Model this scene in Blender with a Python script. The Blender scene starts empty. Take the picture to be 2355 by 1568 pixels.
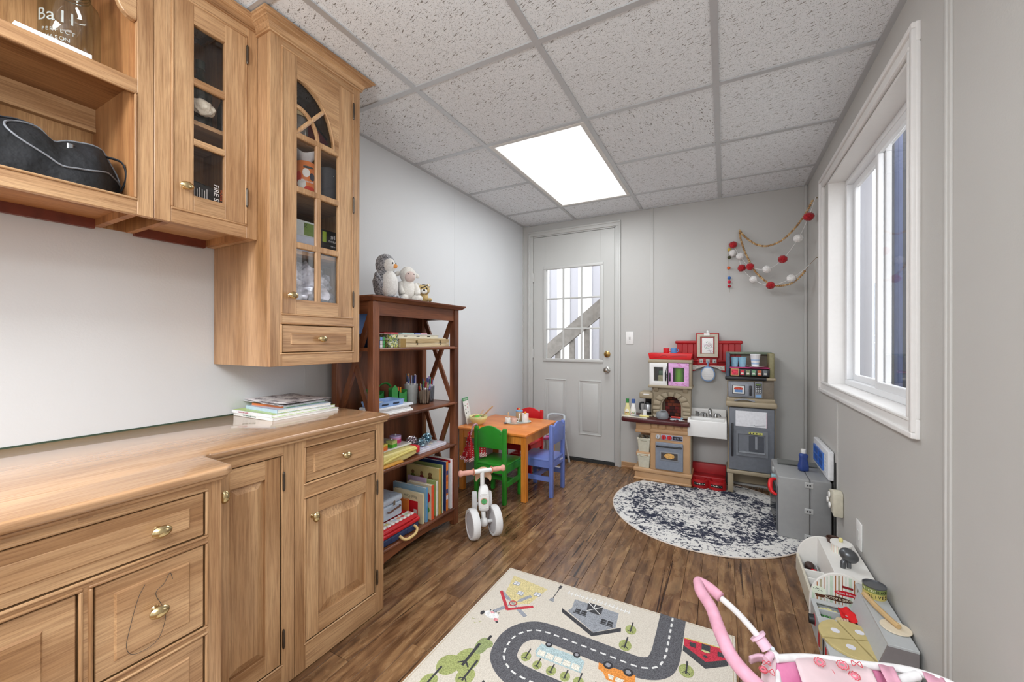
import bpy, bmesh, math, random
from mathutils import Vector, Matrix, noise
from math import sin, cos, pi, radians as rad
random.seed(7)
SC = bpy.context.scene
COL = SC.collection
# ------------------------------------------------------------ camera, world, sun, exposure
EYE = Vector((0, 0, 1.131)); YAW = .49; PITCH = .0002; ROLL = .0018; FPX = 915.6
cam_d = bpy.data.cameras.new('camera'); cam = bpy.data.objects.new('camera', cam_d); COL.objects.link(cam)
cam_d.sensor_width = 36; cam_d.lens = 36 * FPX / 2355; cam_d.clip_start = .02
Fw = Vector((-sin(YAW) * cos(PITCH), cos(YAW) * cos(PITCH), sin(PITCH))); Rt = Vector((cos(YAW), sin(YAW), 0)); Up = Rt.cross(Fw)
Rt, Up = Rt * cos(ROLL) + Up * sin(ROLL), -Rt * sin(ROLL) + Up * cos(ROLL)
M_ = Matrix((Rt, Up, -Fw)).transposed().to_4x4(); M_.translation = EYE; cam.matrix_world = M_
SC.camera = cam
vs = SC.view_settings; vs.view_transform = 'Standard'; vs.look = 'None'; vs.gamma = 1; vs.use_curve_mapping = False
vs.exposure = 0.06
wd = bpy.data.worlds.new('sky'); SC.world = wd; wd.use_nodes = True
bg = wd.node_tree.nodes['Background']; bg.inputs[0].default_value = (.95, .97, 1, 1); bg.inputs[1].default_value = 3.2
def area(name, loc, rot, sx, sy, power, col=(1, 1, 1)):
    l = bpy.data.lights.new(name, 'AREA'); l.shape = 'RECTANGLE'; l.size = sx; l.size_y = sy; l.energy = power; l.color = col
    o = bpy.data.objects.new(name, l); COL.objects.link(o); o.location = loc; o.rotation_euler = rot; return o
# fluorescent troffers: one in view, two unseen behind the camera, added as fill
area('troffer_light', (-.949, 2.62, 2.262), (0, 0, 0), .52, 1.12, 14, (.94, .975, 1))
area('troffer_light', (-.949, -1.04, 2.262), (0, 0, 0), .52, 1.12, 70, (.94, .975, 1))
area('troffer_light', (.25, -.43, 2.262), (0, 0, 0), .5, 1.12, 20, (.94, .975, 1))
# added fill light behind the camera, aimed up at the ceiling
area('ceiling_fill', (-.55, -.9, 1.55), (rad(180), 0, 0), .5, .5, 58, (.93, .97, 1))


# ------------------------------------------------------------ pixel helpers (a pixel of the photo to a point on a plane of the room)
def _ray(u, v): return Rt * ((u - 1177.5) / FPX) - Up * ((v - 784) / FPX) + Fw
def pX(u, v, x): d = _ray(u, v); return EYE + d * ((x - EYE.x) / d.x)
def pY(u, v, y): d = _ray(u, v); return EYE + d * ((y - EYE.y) / d.y)
def pZ(u, v, z=0): d = _ray(u, v); return EYE + d * ((z - EYE.z) / d.z)

# ------------------------------------------------------------ objects and their four properties
INV = {}
def tag(o, label=None, cat=None, group=None, kind=None):
    if label: o['label'] = label
    if cat: o['category'] = cat
    if group: o['group'] = group
    if kind: o['kind'] = kind
    return o
def thing(name, label, cat, loc=(0, 0, 0), rz=0, group=None, world=False, kind=None):
    """an Empty at the base of a thing; world=True: its parts are written in room coordinates"""
    o = bpy.data.objects.new(name, None); COL.objects.link(o); o.location = loc; o.rotation_euler = (0, 0, rz)
    o.empty_display_size = .05
    if world: INV[o.name] = (Matrix.Translation(Vector(loc)) @ Matrix.Rotation(rz, 4, 'Z')).inverted()
    return tag(o, label, cat, group, kind)
def root(o):
    while o.parent: o = o.parent
    return o
def dup(o, loc=None, rz=None, label=None, group=None, parent=None):
    c = o.copy(); COL.objects.link(c)
    if parent: c.parent = parent
    if loc is not None: c.location = loc
    if rz is not None: c.rotation_euler = (0, 0, rz)
    if label: c['label'] = label
    if group: c['group'] = group
    for ch in list(o.children): dup(ch, parent=c)
    return c

class MB:
    def __init__(s): s.v = []; s.f = []; s.m = []; s.mi = 0
    def add(s, vs_, fs):
        n = len(s.v); s.v += [Vector(p) for p in vs_]; s.f += [tuple(i + n for i in f) for f in fs]; s.m += [s.mi] * len(fs); return s
    def mat(s, i): s.mi = i; return s
    def box(s, x0, x1, y0, y1, z0, z1):
        x0, x1 = min(x0, x1), max(x0, x1); y0, y1 = min(y0, y1), max(y0, y1); z0, z1 = min(z0, z1), max(z0, z1)
        return s.add([(x0, y0, z0), (x1, y0, z0), (x1, y1, z0), (x0, y1, z0), (x0, y0, z1), (x1, y0, z1), (x1, y1, z1), (x0, y1, z1)],
                     [(0, 3, 2, 1), (4, 5, 6, 7), (0, 1, 5, 4), (1, 2, 6, 5), (2, 3, 7, 6), (3, 0, 4, 7)])
    def cbox(s, c, sx, sy, sz, rot=None):
        b = MB().box(-sx / 2, sx / 2, -sy / 2, sy / 2, -sz / 2, sz / 2); c = Vector(c)
        return s.add([c + (rot @ p if rot else p) for p in b.v], b.f)
    def beam(s, a, b, w, h, up=(0, 0, 1)):
        """a bar from a to b, w wide (sideways), h high (along up)"""
        a, b = Vector(a), Vector(b); d = (b - a).normalized(); side = d.cross(Vector(up))
        side = side.normalized() if side.length > 1e-6 else Vector((1, 0, 0)); u = side.cross(d)
        q = [-side * w / 2 - u * h / 2, side * w / 2 - u * h / 2, side * w / 2 + u * h / 2, -side * w / 2 + u * h / 2]
        return s.add([a + k for k in q] + [b + k for k in q], [(0, 3, 2, 1), (4, 5, 6, 7), (0, 1, 5, 4), (1, 2, 6, 5), (2, 3, 7, 6), (3, 0, 4, 7)])
    def cyl(s, a, b, r0, r1=None, n=20, caps=True):
        r1 = r0 if r1 is None else r1; a, b = Vector(a), Vector(b); d = (b - a).normalized()
        p = d.orthogonal().normalized(); q = d.cross(p)
        vs_ = [a + (p * cos(2 * pi * i / n) + q * sin(2 * pi * i / n)) * r0 for i in range(n)] + [b + (p * cos(2 * pi * i / n) + q * sin(2 * pi * i / n)) * r1 for i in range(n)]
        fs = [(i, (i + 1) % n, n + (i + 1) % n, n + i) for i in range(n)]
        if caps: fs += [tuple(reversed(range(n))), tuple(range(n, 2 * n))]
        return s.add(vs_, fs)
    def lathe(s, prof, c=(0, 0, 0), n=24, axis='z', sx=1, sy=1, rot=None):
        """prof: (radius, height) pairs from bottom to top"""
        c = Vector(c); vs_ = []; m = len(prof)
        for (r, h) in prof:
            for i in range(n):
                a = 2 * pi * i / n; x, y = r * cos(a) * sx, r * sin(a) * sy
                p = Vector((x, y, h)) if axis == 'z' else (Vector((h, x, y)) if axis == 'x' else Vector((y, h, x)))
                vs_.append(c + (rot @ p if rot else p))
        fs = [(k * n + i, k * n + (i + 1) % n, (k + 1) * n + (i + 1) % n, (k + 1) * n + i) for k in range(m - 1) for i in range(n)]
        if prof[0][0] > 1e-6: fs.append(tuple(reversed(range(n))))
        if prof[-1][0] > 1e-6: fs.append(tuple(range((m - 1) * n, m * n)))
        return s.add(vs_, fs)
    def ball(s, c, rx, ry=None, rz=None, n=20, m=12, rot=None, jit=0, seed=0, fr=8):
        ry = rx if ry is None else ry; rz = rx if rz is None else rz; c = Vector(c); vs_ = [Vector((0, 0, -1))]
        for k in range(1, m):
            t = -pi / 2 + pi * k / m
            for i in range(n): vs_.append(Vector((cos(t) * cos(2 * pi * i / n), cos(t) * sin(2 * pi * i / n), sin(t))))
        vs_.append(Vector((0, 0, 1))); o = []
        for p in vs_:
            k = 1 + (noise.noise(p * fr + Vector((seed, seed * 2, 0))) * jit if jit else 0)
            q = Vector((p.x * rx, p.y * ry, p.z * rz)) * k; o.append(c + (rot @ q if rot else q))
        L = len(o) - 1
        fs = [(0, 1 + (i + 1) % n, 1 + i) for i in range(n)] + [(L, 1 + (m - 2) * n + i, 1 + (m - 2) * n + (i + 1) % n) for i in range(n)]
        for k in range(m - 2):
            b = 1 + k * n
            fs += [(b + i, b + (i + 1) % n, b + n + (i + 1) % n, b + n + i) for i in range(n)]
        return s.add(o, fs)
    def prism(s, poly, axis, d0, d1):
        """poly: 2D outline in the two other axes (x: y,z  y: x,z  z: x,y) pushed from d0 to d1"""
        def P(a, b, d): return (d, a, b) if axis == 'x' else ((a, d, b) if axis == 'y' else (a, b, d))
        n = len(poly); ar = sum(poly[i][0] * poly[(i + 1) % n][1] - poly[(i + 1) % n][0] * poly[i][1] for i in range(n))
        if (ar < 0) != (axis == 'y'): poly = poly[::-1]
        if d1 < d0: d0, d1 = d1, d0
        vs_ = [P(a, b, d0) for a, b in poly] + [P(a, b, d1) for a, b in poly]
        return s.add(vs_, [tuple(reversed(range(n))), tuple(range(n, 2 * n))] + [(i, (i + 1) % n, n + (i + 1) % n, n + i) for i in range(n)])
    def tube(s, pts, r, n=10, smooth=6, closed=False, flat=1.0, cap=True):
        pts = [Vector(p) for p in pts]; rr = r if isinstance(r, (list, tuple)) else [r] * len(pts)
        if smooth > 1 and len(pts) > 2:
            P = []; Q = []; N = len(pts)
            for i in range(N if closed else N - 1):
                g = lambda k: pts[k % N] if closed else pts[max(0, min(N - 1, k))]
                gr = lambda k: rr[k % N] if closed else rr[max(0, min(N - 1, k))]
                a, b, c, d = g(i - 1), g(i), g(i + 1), g(i + 2)
                for j in range(smooth):
                    t = j / smooth
                    P.append(.5 * ((2 * b) + (c - a) * t + (2 * a - 5 * b + 4 * c - d) * t * t + (3 * b - a - 3 * c + d) * t ** 3)); Q.append(gr(i) * (1 - t) + gr(i + 1) * t)
            if not closed: P.append(pts[-1]); Q.append(rr[-1])
            pts, rr = P, Q
        N = len(pts); up = None; vs_ = []
        for i in range(N):
            t = (pts[(i + 1) % N] - pts[i - 1]) if closed else (pts[min(i + 1, N - 1)] - pts[max(i - 1, 0)])
            t = t.normalized() if t.length > 1e-9 else Vector((0, 0, 1))
            if up is None: up = t.orthogonal().normalized()
            up = (up - t * up.dot(t)); up = up.normalized() if up.length > 1e-6 else t.orthogonal().normalized()
            sd = t.cross(up)
            vs_ += [pts[i] + (up * cos(2 * pi * k / n) + sd * sin(2 * pi * k / n) * flat) * rr[i] for k in range(n)]
        fs = [(i * n + k, i * n + (k + 1) % n, ((i + 1) % N) * n + (k + 1) % n, ((i + 1) % N) * n + k) for i in range(N if closed else N - 1) for k in range(n)]
        if not closed and cap: fs += [tuple(reversed(range(n))), tuple(range((N - 1) * n, N * n))]
        return s.add(vs_, fs)
    def ring(s, x0, x1, y0, y1, z0, z1, w):
        """one connected rectangular frame in the y-z plane, w wide"""
        o = [(y0, z0), (y1, z0), (y1, z1), (y0, z1)]; i = [(y0 + w, z0 + w), (y1 - w, z0 + w), (y1 - w, z1 - w), (y0 + w, z1 - w)]
        V = [(x0,) + p for p in o] + [(x0,) + p for p in i] + [(x1,) + p for p in o] + [(x1,) + p for p in i]; F = []
        for k in range(4):
            j = (k + 1) % 4; F += [(k, 4 + k, 4 + j, j), (8 + k, 8 + j, 12 + j, 12 + k), (k, j, 8 + j, 8 + k), (4 + k, 12 + k, 12 + j, 4 + j)]
        return s.add(V, F)
    def quad(s, a, b, c, d): return s.add([a, b, c, d], [(0, 1, 2, 3)])
    def grid(s, fn, nu, nv):
        """surface fn(u, v) -> point for u, v in 0..1"""
        vs_ = [fn(i / nu, j / nv) for j in range(nv + 1) for i in range(nu + 1)]
        return s.add(vs_, [(j * (nu + 1) + i, j * (nu + 1) + i + 1, (j + 1) * (nu + 1) + i + 1, (j + 1) * (nu + 1) + i) for j in range(nv) for i in range(nu)])
    def xf(s, M): s.v = [M @ p for p in s.v]; return s
    def build(s, name, mat, parent=None, bev=0, seg=1, smooth=False, recalc=False, thick=0):
        inv = INV.get(root(parent).name) if parent else None
        if inv: vs_ = [inv @ p for p in s.v]; off = None
        elif parent: vs_ = s.v
        else:
            lo = Vector([min(p[k] for p in s.v) for k in range(3)]); hi = Vector([max(p[k] for p in s.v) for k in range(3)])
            off = Vector(((lo.x + hi.x) / 2, (lo.y + hi.y) / 2, lo.z)); vs_ = [p - off for p in s.v]
        me = bpy.data.meshes.new(name); me.from_pydata(vs_, [], s.f)
        mats = mat if isinstance(mat, (list, tuple)) else [mat]
        for m in mats: me.materials.append(m)
        if len(mats) > 1: me.polygons.foreach_set('material_index', s.m)
        if bev or recalc or thick:
            b = bmesh.new(); b.from_mesh(me)
            if recalc or thick: bmesh.ops.recalc_face_normals(b, faces=b.faces)
            if thick:
                bmesh.ops.solidify(b, geom=list(b.faces), thickness=thick)
            if bev:
                es = [e for e in b.edges if len(e.link_faces) == 2 and e.calc_face_angle(0) > rad(28)]
                bmesh.ops.bevel(b, geom=es, offset=bev, segments=seg, profile=.5, affect='EDGES', clamp_overlap=True)
            b.to_mesh(me); b.free()
        o = bpy.data.objects.new(name, me); COL.objects.link(o)
        if parent: o.parent = parent
        else: o.location = off
        if smooth or (bev and seg > 1):
            me.polygons.foreach_set('use_smooth', [True] * len(me.polygons))
            if smooth != 'all': me.set_sharp_from_angle(angle=rad(38 if smooth else 50))
        return o
def text(name, s, size, M, mat, parent, ext=.0006, align='CENTER', sx=1.0):
    c = bpy.data.curves.new(name, 'FONT'); c.body = s; c.size = size; c.extrude = ext; c.align_x = align; c.align_y = 'CENTER'; c.resolution_u = 3
    tmp = bpy.data.objects.new('tmp', c); me = bpy.data.meshes.new_from_object(tmp); bpy.data.objects.remove(tmp); bpy.data.curves.remove(c); me.materials.clear(); me.materials.append(mat)
    o = bpy.data.objects.new(name, me); COL.objects.link(o)
    if parent:
        o.parent = parent; inv = INV.get(root(parent).name)
        if inv: M = inv @ M
    o.matrix_local = M @ Matrix.Diagonal((sx, 1, 1, 1)); return o
def frame_m(o, xdir, ydir):
    """matrix whose x axis reads along xdir and y axis is up the letters"""
    x = Vector(xdir).normalized(); y = Vector(ydir); y = (y - x * y.dot(x)).normalized(); z = x.cross(y)
    m = Matrix((x, y, z)).transposed().to_4x4(); m.translation = Vector(o); return m

# ------------------------------------------------------------ materials
def lin(c):
    if isinstance(c, str): c = [int(c[i:i + 2], 16) / 255 for i in (0, 2, 4)]
    return tuple((x / 12.92 if x <= .04045 else ((x + .055) / 1.055) ** 2.4) for x in c) + (1,)
class NT:
    def __init__(s, name):
        s.m = bpy.data.materials.new(name); s.m.use_nodes = True; s.t = s.m.node_tree; s.p = s.t.nodes['Principled BSDF']
    def n(s, typ, **kw):
        x = s.t.nodes.new(typ)
        for k, v in kw.items():
            if k.startswith('i_'): x.inputs[k[2:].replace('_', ' ')].default_value = v
            else: setattr(x, k, v)
        return x
    def l(s, a, b): s.t.links.new(a, b)
    def coords(s, scale=(1, 1, 1), rnd=True, rot=(0, 0, 0)):
        tc = s.n('ShaderNodeTexCoord'); mp = s.n('ShaderNodeMapping'); mp.inputs['Scale'].default_value = scale; mp.inputs['Rotation'].default_value = rot
        if rnd:
            oi = s.n('ShaderNodeObjectInfo'); mu = s.n('ShaderNodeMath', operation='MULTIPLY'); mu.inputs[1].default_value = 37.
            s.l(oi.outputs['Random'], mu.inputs[0]); va = s.n('ShaderNodeVectorMath', operation='ADD'); s.l(tc.outputs['Object'], va.inputs[0]); s.l(mu.outputs[0], va.inputs[1]); s.l(va.outputs[0], mp.inputs['Vector'])
        else: s.l(tc.outputs['Object'], mp.inputs['Vector'])
        return mp.outputs[0]
    def noise(s, vec, scale, detail=3, rough=.5, dist=0):
        x = s.n('ShaderNodeTexNoise'); x.inputs['Scale'].default_value = scale; x.inputs['Detail'].default_value = detail; x.inputs['Roughness'].default_value = rough; x.inputs['Distortion'].default_value = dist
        if vec: s.l(vec, x.inputs['Vector'])
        return x.outputs['Fac']
    def ramp(s, fac, stops):
        r = s.n('ShaderNodeValToRGB'); e = r.color_ramp.elements
        while len(e) < len(stops): e.new(.5)
        for k, (p, c) in enumerate(stops): e[k].position = p; e[k].color = c if len(c) == 4 else tuple(c) + (1,)
        s.l(fac, r.inputs[0]); return r.outputs[0]
    def mix(s, fac, a, b, mode='MIX'):
        x = s.n('ShaderNodeMix'); x.data_type = 'RGBA'; x.blend_type = mode
        for k, q in ((0, fac), (6, a), (7, b)):
            if hasattr(q, 'is_linked') or hasattr(q, 'node'): s.l(q, x.inputs[k])
            else: x.inputs[k].default_value = q
        return x.outputs[2]
    def bump(s, h, strength, dist=.001):
        b = s.n('ShaderNodeBump'); b.inputs['Strength'].default_value = strength; b.inputs['Distance'].default_value = dist; s.l(h, b.inputs['Height']); s.l(b.outputs[0], s.p.inputs['Normal'])
_mc = {}
def M(c, rough=.5, metal=0, coat=0, spec=None, var=.06, bump=0, scale=60):
    """plain material: colour with a little procedural mottling"""
    k = (str(c), rough, metal, coat, spec, var, bump, scale)
    if k in _mc: return _mc[k]
    t = NT('paint_' + (c if isinstance(c, str) else 'x')); p = t.p; L = lin(c)
    if var:
        f = t.noise(t.coords(rnd=False), scale, 2)
        t.l(t.ramp(f, [(.3, tuple(x * (1 - var) for x in L[:3])), (.7, tuple(min(1, x * (1 + var)) for x in L[:3]))]), p.inputs['Base Color'])
        if bump: t.bump(f, bump)
    else: p.inputs['Base Color'].default_value = L
    p.inputs['Roughness'].default_value = rough; p.inputs['Metallic'].default_value = metal; p.inputs['Coat Weight'].default_value = coat
    if spec is not None: p.inputs['Specular IOR Level'].default_value = spec
    _mc[k] = t.m; return t.m
def oak(axis, base='d2a777', dark='a97b4c', light='e0bb8e', rough=.38, name='oak', gs=1.0, gr=.55):
    t = NT(name + '_' + axis); k = {'x': (1.2, 26, 26), 'y': (26, 1.2, 26), 'z': (26, 26, 1.2)}[axis]; k = tuple(q * gs for q in k)
    v = t.coords(k); v2 = t.coords(tuple(q * (.22 if q > 5 else .6) for q in k))
    a = t.noise(v2, 1.6, 3, .55, 1.2); b = t.noise(v, 6, 4, .7); w = t.n('ShaderNodeTexWave'); w.inputs['Scale'].default_value = .55; w.inputs['Distortion'].default_value = 7; w.inputs['Detail'].default_value = 3; w.inputs['Detail Scale'].default_value = .6
    w.bands_direction = 'DIAGONAL'; t.l(v2, w.inputs['Vector'])
    c1 = t.ramp(a, [(.3, lin(dark)), (.5, lin(base)), (.72, lin(light))])
    c2 = t.mix(.38, c1, t.ramp(w.outputs['Fac'], [(.1, lin(dark)), (.6, lin(light))]))
    g = t.ramp(b, [(.40, (.60, .53, .48)), (.54, (1, 1, 1))])
    c3 = t.mix(.5, c2, g, 'MULTIPLY'); v3 = t.coords(tuple(q * (3.2 if q > 5 else 1.6) for q in k)); h = t.noise(v3, 4.2, 3, .6, .4); c3 = t.mix(gr, c3, t.ramp(h, [(.34, (.58, .48, .42)), (.50, (1, 1, 1)), (.75, (1.08, 1.07, 1.05))]), 'MULTIPLY'); t.l(c3, t.p.inputs['Base Color'])
    t.p.inputs['Roughness'].default_value = rough; t.bump(b, .25, .0006); return t.m
OAK = {a: oak(a, 'c0966c', '99704a', 'd0aa80') for a in 'xyz'}
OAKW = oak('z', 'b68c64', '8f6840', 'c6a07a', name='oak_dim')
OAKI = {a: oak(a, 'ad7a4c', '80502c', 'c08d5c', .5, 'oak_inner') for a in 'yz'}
TOP = oak('y', 'b98f68', 'a17a56', 'c69f7a', .16, 'oak_worktop', .8, .2)
TOP.node_tree.nodes['Principled BSDF'].inputs['Coat Weight'].default_value = .5
DARKW = {a: oak(a, '78462e', '4a2718', '945c3c', .33, 'mahogany') for a in 'xyz'}
BRASS = M('c9b487', .22, 1, var=.03); IRON = M('5a5148', .4, .9)
WHITE = M('eeeeee', .45, var=.01); BLACK = M('18181a', .5)
def glass(name='glass', col=(1, 1, 1), rough=0, t_=.86, refl=.035):
    t = NT(name); n = t.n('ShaderNodeBsdfTransparent'); n.inputs[0].default_value = (t_ * col[0], t_ * col[1], t_ * col[2], 1)
    g = t.n('ShaderNodeBsdfGlossy'); g.inputs['Roughness'].default_value = rough + .01
    fr = t.n('ShaderNodeLayerWeight'); pw = t.n('ShaderNodeMath', operation='POWER'); pw.inputs[1].default_value = 4.; t.l(fr.outputs['Facing'], pw.inputs[0]); mx = t.n('ShaderNodeMixShader')
    fr.inputs[0].default_value = .5; mu = t.n('ShaderNodeMath', operation='MULTIPLY_ADD'); mu.inputs[1].default_value = .45; mu.inputs[2].default_value = refl; t.l(pw.outputs[0], mu.inputs[0]); t.l(mu.outputs[0], mx.inputs[0])
    t.l(n.outputs[0], mx.inputs[1]); t.l(g.outputs[0], mx.inputs[2]); t.l(mx.outputs[0], t.t.nodes['Material Output'].inputs[0]); return t.m
GLASS = glass(t_=.96); GLASSD = glass('cabinet_glass', (1, 1, 1), 0, .97)
def emit(name, c, s):
    t = NT(name); t.p.inputs['Emission Color'].default_value = lin(c); t.p.inputs['Emission Strength'].default_value = s; t.p.inputs['Base Color'].default_value = lin(c); return t.m
def wallpaint(name, c, amount=.02):
    t = NT(name); v = t.coords((1, 1, 1), False); a = t.noise(v, 1.3, 4, .6); b = t.noise(v, 140, 3, .6); L = lin(c)
    t.l(t.ramp(a, [(.3, tuple(x * (1 - amount) for x in L[:3])), (.7, tuple(x * (1 + amount) for x in L[:3]))]), t.p.inputs['Base Color'])
    t.p.inputs['Roughness'].default_value = .55; t.bump(b, .18, .002); return t.m
W_LEFT = wallpaint('paint_left_lit', 'd3d5d7'); W_BACK = wallpaint('paint_back', 'bebdba'); W_RIGHT = wallpaint('paint_right', 'c1bfbb', .03)  # one grey paint: light on the left wall is put into its paler tone
DOORW = M('c0c0bd', .4, var=.015, scale=4)
# ============================================================ THE ROOM
XL, XR, YB, YN, ZC = -1.8085, .543, 3.63, -2.6, 2.291
def struct(o, label=None): o['kind'] = 'structure'; return o
# --- ceiling of lay-in tiles
def tile_mat(name, rot):
    t = NT(name); v = t.coords((1, 1, 1), True, (0, 0, rot))
    wob = t.n('ShaderNodeTexNoise'); wob.inputs['Scale'].default_value = 30; t.l(v, wob.inputs['Vector'])
    va = t.n('ShaderNodeVectorMath', operation='MULTIPLY_ADD'); va.inputs[1].default_value = (.016, .016, .016); t.l(wob.outputs['Color'], va.inputs[0]); t.l(v, va.inputs[2])
    def spots(sc, lo, hi, thr):
        mp = t.n('ShaderNodeMapping'); mp.inputs['Scale'].default_value = sc; t.l(va.outputs[0], mp.inputs['Vector'])
        vo = t.n('ShaderNodeTexVoronoi'); vo.inputs['Scale'].default_value = 1; t.l(mp.outputs[0], vo.inputs['Vector'])
        d = t.ramp(vo.outputs['Distance'], [(lo, (1, 1, 1)), (hi, (0, 0, 0))])
        sp = t.n('ShaderNodeSeparateColor'); t.l(vo.outputs['Color'], sp.inputs[0])
        g = t.n('ShaderNodeMath', operation='GREATER_THAN'); g.inputs[1].default_value = thr; t.l(sp.outputs[0], g.inputs[0])
        mu = t.n('ShaderNodeMath', operation='MULTIPLY'); t.l(d, mu.inputs[0]); t.l(g.outputs[0], mu.inputs[1]); return mu.outputs[0]
    a = spots((22, 125, 40), .17, .26, .45); b = spots((230, 230, 230), .22, .34, .35); c = spots((50, 70, 50), .10, .2, .6)
    mx = t.n('ShaderNodeMath', operation='MAXIMUM'); t.l(a, mx.inputs[0]); t.l(c, mx.inputs[1])
    bb = t.n('ShaderNodeMath', operation='MULTIPLY'); bb.inputs[1].default_value = .8; t.l(b, bb.inputs[0])
    m2 = t.n('ShaderNodeMath', operation='MAXIMUM'); t.l(mx.outputs[0], m2.inputs[0]); t.l(bb.outputs[0], m2.inputs[1])
    base = t.ramp(t.noise(v, 90, 3), [(.3, lin('e3e7eb')), (.7, lin('eff2f5'))])
    t.l(t.mix(m2.outputs[0], base, lin('8a8682')), t.p.inputs['Base Color']); t.p.inputs['Roughness'].default_value = .9
    inv = t.n('ShaderNodeMath', operation='SUBTRACT'); inv.inputs[0].default_value = 1; t.l(m2.outputs[0], inv.inputs[1]); t.bump(inv.outputs[0], .5, .003)
    return t.m
TILE = tile_mat('mineral_tile', rad(18)); TILE2 = tile_mat('mineral_tile_turned', rad(108))
BAR = M('c3c5c7', .35, .3, var=.02)
ceil_ = thing('ceiling', None, None, (0, 0, ZC), kind='structure', world=True)
MB().box(XL - .1, XR + .1, YN - .1, YB + .1, ZC + .09, ZC + .12).build('deck', M('555250', .9), ceil_)
gx = [XL, -1.254, -.644, -.0345, XR]; gy = [YB - .6096 * k - .393 for k in range(0, 12)]; gy = [YB] + [y for y in gy if y > YN] + [YN]
gy[1] = 3.234; gy[2] = 2.624; gy[3] = 2.0146; gy[4] = 1.405
FIX = [(1, 1), (1, 2), (1, 7), (1, 8), (3, 6), (3, 7)]
cache = {}
for i in range(4):
    for j in range(len(gy) - 1):
        if (i, j) in FIX: continue
        a, b, c, d = gx[i], gx[i + 1], gy[j + 1], gy[j]
        mb = MB().box(a + .002, b - .002, c + .002, d - .002, ZC + .002, ZC + .016)
        t = mb.build('tile', TILE2 if (i, j) == (2, 2) else TILE, ceil_)
w = .0125
def gbar(x0, x1, y0, y1, n='grid_bar'): return MB().box(x0, x1, y0, y1, ZC - .004, ZC + .003).build(n, BAR, ceil_)
for x in gx[1:4]: gbar(x - w, x + w, YN, YB - .015)
for i in range(4):
    for j in range(1, len(gy) - 1):
        if (i, j - 1) in FIX and (i, j) in FIX: continue
        gbar(gx[i] + (w if i else .021), gx[i + 1] - (w if i < 3 else .023), gy[j] - w, gy[j] + w)
for q_ in ((XL, XL + .02, YN, YB, .0052), (XR - .022, XR, YN, YB, .0052), (XL + .021, XR - .023, YB - .014, YB, .0056)): MB().box(*q_[:4], ZC - q_[4], ZC + .003).build('wall_angle', BAR, ceil_)
# --- floor of narrow planks
def plank_mat():
    t = NT('rustic_plank'); v = t.coords((15, 1.9, 15)); v2 = t.coords((7, 2.4, 3)); v3 = t.coords((42, 1.5, 42))
    oi = t.n('ShaderNodeObjectInfo')
    a = t.noise(v, 1.6, 5, .62, .8); b = t.noise(v2, 3.2, 4, .6, .5); c = t.noise(v3, 1.2, 3, .6, .6)
    c1 = t.ramp(a, [(.28, lin('2f1f15')), (.44, lin('664931')), (.56, lin('93704f')), (.74, lin('b4966b'))])
    c2 = t.mix(.45, c1, t.ramp(b, [(.34, lin('453124')), (.5, lin('705339')), (.66, lin('977a58'))]))
    c3 = t.mix(1, c2, t.ramp(oi.outputs['Random'], [(0, (.78, .72, .70)), (.35, (1, .95, .9)), (.7, (1.12, 1.1, 1.06)), (1, (.92, .84, .8))]), 'MULTIPLY')
    c4 = t.mix(1, c3, t.ramp(c, [(.32, (.16, .12, .10)), (.38, (1, 1, 1))]), 'MULTIPLY')
    t.l(c4, t.p.inputs['Base Color']); r = t.ramp(b, [(.3, (.16, .16, .16)), (.7, (.34, .34, .34))]); t.l(r, t.p.inputs['Roughness']); t.bump(a, .35, .0015); return t.m
PLANK = plank_mat()
fl = thing('floor', None, None, (0, 0, 0), kind='structure', world=True)
MB().box(XL - .1, XR + .1, YN - .1, YB + .1, -.05, -.006).build('subfloor', M('2b1c12', .8), fl)
pw = .0715; x = XL - .004; row = 0; rnd = random.Random(3)
pm = {}
while x < XR:
    y = YB; k = 0; step = rnd.choice([.35, .52, .7, .88])
    x1 = min(x + pw, XR + .01)
    while y > .55:
        L = step if k == 0 else rnd.choice([.92, .92, 1.22]); y0 = max(y - L, .55)
        key = (round(x1 - x, 3), round(y - y0, 3))
        if key not in pm:
            o = MB().box(0, x1 - x - .0012, 0, y - y0 - .0012, -.0055, 0).build('plank', PLANK, fl, bev=.0007); pm[key] = o
        else:
            o = pm[key].copy(); COL.objects.link(o)
        o.location = (x, y0, -.0004 * rnd.random()); y = y0; k += 1
    x = x1; row += 1
MB().box(XL, XR, YN, .55, -.0055, -.0005).build('floor_behind', PLANK, fl)
# --- walls
def wallobj(name, mb, m): return struct(mb.build(name, m))
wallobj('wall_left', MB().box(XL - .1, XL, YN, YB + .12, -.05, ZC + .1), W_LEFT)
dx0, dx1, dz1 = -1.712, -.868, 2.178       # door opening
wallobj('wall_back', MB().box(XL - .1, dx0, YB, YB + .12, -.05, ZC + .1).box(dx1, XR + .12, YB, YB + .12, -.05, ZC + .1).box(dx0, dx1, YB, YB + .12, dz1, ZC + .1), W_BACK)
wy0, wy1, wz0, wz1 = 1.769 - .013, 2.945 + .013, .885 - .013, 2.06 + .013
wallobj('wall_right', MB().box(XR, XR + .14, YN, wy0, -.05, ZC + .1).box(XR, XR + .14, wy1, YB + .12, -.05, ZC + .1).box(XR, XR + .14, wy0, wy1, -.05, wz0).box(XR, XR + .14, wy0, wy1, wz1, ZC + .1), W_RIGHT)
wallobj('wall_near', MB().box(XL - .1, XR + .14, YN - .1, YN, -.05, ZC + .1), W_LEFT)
def trim(name, mb, m, bev=.002, seg=2): return struct(mb.build(name, m, bev=bev, seg=seg))
trim('trim_1', MB().box(XR - .006, XR + .001, 1.505, 1.545, 0, ZC - .004).box(XR - .010, XR, 1.519, 1.533, 0, ZC - .004), W_RIGHT)
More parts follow.
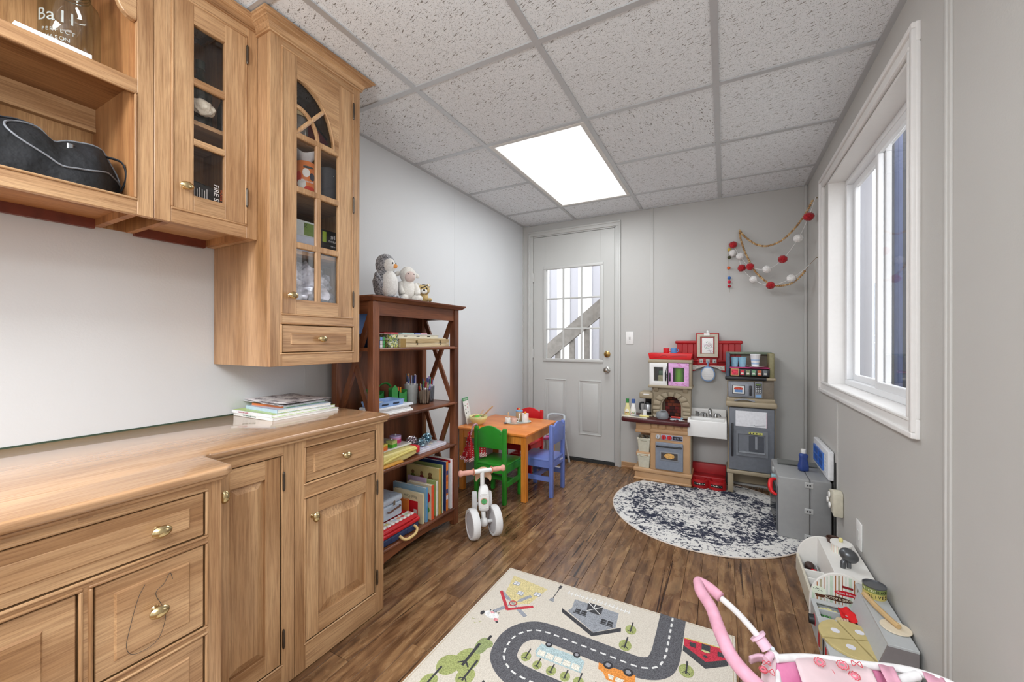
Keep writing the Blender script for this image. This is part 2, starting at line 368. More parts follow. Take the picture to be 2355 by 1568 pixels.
trim('trim_2', MB().box(XR - .004, XR + .001, 2.725, 2.755, 0, .80), W_RIGHT, .001)
trim('trim_3', MB().box(-.572, -.542, YB - .006, YB + .001, 0, ZC - .004), W_BACK)
trim('trim_4', MB().box(XR - .022, XR, YB - .022, YB, 0, ZC - .004), W_BACK, .008, 3)
trim('trim_5', MB().box(XL, XL + .006, YB - .012, YB, 0, ZC), W_BACK, .001)
trim('trim_6', MB().box(XL - .001, XL + .0015, 1.238, 1.244, .8, 1.2).box(XL - .001, XL + .0012, 2.46, 2.462, 0, ZC), W_LEFT, 0)
struct(MB().box(-.815, -.66, YB - .012, YB, 0, .055).box(-.815, -.66, YB - .018, YB, 0, .02).build('baseboard_back', OAK['x'], bev=.002))
struct(MB().box(XL, XL + .002, -.3, 1.24, .816, .826).build('trim_7', M('3a4a3a', .8)))
# --- the back door
dt = thing('door_1', None, None, (-1.29, YB, 0), kind='structure', world=True)
def bore(mb, x0, x1, z0, z1, w, y0, y1):   # a rectangular frame
    return mb.box(x0, x1, y0, y1, z0, z0 + w).box(x0, x1, y0, y1, z1 - w, z1).box(x0, x0 + w, y0, y1, z0 + w, z1 - w).box(x1 - w, x1, y0, y1, z0 + w, z1 - w)
D0, D1, DT = -1.693, -.883, 2.163
px0, px1, pz0, pz1 = -1.558, -1.010, .958, 1.838
mb = MB(); ya, yb = YB + .004, YB + .045
mb.box(D0, px0, ya, yb, .03, DT).box(px1, D1, ya, yb, .03, DT).box(px0, px1, ya, yb, .03, pz0).box(px0, px1, ya, yb, pz1, DT)
mb.build('door_leaf', DOORW, dt, bev=.001)
for (a, b) in ((-1.563, -1.344), (-1.218, -.998)):
    z0, z1 = .250, .765; f = YB + .004
    m = MB(); bore(m, a, b, z0, z1, .012, f - .006, f + .002)
    m.box(a + .035, b - .035, f - .005, f + .002, z0 + .035, z1 - .035); m.build('raised_panel', DOORW, dt, bev=.004, seg=2)
m = MB(); bore(m, px0 - .026, px1 + .026, pz0 - .026, pz1 + .026, .030, YB - .008, YB + .01); m.build('lite_frame', DOORW, dt, bev=.004, seg=2)
for k in range(1, 3):
    xx = px0 + (px1 - px0) * k / 3; zz = pz0 + (pz1 - pz0) * k / 3
    MB().box(xx - .008, xx + .008, YB - .004, YB + .012, pz0, pz1).build('muntin', DOORW, dt, bev=.003)
    MB().box(px0, px1, YB - .003, YB + .012, zz - .008, zz + .008).build('muntin', DOORW, dt, bev=.003)
for i in range(3):
    for j in range(3):
        a = px0 + (px1 - px0) * i / 3; b = pz0 + (pz1 - pz0) * j / 3
        MB().box(a + .004, a + (px1 - px0) / 3 - .004, YB + .018, YB + .022, b + .004, b + (pz1 - pz0) / 3 - .004).build('pane', GLASS, dt)
for zz in (.30, 1.01, 1.765):
    MB().box(-1.703, -1.685, YB - .006, YB + .004, zz - .045, zz + .045).cyl((-1.694, YB - .006, zz - .045), (-1.694, YB - .006, zz + .045), .006).build('hinge', DOORW, dt)
for zz, m_ in ((1.012, M('b3935a', .25, 1)), (.868, M('c9c7c2', .18, 1))):
    kx = -.948
    mbk = MB().lathe([(.0, -.0), (.030, 0), (.029, -.005), (.02, -.010), (.012, -.012)][::-1], (kx, YB + .003, zz), axis='y')
    if zz > .95: mbk.lathe([(0, -.02), (.017, -.018), (.017, -.008)], (kx, YB, zz), axis='y').box(kx - .012, kx + .012, YB - .028, YB - .018, zz - .003, zz + .003)
    else: mbk.lathe([(0, -.058), (.018, -.056), (.025, -.044), (.024, -.034), (.012, -.022), (.010, -.008)], (kx, YB, zz), axis='y')
    o = mbk.build('deadbolt' if zz > .95 else 'door_knob', m_, dt, smooth=True, recalc=True)
    o['label'] = 'brass deadbolt thumb turn' if zz > .95 else 'satin chrome door knob'
cs = MB()
def casing(mb, x0, x1, z1, w, y0, y1): mb.box(x0, x0 + w, y0, y1, 0, z1 - w).box(x1 - w, x1, y0, y1, 0, z1 - w).box(x0, x1, y0, y1, z1 - w, z1)
casing(cs, -1.745, -.825, 2.225, .048, YB - .012, YB + .005); casing(cs, -1.744, -.826, 2.224, .018, YB - .018, YB)
cs.build('door_casing', DOORW, dt, bev=.003, seg=2)
j = MB().box(dx0, D0 - .003, YB, YB + .11, 0, dz1).box(D1 + .003, dx1, YB, YB + .11, 0, dz1).box(dx0, dx1, YB, YB + .11, DT + .003, dz1); j.build('jamb', DOORW, dt)
MB().box(dx0, dx1, YB - .01, YB + .11, -.002, .022).build('threshold', M('2a2b2a', .6), dt)
# --- the side window
wy0, wy1, wz0, wz1 = 1.769, 2.945, .885, 2.06
wt = thing('window_1', None, None, (XR, (wy0 + wy1) / 2, wz0), kind='structure', world=True)
PVC = M('e9eaec', .3, var=.01); TRW = M('e6e4e2', .35, var=.01)
A0, A1, B0, B1 = 1.706, 3.125, .822, 2.145
def wframe(mb, y0, y1, z0, z1, w, x0, x1): return mb.box(x0, x1, y0, y1, z0, z0 + w).box(x0, x1, y0, y1, z1 - w, z1).box(x0, x1, y0, y0 + w, z0 + w, z1 - w).box(x0, x1, y1 - w, y1, z0 + w, z1 - w)
def mould(mb, poly_in, poly_out): pass
m = MB(); wframe(m, A0, A1, B0, B1, .064, XR - .012, XR + .002); wframe(m, A0 + .001, A1 - .001, B0 + .001, B1 - .001, .020, XR - .022, XR); wframe(m, A0 + .05, A1 - .05, B0 + .05, B1 - .05, .0125, XR - .016, XR)
m.build('window_casing', TRW, wt, bev=.004, seg=3)
m = MB().ring(XR - .004, XR + .138, wy0 - .012, wy1 + .012, wz0 - .012, wz1 + .012, .012)
m.build('window_lining', TRW, wt)
m = MB(); wframe(m, wy0, wy1, wz0, wz1, .030, XR + .075, XR + .135); m.build('window_frame', PVC, wt, bev=.002)
ym = 2.42
m = MB(); wframe(m, wy0 + .028, ym + .02, wz0 + .028, wz1 - .028, .034, XR + .078, XR + .1); m.build('sash', PVC, wt, bev=.003)
m = MB(); wframe(m, ym - .02, wy1 - .028, wz0 + .028, wz1 - .028, .034, XR + .104, XR + .126); m.build('sash', PVC, wt, bev=.003)
MB().box(XR + .088, XR + .091, wy0 + .06, ym - .012, wz0 + .06, wz1 - .06).build('pane', GLASS, wt)
MB().box(XR + .114, XR + .117, ym + .012, wy1 - .06, wz0 + .06, wz1 - .06).build('pane', GLASS, wt)
# --- light fixtures
FIXD = emit('lit_diffuser', 'ffffff', 1.25)
def troffer(x0, x1, y0, y1, label):
    t = thing('ceiling_light', label, 'light', ((x0 + x1) / 2, (y0 + y1) / 2, ZC), world=True, group='fluorescent troffers in the tile grid')
    m = MB(); a = .026
    m.box(x0, x1, y0, y0 + a, ZC - .006, ZC + .01).box(x0, x1, y1 - a, y1, ZC - .006, ZC + .01).box(x0, x0 + a, y0 + a, y1 - a, ZC - .006, ZC + .01).box(x1 - a, x1, y0 + a, y1 - a, ZC - .006, ZC + .01)
    m.build('frame', M('dcdad6', .35), t, bev=.002)
    MB().box(x0 + a, x1 - a, y0 + a, y1 - a, ZC - .001, ZC + .006).build('diffuser', FIXD, t)
troffer(gx[1] + .012, gx[2] - .012, 2.0146 + .012, 3.234 - .012, 'long rectangular fluorescent ceiling light with glowing white diffuser')
# --- outdoors: pale corrugated fence and a stair rail behind the door, dark siding and posts past the window
g = wd
gr = MB().box(-6, 9, -3, 14, -.35, -.25).build('ground', M('8d8a84', .9)); gr['kind'] = 'structure'
fe = thing('privacy_fence', 'white corrugated fence of upright ribs outside the back door', 'fence', (-1.6, 5.6, -.25), world=True)
for k in range(17):
    xx = -4.2 + k * .33
    MB().box(xx, xx + .20, 5.6, 5.64, -.25, 3.0).build('fence_panel', M('f6f6f6', .7, var=.01), fe)
    MB().box(xx + .205, xx + .325, 5.62, 5.66, -.25, 3.0).build('fence_rib', M('b6b6bd', .7, var=.01), fe)
st = thing('stair_railing', 'weathered grey wooden stair railing rising outside the door glass', 'railing', (-1.6, 4.7, -.25), world=True)
rl = M('8f8a84', .85, var=.15, scale=20)
a, b = pY(1250, 818, 4.7), pY(1390, 700, 4.7); d = (b - a) * 1.5
MB().beam(a - d * .3, a + d, .04, .17).build('handrail', rl, st)
MB().beam(a - d * .1 + Vector((0, 0, -.75)), a + d * 1.3 + Vector((0, 0, -.75)), .04, .17).build('stringer', rl, st)
for k in range(7):
    p = a + d * (k * .16)
    MB().box(p.x - .03, p.x + .03, 4.7, 4.74, -.24, p.z).build('baluster', rl, st)
sd = thing('neighbouring_wall', 'slate blue board wall with a bright gap outside the near window sash', 'wall', (1.46, 5.0, -.25), world=True)
for (y0, y1, c) in ((4.30, 4.50, '7a808a'), (4.505, 4.70, '5a6274'), (4.845, 4.93, '3a3d44'), (4.935, 5.035, '535e80'), (5.04, 5.14, '4c5776'), (5.20, 5.30, '54575d'), (5.305, 5.40, '7d828c'), (5.405, 5.52, '474b52')): MB().box(1.45, 1.48, y0, y1, -.25, 3.7).build('board', M(c, .7, var=.12, scale=9), sd)
MB().box(1.45, 1.48, 4.705, 4.84, -.25, 1.57).build('board', M('6c727c', .7), sd); MB().box(1.45, 1.48, 4.705, 4.84, 2.36, 3.7).build('board', M('7c828c', .7), sd)
for k, (x, y, lab, w2) in enumerate(((1.42, 5.13, 'thin white post dividing the blue boards outside the window', .009), (1.55, 6.25, 'bright slender porch post seen through the far window sash', .03), (1.75, 7.6, 'farthest pale porch post beyond the window', .035))):
    pst = thing('porch_post', lab, 'post', (x, y, -.25), world=True); MB().box(x - w2, x + w2, y - w2, y + w2, -.1, 3.7).build('shaft', M('d4d7dc', .5), pst, bev=.006); MB().box(x - w2 - .012, x + w2 + .012, y - w2 - .012, y + w2 + .012, -.25, -.1).build('base', M('e4e6ea', .5), pst, bev=.006)
hs = thing('pale_house', 'pale sided house wall far beyond the side window', 'house', (3.2, 10.5, -.25), world=True)
for k in range(16): MB().box(3.0, 3.06, 6.5, 17, -.25 + k * .17, -.25 + k * .17 + .165).build('siding_board', M('9aa3ae', .7, var=.02), hs)
# ============================================================ OAK CABINETRY
def each(name, boxes, m, parent, bev=0):
    for b in boxes: MB().box(*b).build(name, m, parent, bev=bev)
def knob(parent, x, y, z, tall=False, name='knob'):
    """oval brass knob on a short stem, standing off a front that faces +x"""
    mb = MB().lathe([(.009, 0), (.006, .004), (.005, .012), (.009, .016)], (x, y, z), 14, 'x')
    mb.lathe([(0, 0), (.008, .0012), (.0125, .006), (.0135, .010), (.011, .0145), (.006, .017), (0, .018)], (x + .012, y, z), 18, 'x', *((1.0, 1.35) if tall else (1.35, .95)))
    return mb.build(name, BRASS, parent, smooth=True)
def hinge(parent, x, y, z, h=.05, name='hinge'):
    return MB().cyl((x + .003, y, z - h / 2), (x + .003, y, z + h / 2), .0042, n=10).cyl((x + .003, y, z - h / 2 - .006), (x + .003, y, z - h / 2), .0025, .0042, 10).cyl((x + .003, y, z + h / 2), (x + .003, y, z + h / 2 + .006), .0042, .0025, 10).build(name, IRON, parent, smooth=True)
def bead(parent, x, y0, y1, z0, z1, name='bead'):
    """small moulding round an inset front"""
    w = .007
    for q, a in (((y0 - w, y1 + w, z1, z1 + w), 'y'), ((y0 - w, y1 + w, z0 - w, z0), 'y'), ((y0 - w, y0, z0, z1), 'z'), ((y1, y1 + w, z0, z1), 'z')): MB().box(x - .006, x + .0035, *q).build(name, OAK[a], parent, bev=.003, seg=2)
def raised(mb, x, y0, y1, z0, z1, d, bw):
    """raised field: a low frustum on plane x rising d towards +x, with a sloped border bw wide"""
    mb.add([(x, y0, z0), (x, y1, z0), (x, y1, z1), (x, y0, z1), (x + d, y0 + bw, z0 + bw), (x + d, y1 - bw, z0 + bw), (x + d, y1 - bw, z1 - bw), (x + d, y0 + bw, z1 - bw)],
           [(4, 5, 6, 7), (0, 1, 5, 4), (1, 2, 6, 5), (2, 3, 7, 6), (3, 0, 4, 7)]); return mb
def drawer(parent, x, y0, y1, z0, z1, ky=None, kz=None, inset=.03, lab=None):
    g = .0025; d = MB().box(x - .018, x - .001, y0 + g, y1 - g, z0 + g, z1 - g).build('drawer', OAK['y'], parent, bev=.0015)
    raised(MB(), x - .001, y0 + inset, y1 - inset, z0 + inset * .95, z1 - inset * .95, .004, .0035).build('raised_field', OAK['y'], d)
    bead(d, x, y0, y1, z0, z1); ky = (y0 + y1) / 2 if ky is None else ky
    if ky is not False: knob(d, x + .002, ky, kz or (z0 + z1) / 2)
    if lab: d['label'] = lab
    return d
def panel_door(parent, x, y0, y1, z0, z1, sw, ky, kz, hy, rw=.06):
    g = .0025; y0 += g; y1 -= g; z0 += g; z1 -= g
    d = MB().ring(x - .0155, x - .0012, y0, y1, z0, z1, sw * .98).build('door', OAK['z'], parent)
    each('door_stile', [(x - .018, x, y0, y0 + sw, z0, z1), (x - .018, x, y1 - sw, y1, z0, z1)], OAK['z'], d, .0015)
    each('rail', [(x - .018, x - .0004, y0 + sw, y1 - sw, z0, z0 + rw), (x - .018, x - .0004, y0 + sw, y1 - sw, z1 - rw, z1)], OAK['y'], d, bev=.001)
    a, b, c, e = y0 + sw, y1 - sw, z0 + rw, z1 - rw
    raised(MB().box(x - .016, x - .012, a - .002, b + .002, c - .002, e + .002), x - .012, a + .002, b - .002, c + .002, e - .002, .010, min(.038, (b - a) * .2)).build('raised_panel', OAK['z'], d)
    bead(d, x, y0 - g, y1 + g, z0 - g, z1 + g); knob(d, x + .001, ky, kz, True)
    for hz in (z0 + (z1 - z0) * .12, z1 - (z1 - z0) * .12): hinge(d, x + .003, hy, hz)
    return d
BX, DX = -1.268, -1.095           # far and near fronts of the base run
CZ = .7895
def base_body(t, y0, y1, x, openings, end=True):
    """face frame round openings given as (y0, y1, z0, z1), carcass behind"""
    m = MB(); ys = sorted({y0, y1} | {o[0] for o in openings} | {o[1] for o in openings}); zs = sorted({0., CZ} | {o[2] for o in openings} | {o[3] for o in openings})
    MB().box(XL + .004, x - .021, y0 + .001, y1 - .001, .0, CZ - .002).build('carcass', OAK['z'], t)
    mv, mh = MB(), MB()
    for i in range(len(ys) - 1):
        yc = (ys[i] + ys[i + 1]) / 2; run = None
        col_full = not any(o[0] < yc < o[1] for o in openings)
        if col_full: MB().box(x - .02, x, ys[i], ys[i + 1], .004, CZ).build('stile', OAK['z'], t); continue
        for k in range(len(zs) - 1):
            zc = (zs[k] + zs[k + 1]) / 2
            if not any(o[0] < yc < o[1] and o[2] < zc < o[3] for o in openings): MB().box(x - .02, x - .0003, ys[i], ys[i + 1], max(zs[k], .004), zs[k + 1]).build('frame_rail', OAK['y'], t)
# far unit: drawer over panelled door
t = thing('base_cabinet', 'oak base cabinet with one drawer over a panelled door, far end of the run', 'cabinet', (-1.54, 1.03, 0), group='oak base cabinets', world=True)
base_body(t, .834, 1.228, BX, [(.874, 1.183, .094, .588), (.874, 1.183, .641, .764)])
drawer(t, BX, .874, 1.183, .641, .764)
panel_door(t, BX, .874, 1.183, .094, .588, .047, .900, .520, 1.188)
# narrow unit
t = thing('base_cabinet', 'narrow oak base cabinet with one tall door in the set-back corner', 'cabinet', (-1.54, .68, 0), group='oak base cabinets', world=True)
base_body(t, .534, .832, BX, [(.585, .788, .078, .757)])
panel_door(t, BX, .585, .788, .078, .757, .048, .612, .688, .793)
# near unit: wide drawer over two columns
t = thing('base_cabinet', 'deep oak drawer base cabinet jutting forward nearest the camera', 'cabinet', (-1.45, .1, 0), group='oak base cabinets', world=True)
base_body(t, -.30, .530, DX, [(-.262, .495, .665, .770), (.304, .495, .448, .645), (.304, .495, .255, .427), (.304, .495, .08, .235), (-.262, .283, .448, .645), (-.262, .283, .08, .427)])
d = drawer(t, DX, -.262, .495, .665, .770, .404); knob(d, DX + .002, -.17, .7175)
d = drawer(t, DX, .304, .495, .448, .645, .4, lab='drawer front with a pencil scribble round the knob')
rr = random.Random(5)
pts = [(DX + .0045, .37 - .0 + q[0], .535 + q[1]) for q in ((.012, .075), (.0, .05), (-.012, .0), (-.018, -.04), (-.005, -.062), (.03, -.06), (.045, -.03), (.046, .0), (.03, .045), (.045, .06), (.055, .078), (.06, .062))]
MB().tube(pts, .0005, 5, 6).build('pencil_scribble', M('4a4440', .8), d)
drawer(t, DX, .304, .495, .255, .427); drawer(t, DX, .304, .495, .08, .235)
drawer(t, DX, -.262, .283, .448, .645, .19, .53, .045); drawer(t, DX, -.262, .283, .08, .427)
# worktop
out = [(XL + .002, -.32), (-1.075, -.32), (-1.075, .535), (-1.088, .552), (-1.225, .556), (-1.248, .575), (-1.248, 1.243), (-1.262, 1.255), (XL + .002, 1.255)]
wt_ = thing('worktop', 'continuous stepped oak worktop with rounded moulded edge over the base cabinets', 'worktop', (-1.5, .5, .79), world=True)
MB().prism(out, 'z', .800, .822).build('slab', TOP, wt_, bev=.007, seg=3)
out2 = [(XL + .002, -.31), (-1.083, -.31), (-1.083, .530), (-1.094, .545), (-1.232, .549), (-1.256, .57), (-1.256, 1.238), (-1.266, 1.247), (XL + .002, 1.247)]
MB().prism(out2, 'z', .7905, .8015).build('edge_moulding', OAK['y'], wt_, bev=.004, seg=2)
# ---- wall units
FX, TX = -1.507, -1.430
def crown(t, pts, z0, z1, o, name='crown_moulding'):
    """moulding swept round an open outline pts (x, y), stepping out by o"""
    prof = [(0, 0), (.16, .0), (.20, .08), (.16, .16), (.22, .19), (.26, .34), (.38, .50), (.60, .60), (.66, .61), (.68, .70), (.86, .76), (.92, .84), (1, .86), (1, 1), (0, 1)]
    n = len(pts); nor = []
    for i in range(n):
        e = []
        for a, b in ((i - 1, i), (i, i + 1)):
            if 0 <= a and b < n:
                dx, dy = pts[b][0] - pts[a][0], pts[b][1] - pts[a][1]; L = math.hypot(dx, dy); e.append((dy / L, -dx / L))
        if len(e) == 1: nor.append(e[0])
        else: k = 1 + e[0][0] * e[1][0] + e[0][1] * e[1][1]; nor.append(((e[0][0] + e[1][0]) / k, (e[0][1] + e[1][1]) / k))
    vs_ = []; m = len(prof)
    for (x, y), (nx, ny) in zip(pts, nor):
        for a, b in prof: vs_.append((x + nx * a * o, y + ny * a * o, z0 + (z1 - z0) * b))
    fs = [(i * m + k, (i + 1) * m + k, (i + 1) * m + (k + 1) % m, i * m + (k + 1) % m) for i in range(n - 1) for k in range(m)] + [tuple(range(m)), tuple(reversed(range((n - 1) * m, n * m)))]
    return MB().add(vs_, fs).build(name, OAK['y'], t, recalc=True)
# open shelf unit
t = thing('wall_cabinet', 'open oak wall shelf unit with scalloped rail, top left', 'cabinet', (-1.66, .12, 1.5), group='oak wall cabinets', world=True)
MB().box(XL + .004, XL + .010, -.30, .546, 1.50, 2.28).build('back_panel', oak('z', 'bb8f5f', '94683c', 'caa070', .5, 'oak_ply'), t)
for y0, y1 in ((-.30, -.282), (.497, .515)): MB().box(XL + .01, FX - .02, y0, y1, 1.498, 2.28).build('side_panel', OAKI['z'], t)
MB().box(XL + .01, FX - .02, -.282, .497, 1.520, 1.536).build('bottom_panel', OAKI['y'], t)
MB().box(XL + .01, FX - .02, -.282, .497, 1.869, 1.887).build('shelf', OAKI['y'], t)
each('hanging_rail', [(XL + .01, XL + .028, -.282, .497, 1.805, 1.869), (XL + .01, XL + .032, -.282, .497, 1.796, 1.806)], OAK['y'], t)
MB().box(XL + .01, XL + .028, -.282, .497, 1.490, 1.520).build('lower_rail', M('6c3222', .5, var=.2, scale=30), t)
each('stile', [(FX - .02, FX, .508, .546, 1.497, 2.25), (FX - .02, FX, -.30, -.262, 1.497, 2.25)], OAK['z'], t, bev=.001)
MB().box(FX - .02, FX - .0003, -.262, .508, 1.497, 1.538).build('bottom_rail', OAK['y'], t, bev=.001)
MB().box(FX - .02, FX - .0003, -.262, .508, 1.853, 1.890).build('shelf_rail', OAK['y'], t, bev=.001)
b_ = bead(t, FX, -.262 + .007, .508 - .007, 1.545, 1.846)
sc = [(.508, 2.062), (.500, 2.060), (.488, 2.063), (.478, 2.070), (.470, 2.080), (.465, 2.093), (.463, 2.105), (.462, 2.12), (.455, 2.135), (.440, 2.15), (-.194, 2.15), (-.209, 2.135), (-.216, 2.12), (-.219, 2.093), (-.232, 2.070), (-.262, 2.062), (-.262, 2.25), (.508, 2.25)]
MB().prism(sc, 'x', FX - .02, FX - .0003).build('scalloped_rail', OAK['y'], t, bev=.002)
crown(t, [(FX, -.32), (FX, .546)], 2.248, 2.282, .042)
# glazed unit
t = thing('wall_cabinet', 'oak wall cabinet with a three-pane glass door between open shelf and tall unit', 'cabinet', (-1.66, .7, 1.5), group='oak wall cabinets', world=True)
MB().box(XL + .004, XL + .010, .546, .845, 1.50, 2.28).build('back_panel', OAKI['z'], t)
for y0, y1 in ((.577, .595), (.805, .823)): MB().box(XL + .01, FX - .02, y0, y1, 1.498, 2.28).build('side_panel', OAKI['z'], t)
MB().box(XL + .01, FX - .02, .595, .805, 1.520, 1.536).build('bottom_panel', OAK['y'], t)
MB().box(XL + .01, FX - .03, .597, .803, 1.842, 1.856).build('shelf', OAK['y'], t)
MB().box(XL + .01, XL + .028, .595, .805, 1.490, 1.520).build('lower_rail', M('6c3222', .5, var=.2, scale=30), t)
MB().box(XL + .004, FX - .02, .823, .843, 1.497, 2.28).build('end_panel', OAK['z'], t)
each('stile', [(FX - .02, FX, .547, .588, 1.497, 2.25), (FX - .02, FX, .808, .845, 1.497, 2.25)], OAK['z'], t, bev=.001)
each('frame_rail', [(FX - .02, FX - .0003, .588, .808, 1.497, 1.541), (FX - .02, FX - .0003, .588, .808, 2.218, 2.25)], OAK['y'], t, bev=.001)
y0, y1, z0, z1 = .595, .803, 1.546, 2.212
d = MB().ring(FX - .016, FX - .001, y0, y1, z0, z1, .05).build('door', OAK['z'], t)
each('door_stile', [(FX - .018, FX, y0, .648, z0, z1), (FX - .018, FX, .739, y1, z0, z1)], OAK['z'], d, .001)
each('rail', [(FX - .018, FX - .0003, .648, .739, z0, 1.598), (FX - .018, FX - .0003, .648, .739, 2.150, z1)], OAK['y'], d, bev=.001)
for a, b in ((1.762, 1.783), (1.956, 1.980)): MB().box(FX - .016, FX - .0006, .646, .741, a, b).build('muntin', OAK['y'], d, bev=.003)
for a, b in ((1.598, 1.762), (1.783, 1.956), (1.980, 2.150)): MB().box(FX - .013, FX - .010, .646, .741, a, b).build('pane', GLASSD, d)
bead(d, FX, y0, y1, z0, z1); knob(d, FX, .622, 1.617)
for hz in (1.64, 2.15): hinge(d, FX + .002, .8075, hz, .055)
crown(t, [(FX, .546), (FX, .845)], 2.248, 2.282, .042)
# tall unit with arched door
t = thing('wall_cabinet', 'tall oak wall cabinet with arched glazed door and a small drawer', 'cabinet', (-1.62, 1.04, 1.04), group='oak wall cabinets', world=True)
Y0, Y1, Z0, Z1 = .846, 1.241, 1.037, 2.25
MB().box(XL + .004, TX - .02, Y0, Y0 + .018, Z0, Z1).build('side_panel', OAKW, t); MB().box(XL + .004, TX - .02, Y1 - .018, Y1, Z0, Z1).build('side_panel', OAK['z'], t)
MB().box(XL + .004, XL + .010, Y0 + .018, Y1 - .018, Z0, Z1).build('back_panel', OAKI['z'], t)
MB().box(XL + .01, TX - .02, Y0 + .018, Y1 - .018, Z0, Z0 + .014).build('bottom_panel', OAK['y'], t)
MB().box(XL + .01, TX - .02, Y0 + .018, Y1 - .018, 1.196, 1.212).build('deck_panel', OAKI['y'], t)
for zz in (1.468, 1.700, 1.905): MB().box(XL + .01, TX - .03, Y0 + .018, Y1 - .018, zz, zz + .014).build('shelf', OAK['y'], t)
each('stile', [(TX - .02, TX, Y0, .891, Z0, Z1), (TX - .02, TX, 1.204, Y1, Z0, Z1)], OAK['z'], t, bev=.001)
each('frame_rail', [(TX - .02, TX - .0003, .891, 1.204, Z0, 1.083), (TX - .02, TX - .0003, .891, 1.204, 1.194, 1.226), (TX - .02, TX - .0003, .891, 1.204, 2.212, Z1)], OAK['y'], t, bev=.001)
drawer(t, TX, .891, 1.204, 1.086, 1.191, 1.045, inset=.032)
y0, y1, z0, z1 = .893, 1.201, 1.232, 2.207; ga, gb = .947, 1.133; gm = (ga + gb) / 2
d = MB().ring(TX - .016, TX - .001, y0, y1, z0, z1, .05).build('door', OAK['z'], t)
each('door_stile', [(TX - .018, TX, y0, ga, z0, z1), (TX - .018, TX, gb, y1, z0, z1)], OAK['z'], d, .001)
MB().box(TX - .018, TX - .0003, ga, gb, z0, 1.287).build('rail', OAK['y'], d, bev=.001)
# arched head: everything above a pointed-round arch that springs at z 1.912
zs, za, ra = 1.915, 2.127, 1.110 - ga
ap = [(ga + sin(pi / 2 * k / 24) * ra, zs + cos(pi / 2 * k / 24) * (za - zs)) for k in range(25)] + [(gb, zs)]
v_ = []; f_ = []
for (a, b) in ap: v_ += [(TX - .0003, a, b), (TX - .0003, a, z1), (TX - .018, a, b), (TX - .018, a, z1)]
for i in range(25):
    q = i * 4; r = q + 4; f_ += [(q, r, r + 1, q + 1), (q + 2, q + 3, r + 3, r + 2), (q, q + 2, r + 2, r)]
MB().add(v_, f_).build('arched_head', OAK['y'], d, recalc=True)
MB().tube([(TX - .001, a, b) for a, b in ap[:25]], .0032, 8, 1).build('arch_bead', OAK['z'], d, smooth=True)
m = MB()
for a, b in ((1.483, 1.507), (1.696, 1.720), (1.903, 1.926)): m.box(TX - .016, TX - .0006, ga - .002, gb + .002, a, b)
m.box(TX - .0155, TX - .0014, gm - .012, gm + .012, z0 + .05, 1.908); m.build('muntin', OAK['z'], d, bev=.003)
# curved muntins inside the quarter arch: an inner arc and one spoke
ip = [(TX - .008, ga + sin(pi / 2 * k / 14) * .092, 1.915 + cos(pi / 2 * k / 14) * .108) for k in range(15)]
MB().tube(ip, .0085, 8, 1).build('curved_muntin', OAK['z'], d, smooth=True); MB().tube([(TX - .007, ga - .002, 1.918), (TX - .007, ga + .055, 1.985), (TX - .007, ga + .118, 2.058)], .0080, 8, 2).build('curved_muntin', OAK['z'], d, smooth=True)
for i in range(2):
    a, b = (ga, gm - .012) if i == 0 else (gm + .012, gb)
    for c, e in ((1.287, 1.483), (1.507, 1.696), (1.720, 1.903)): MB().box(TX - .013, TX - .010, a, b, c, e).build('pane', GLASSD, d)
MB().box(TX - .013, TX - .010, ga, gb, 1.926, 2.12).build('arched_pane', GLASSD, d)
bead(d, TX, .893, 1.201, 1.232, 2.207); knob(d, TX, .922, 1.300)
for hz in (1.31, 1.72, 2.13): hinge(d, TX + .002, 1.2035, hz, .06)
crown(t, [(XL + .004, Y0), (TX, Y0), (TX, Y1), (XL + .004, Y1)], 2.236, 2.284, .046)
# ============================================================ BOOKCASE AND WHAT IT HOLDS
t = thing('bookcase', 'dark red-brown wooden bookcase with crossed side braces and open shelves', 'bookcase', (-1.61, 1.69, 0), world=True)
bx0, bx1, by0, by1 = -1.758, -1.462, 1.350, 2.035; pz = .040
for (px_, py_) in ((bx1 - pz, by0), (bx1 - pz, by1 - pz), (bx0, by0), (bx0, by1 - pz)):
    MB().box(px_, px_ + pz, py_, py_ + pz, .0, 1.322).build('post', DARKW['z'], t, bev=.002)
a = [(bx0 - .02, by0 - .012), (bx1 + .012, by0 - .012), (bx1 + .012, by1 + .012), (bx0 - .02, by1 + .012)]; b = [(bx0 - .02, by0 - .032), (bx1 + .032, by0 - .032), (bx1 + .032, by1 + .032), (bx0 - .02, by1 + .032)]
MB().add([(x, y, 1.322) for x, y in a] + [(x, y, 1.338) for x, y in b] + [(x, y, 1.346) for x, y in b], [(3, 2, 1, 0), (8, 9, 10, 11), (0, 1, 5, 4), (1, 2, 6, 5), (2, 3, 7, 6), (3, 0, 4, 7), (4, 5, 9, 8), (5, 6, 10, 9), (6, 7, 11, 10), (7, 4, 8, 11)]).build('top', DARKW['y'], t, bev=.001)
MB().box(bx1 - .03, bx1 - .008, by0 + pz, by1 - pz, 1.254, 1.322).build('apron', DARKW['y'], t)
for yy in (by0 + .008, by1 - .026): MB().box(bx0 + pz, bx1 - pz, yy, yy + .018, 1.262, 1.322).build('side_apron', DARKW['x'], t)
MB().box(bx0 - .004, bx0 + .004, by0 + pz, by1 - pz, .10, 1.322).build('back_panel', DARKW['z'], t)
for z_ in (1.097, .756, .500, .106):
    MB().box(bx0, bx1 - .010, by0 + .004, by1 - pz, z_ - .017, z_).build('shelf', DARKW['y'], t)
    MB().tube([(bx1 - .008, by0 + pz + .001, z_ - .0085), (bx1 - .008, by1 - pz + .022, z_ - .0085)], .0092, 12, 1).build('nosing', DARKW['y'], t, smooth=True)
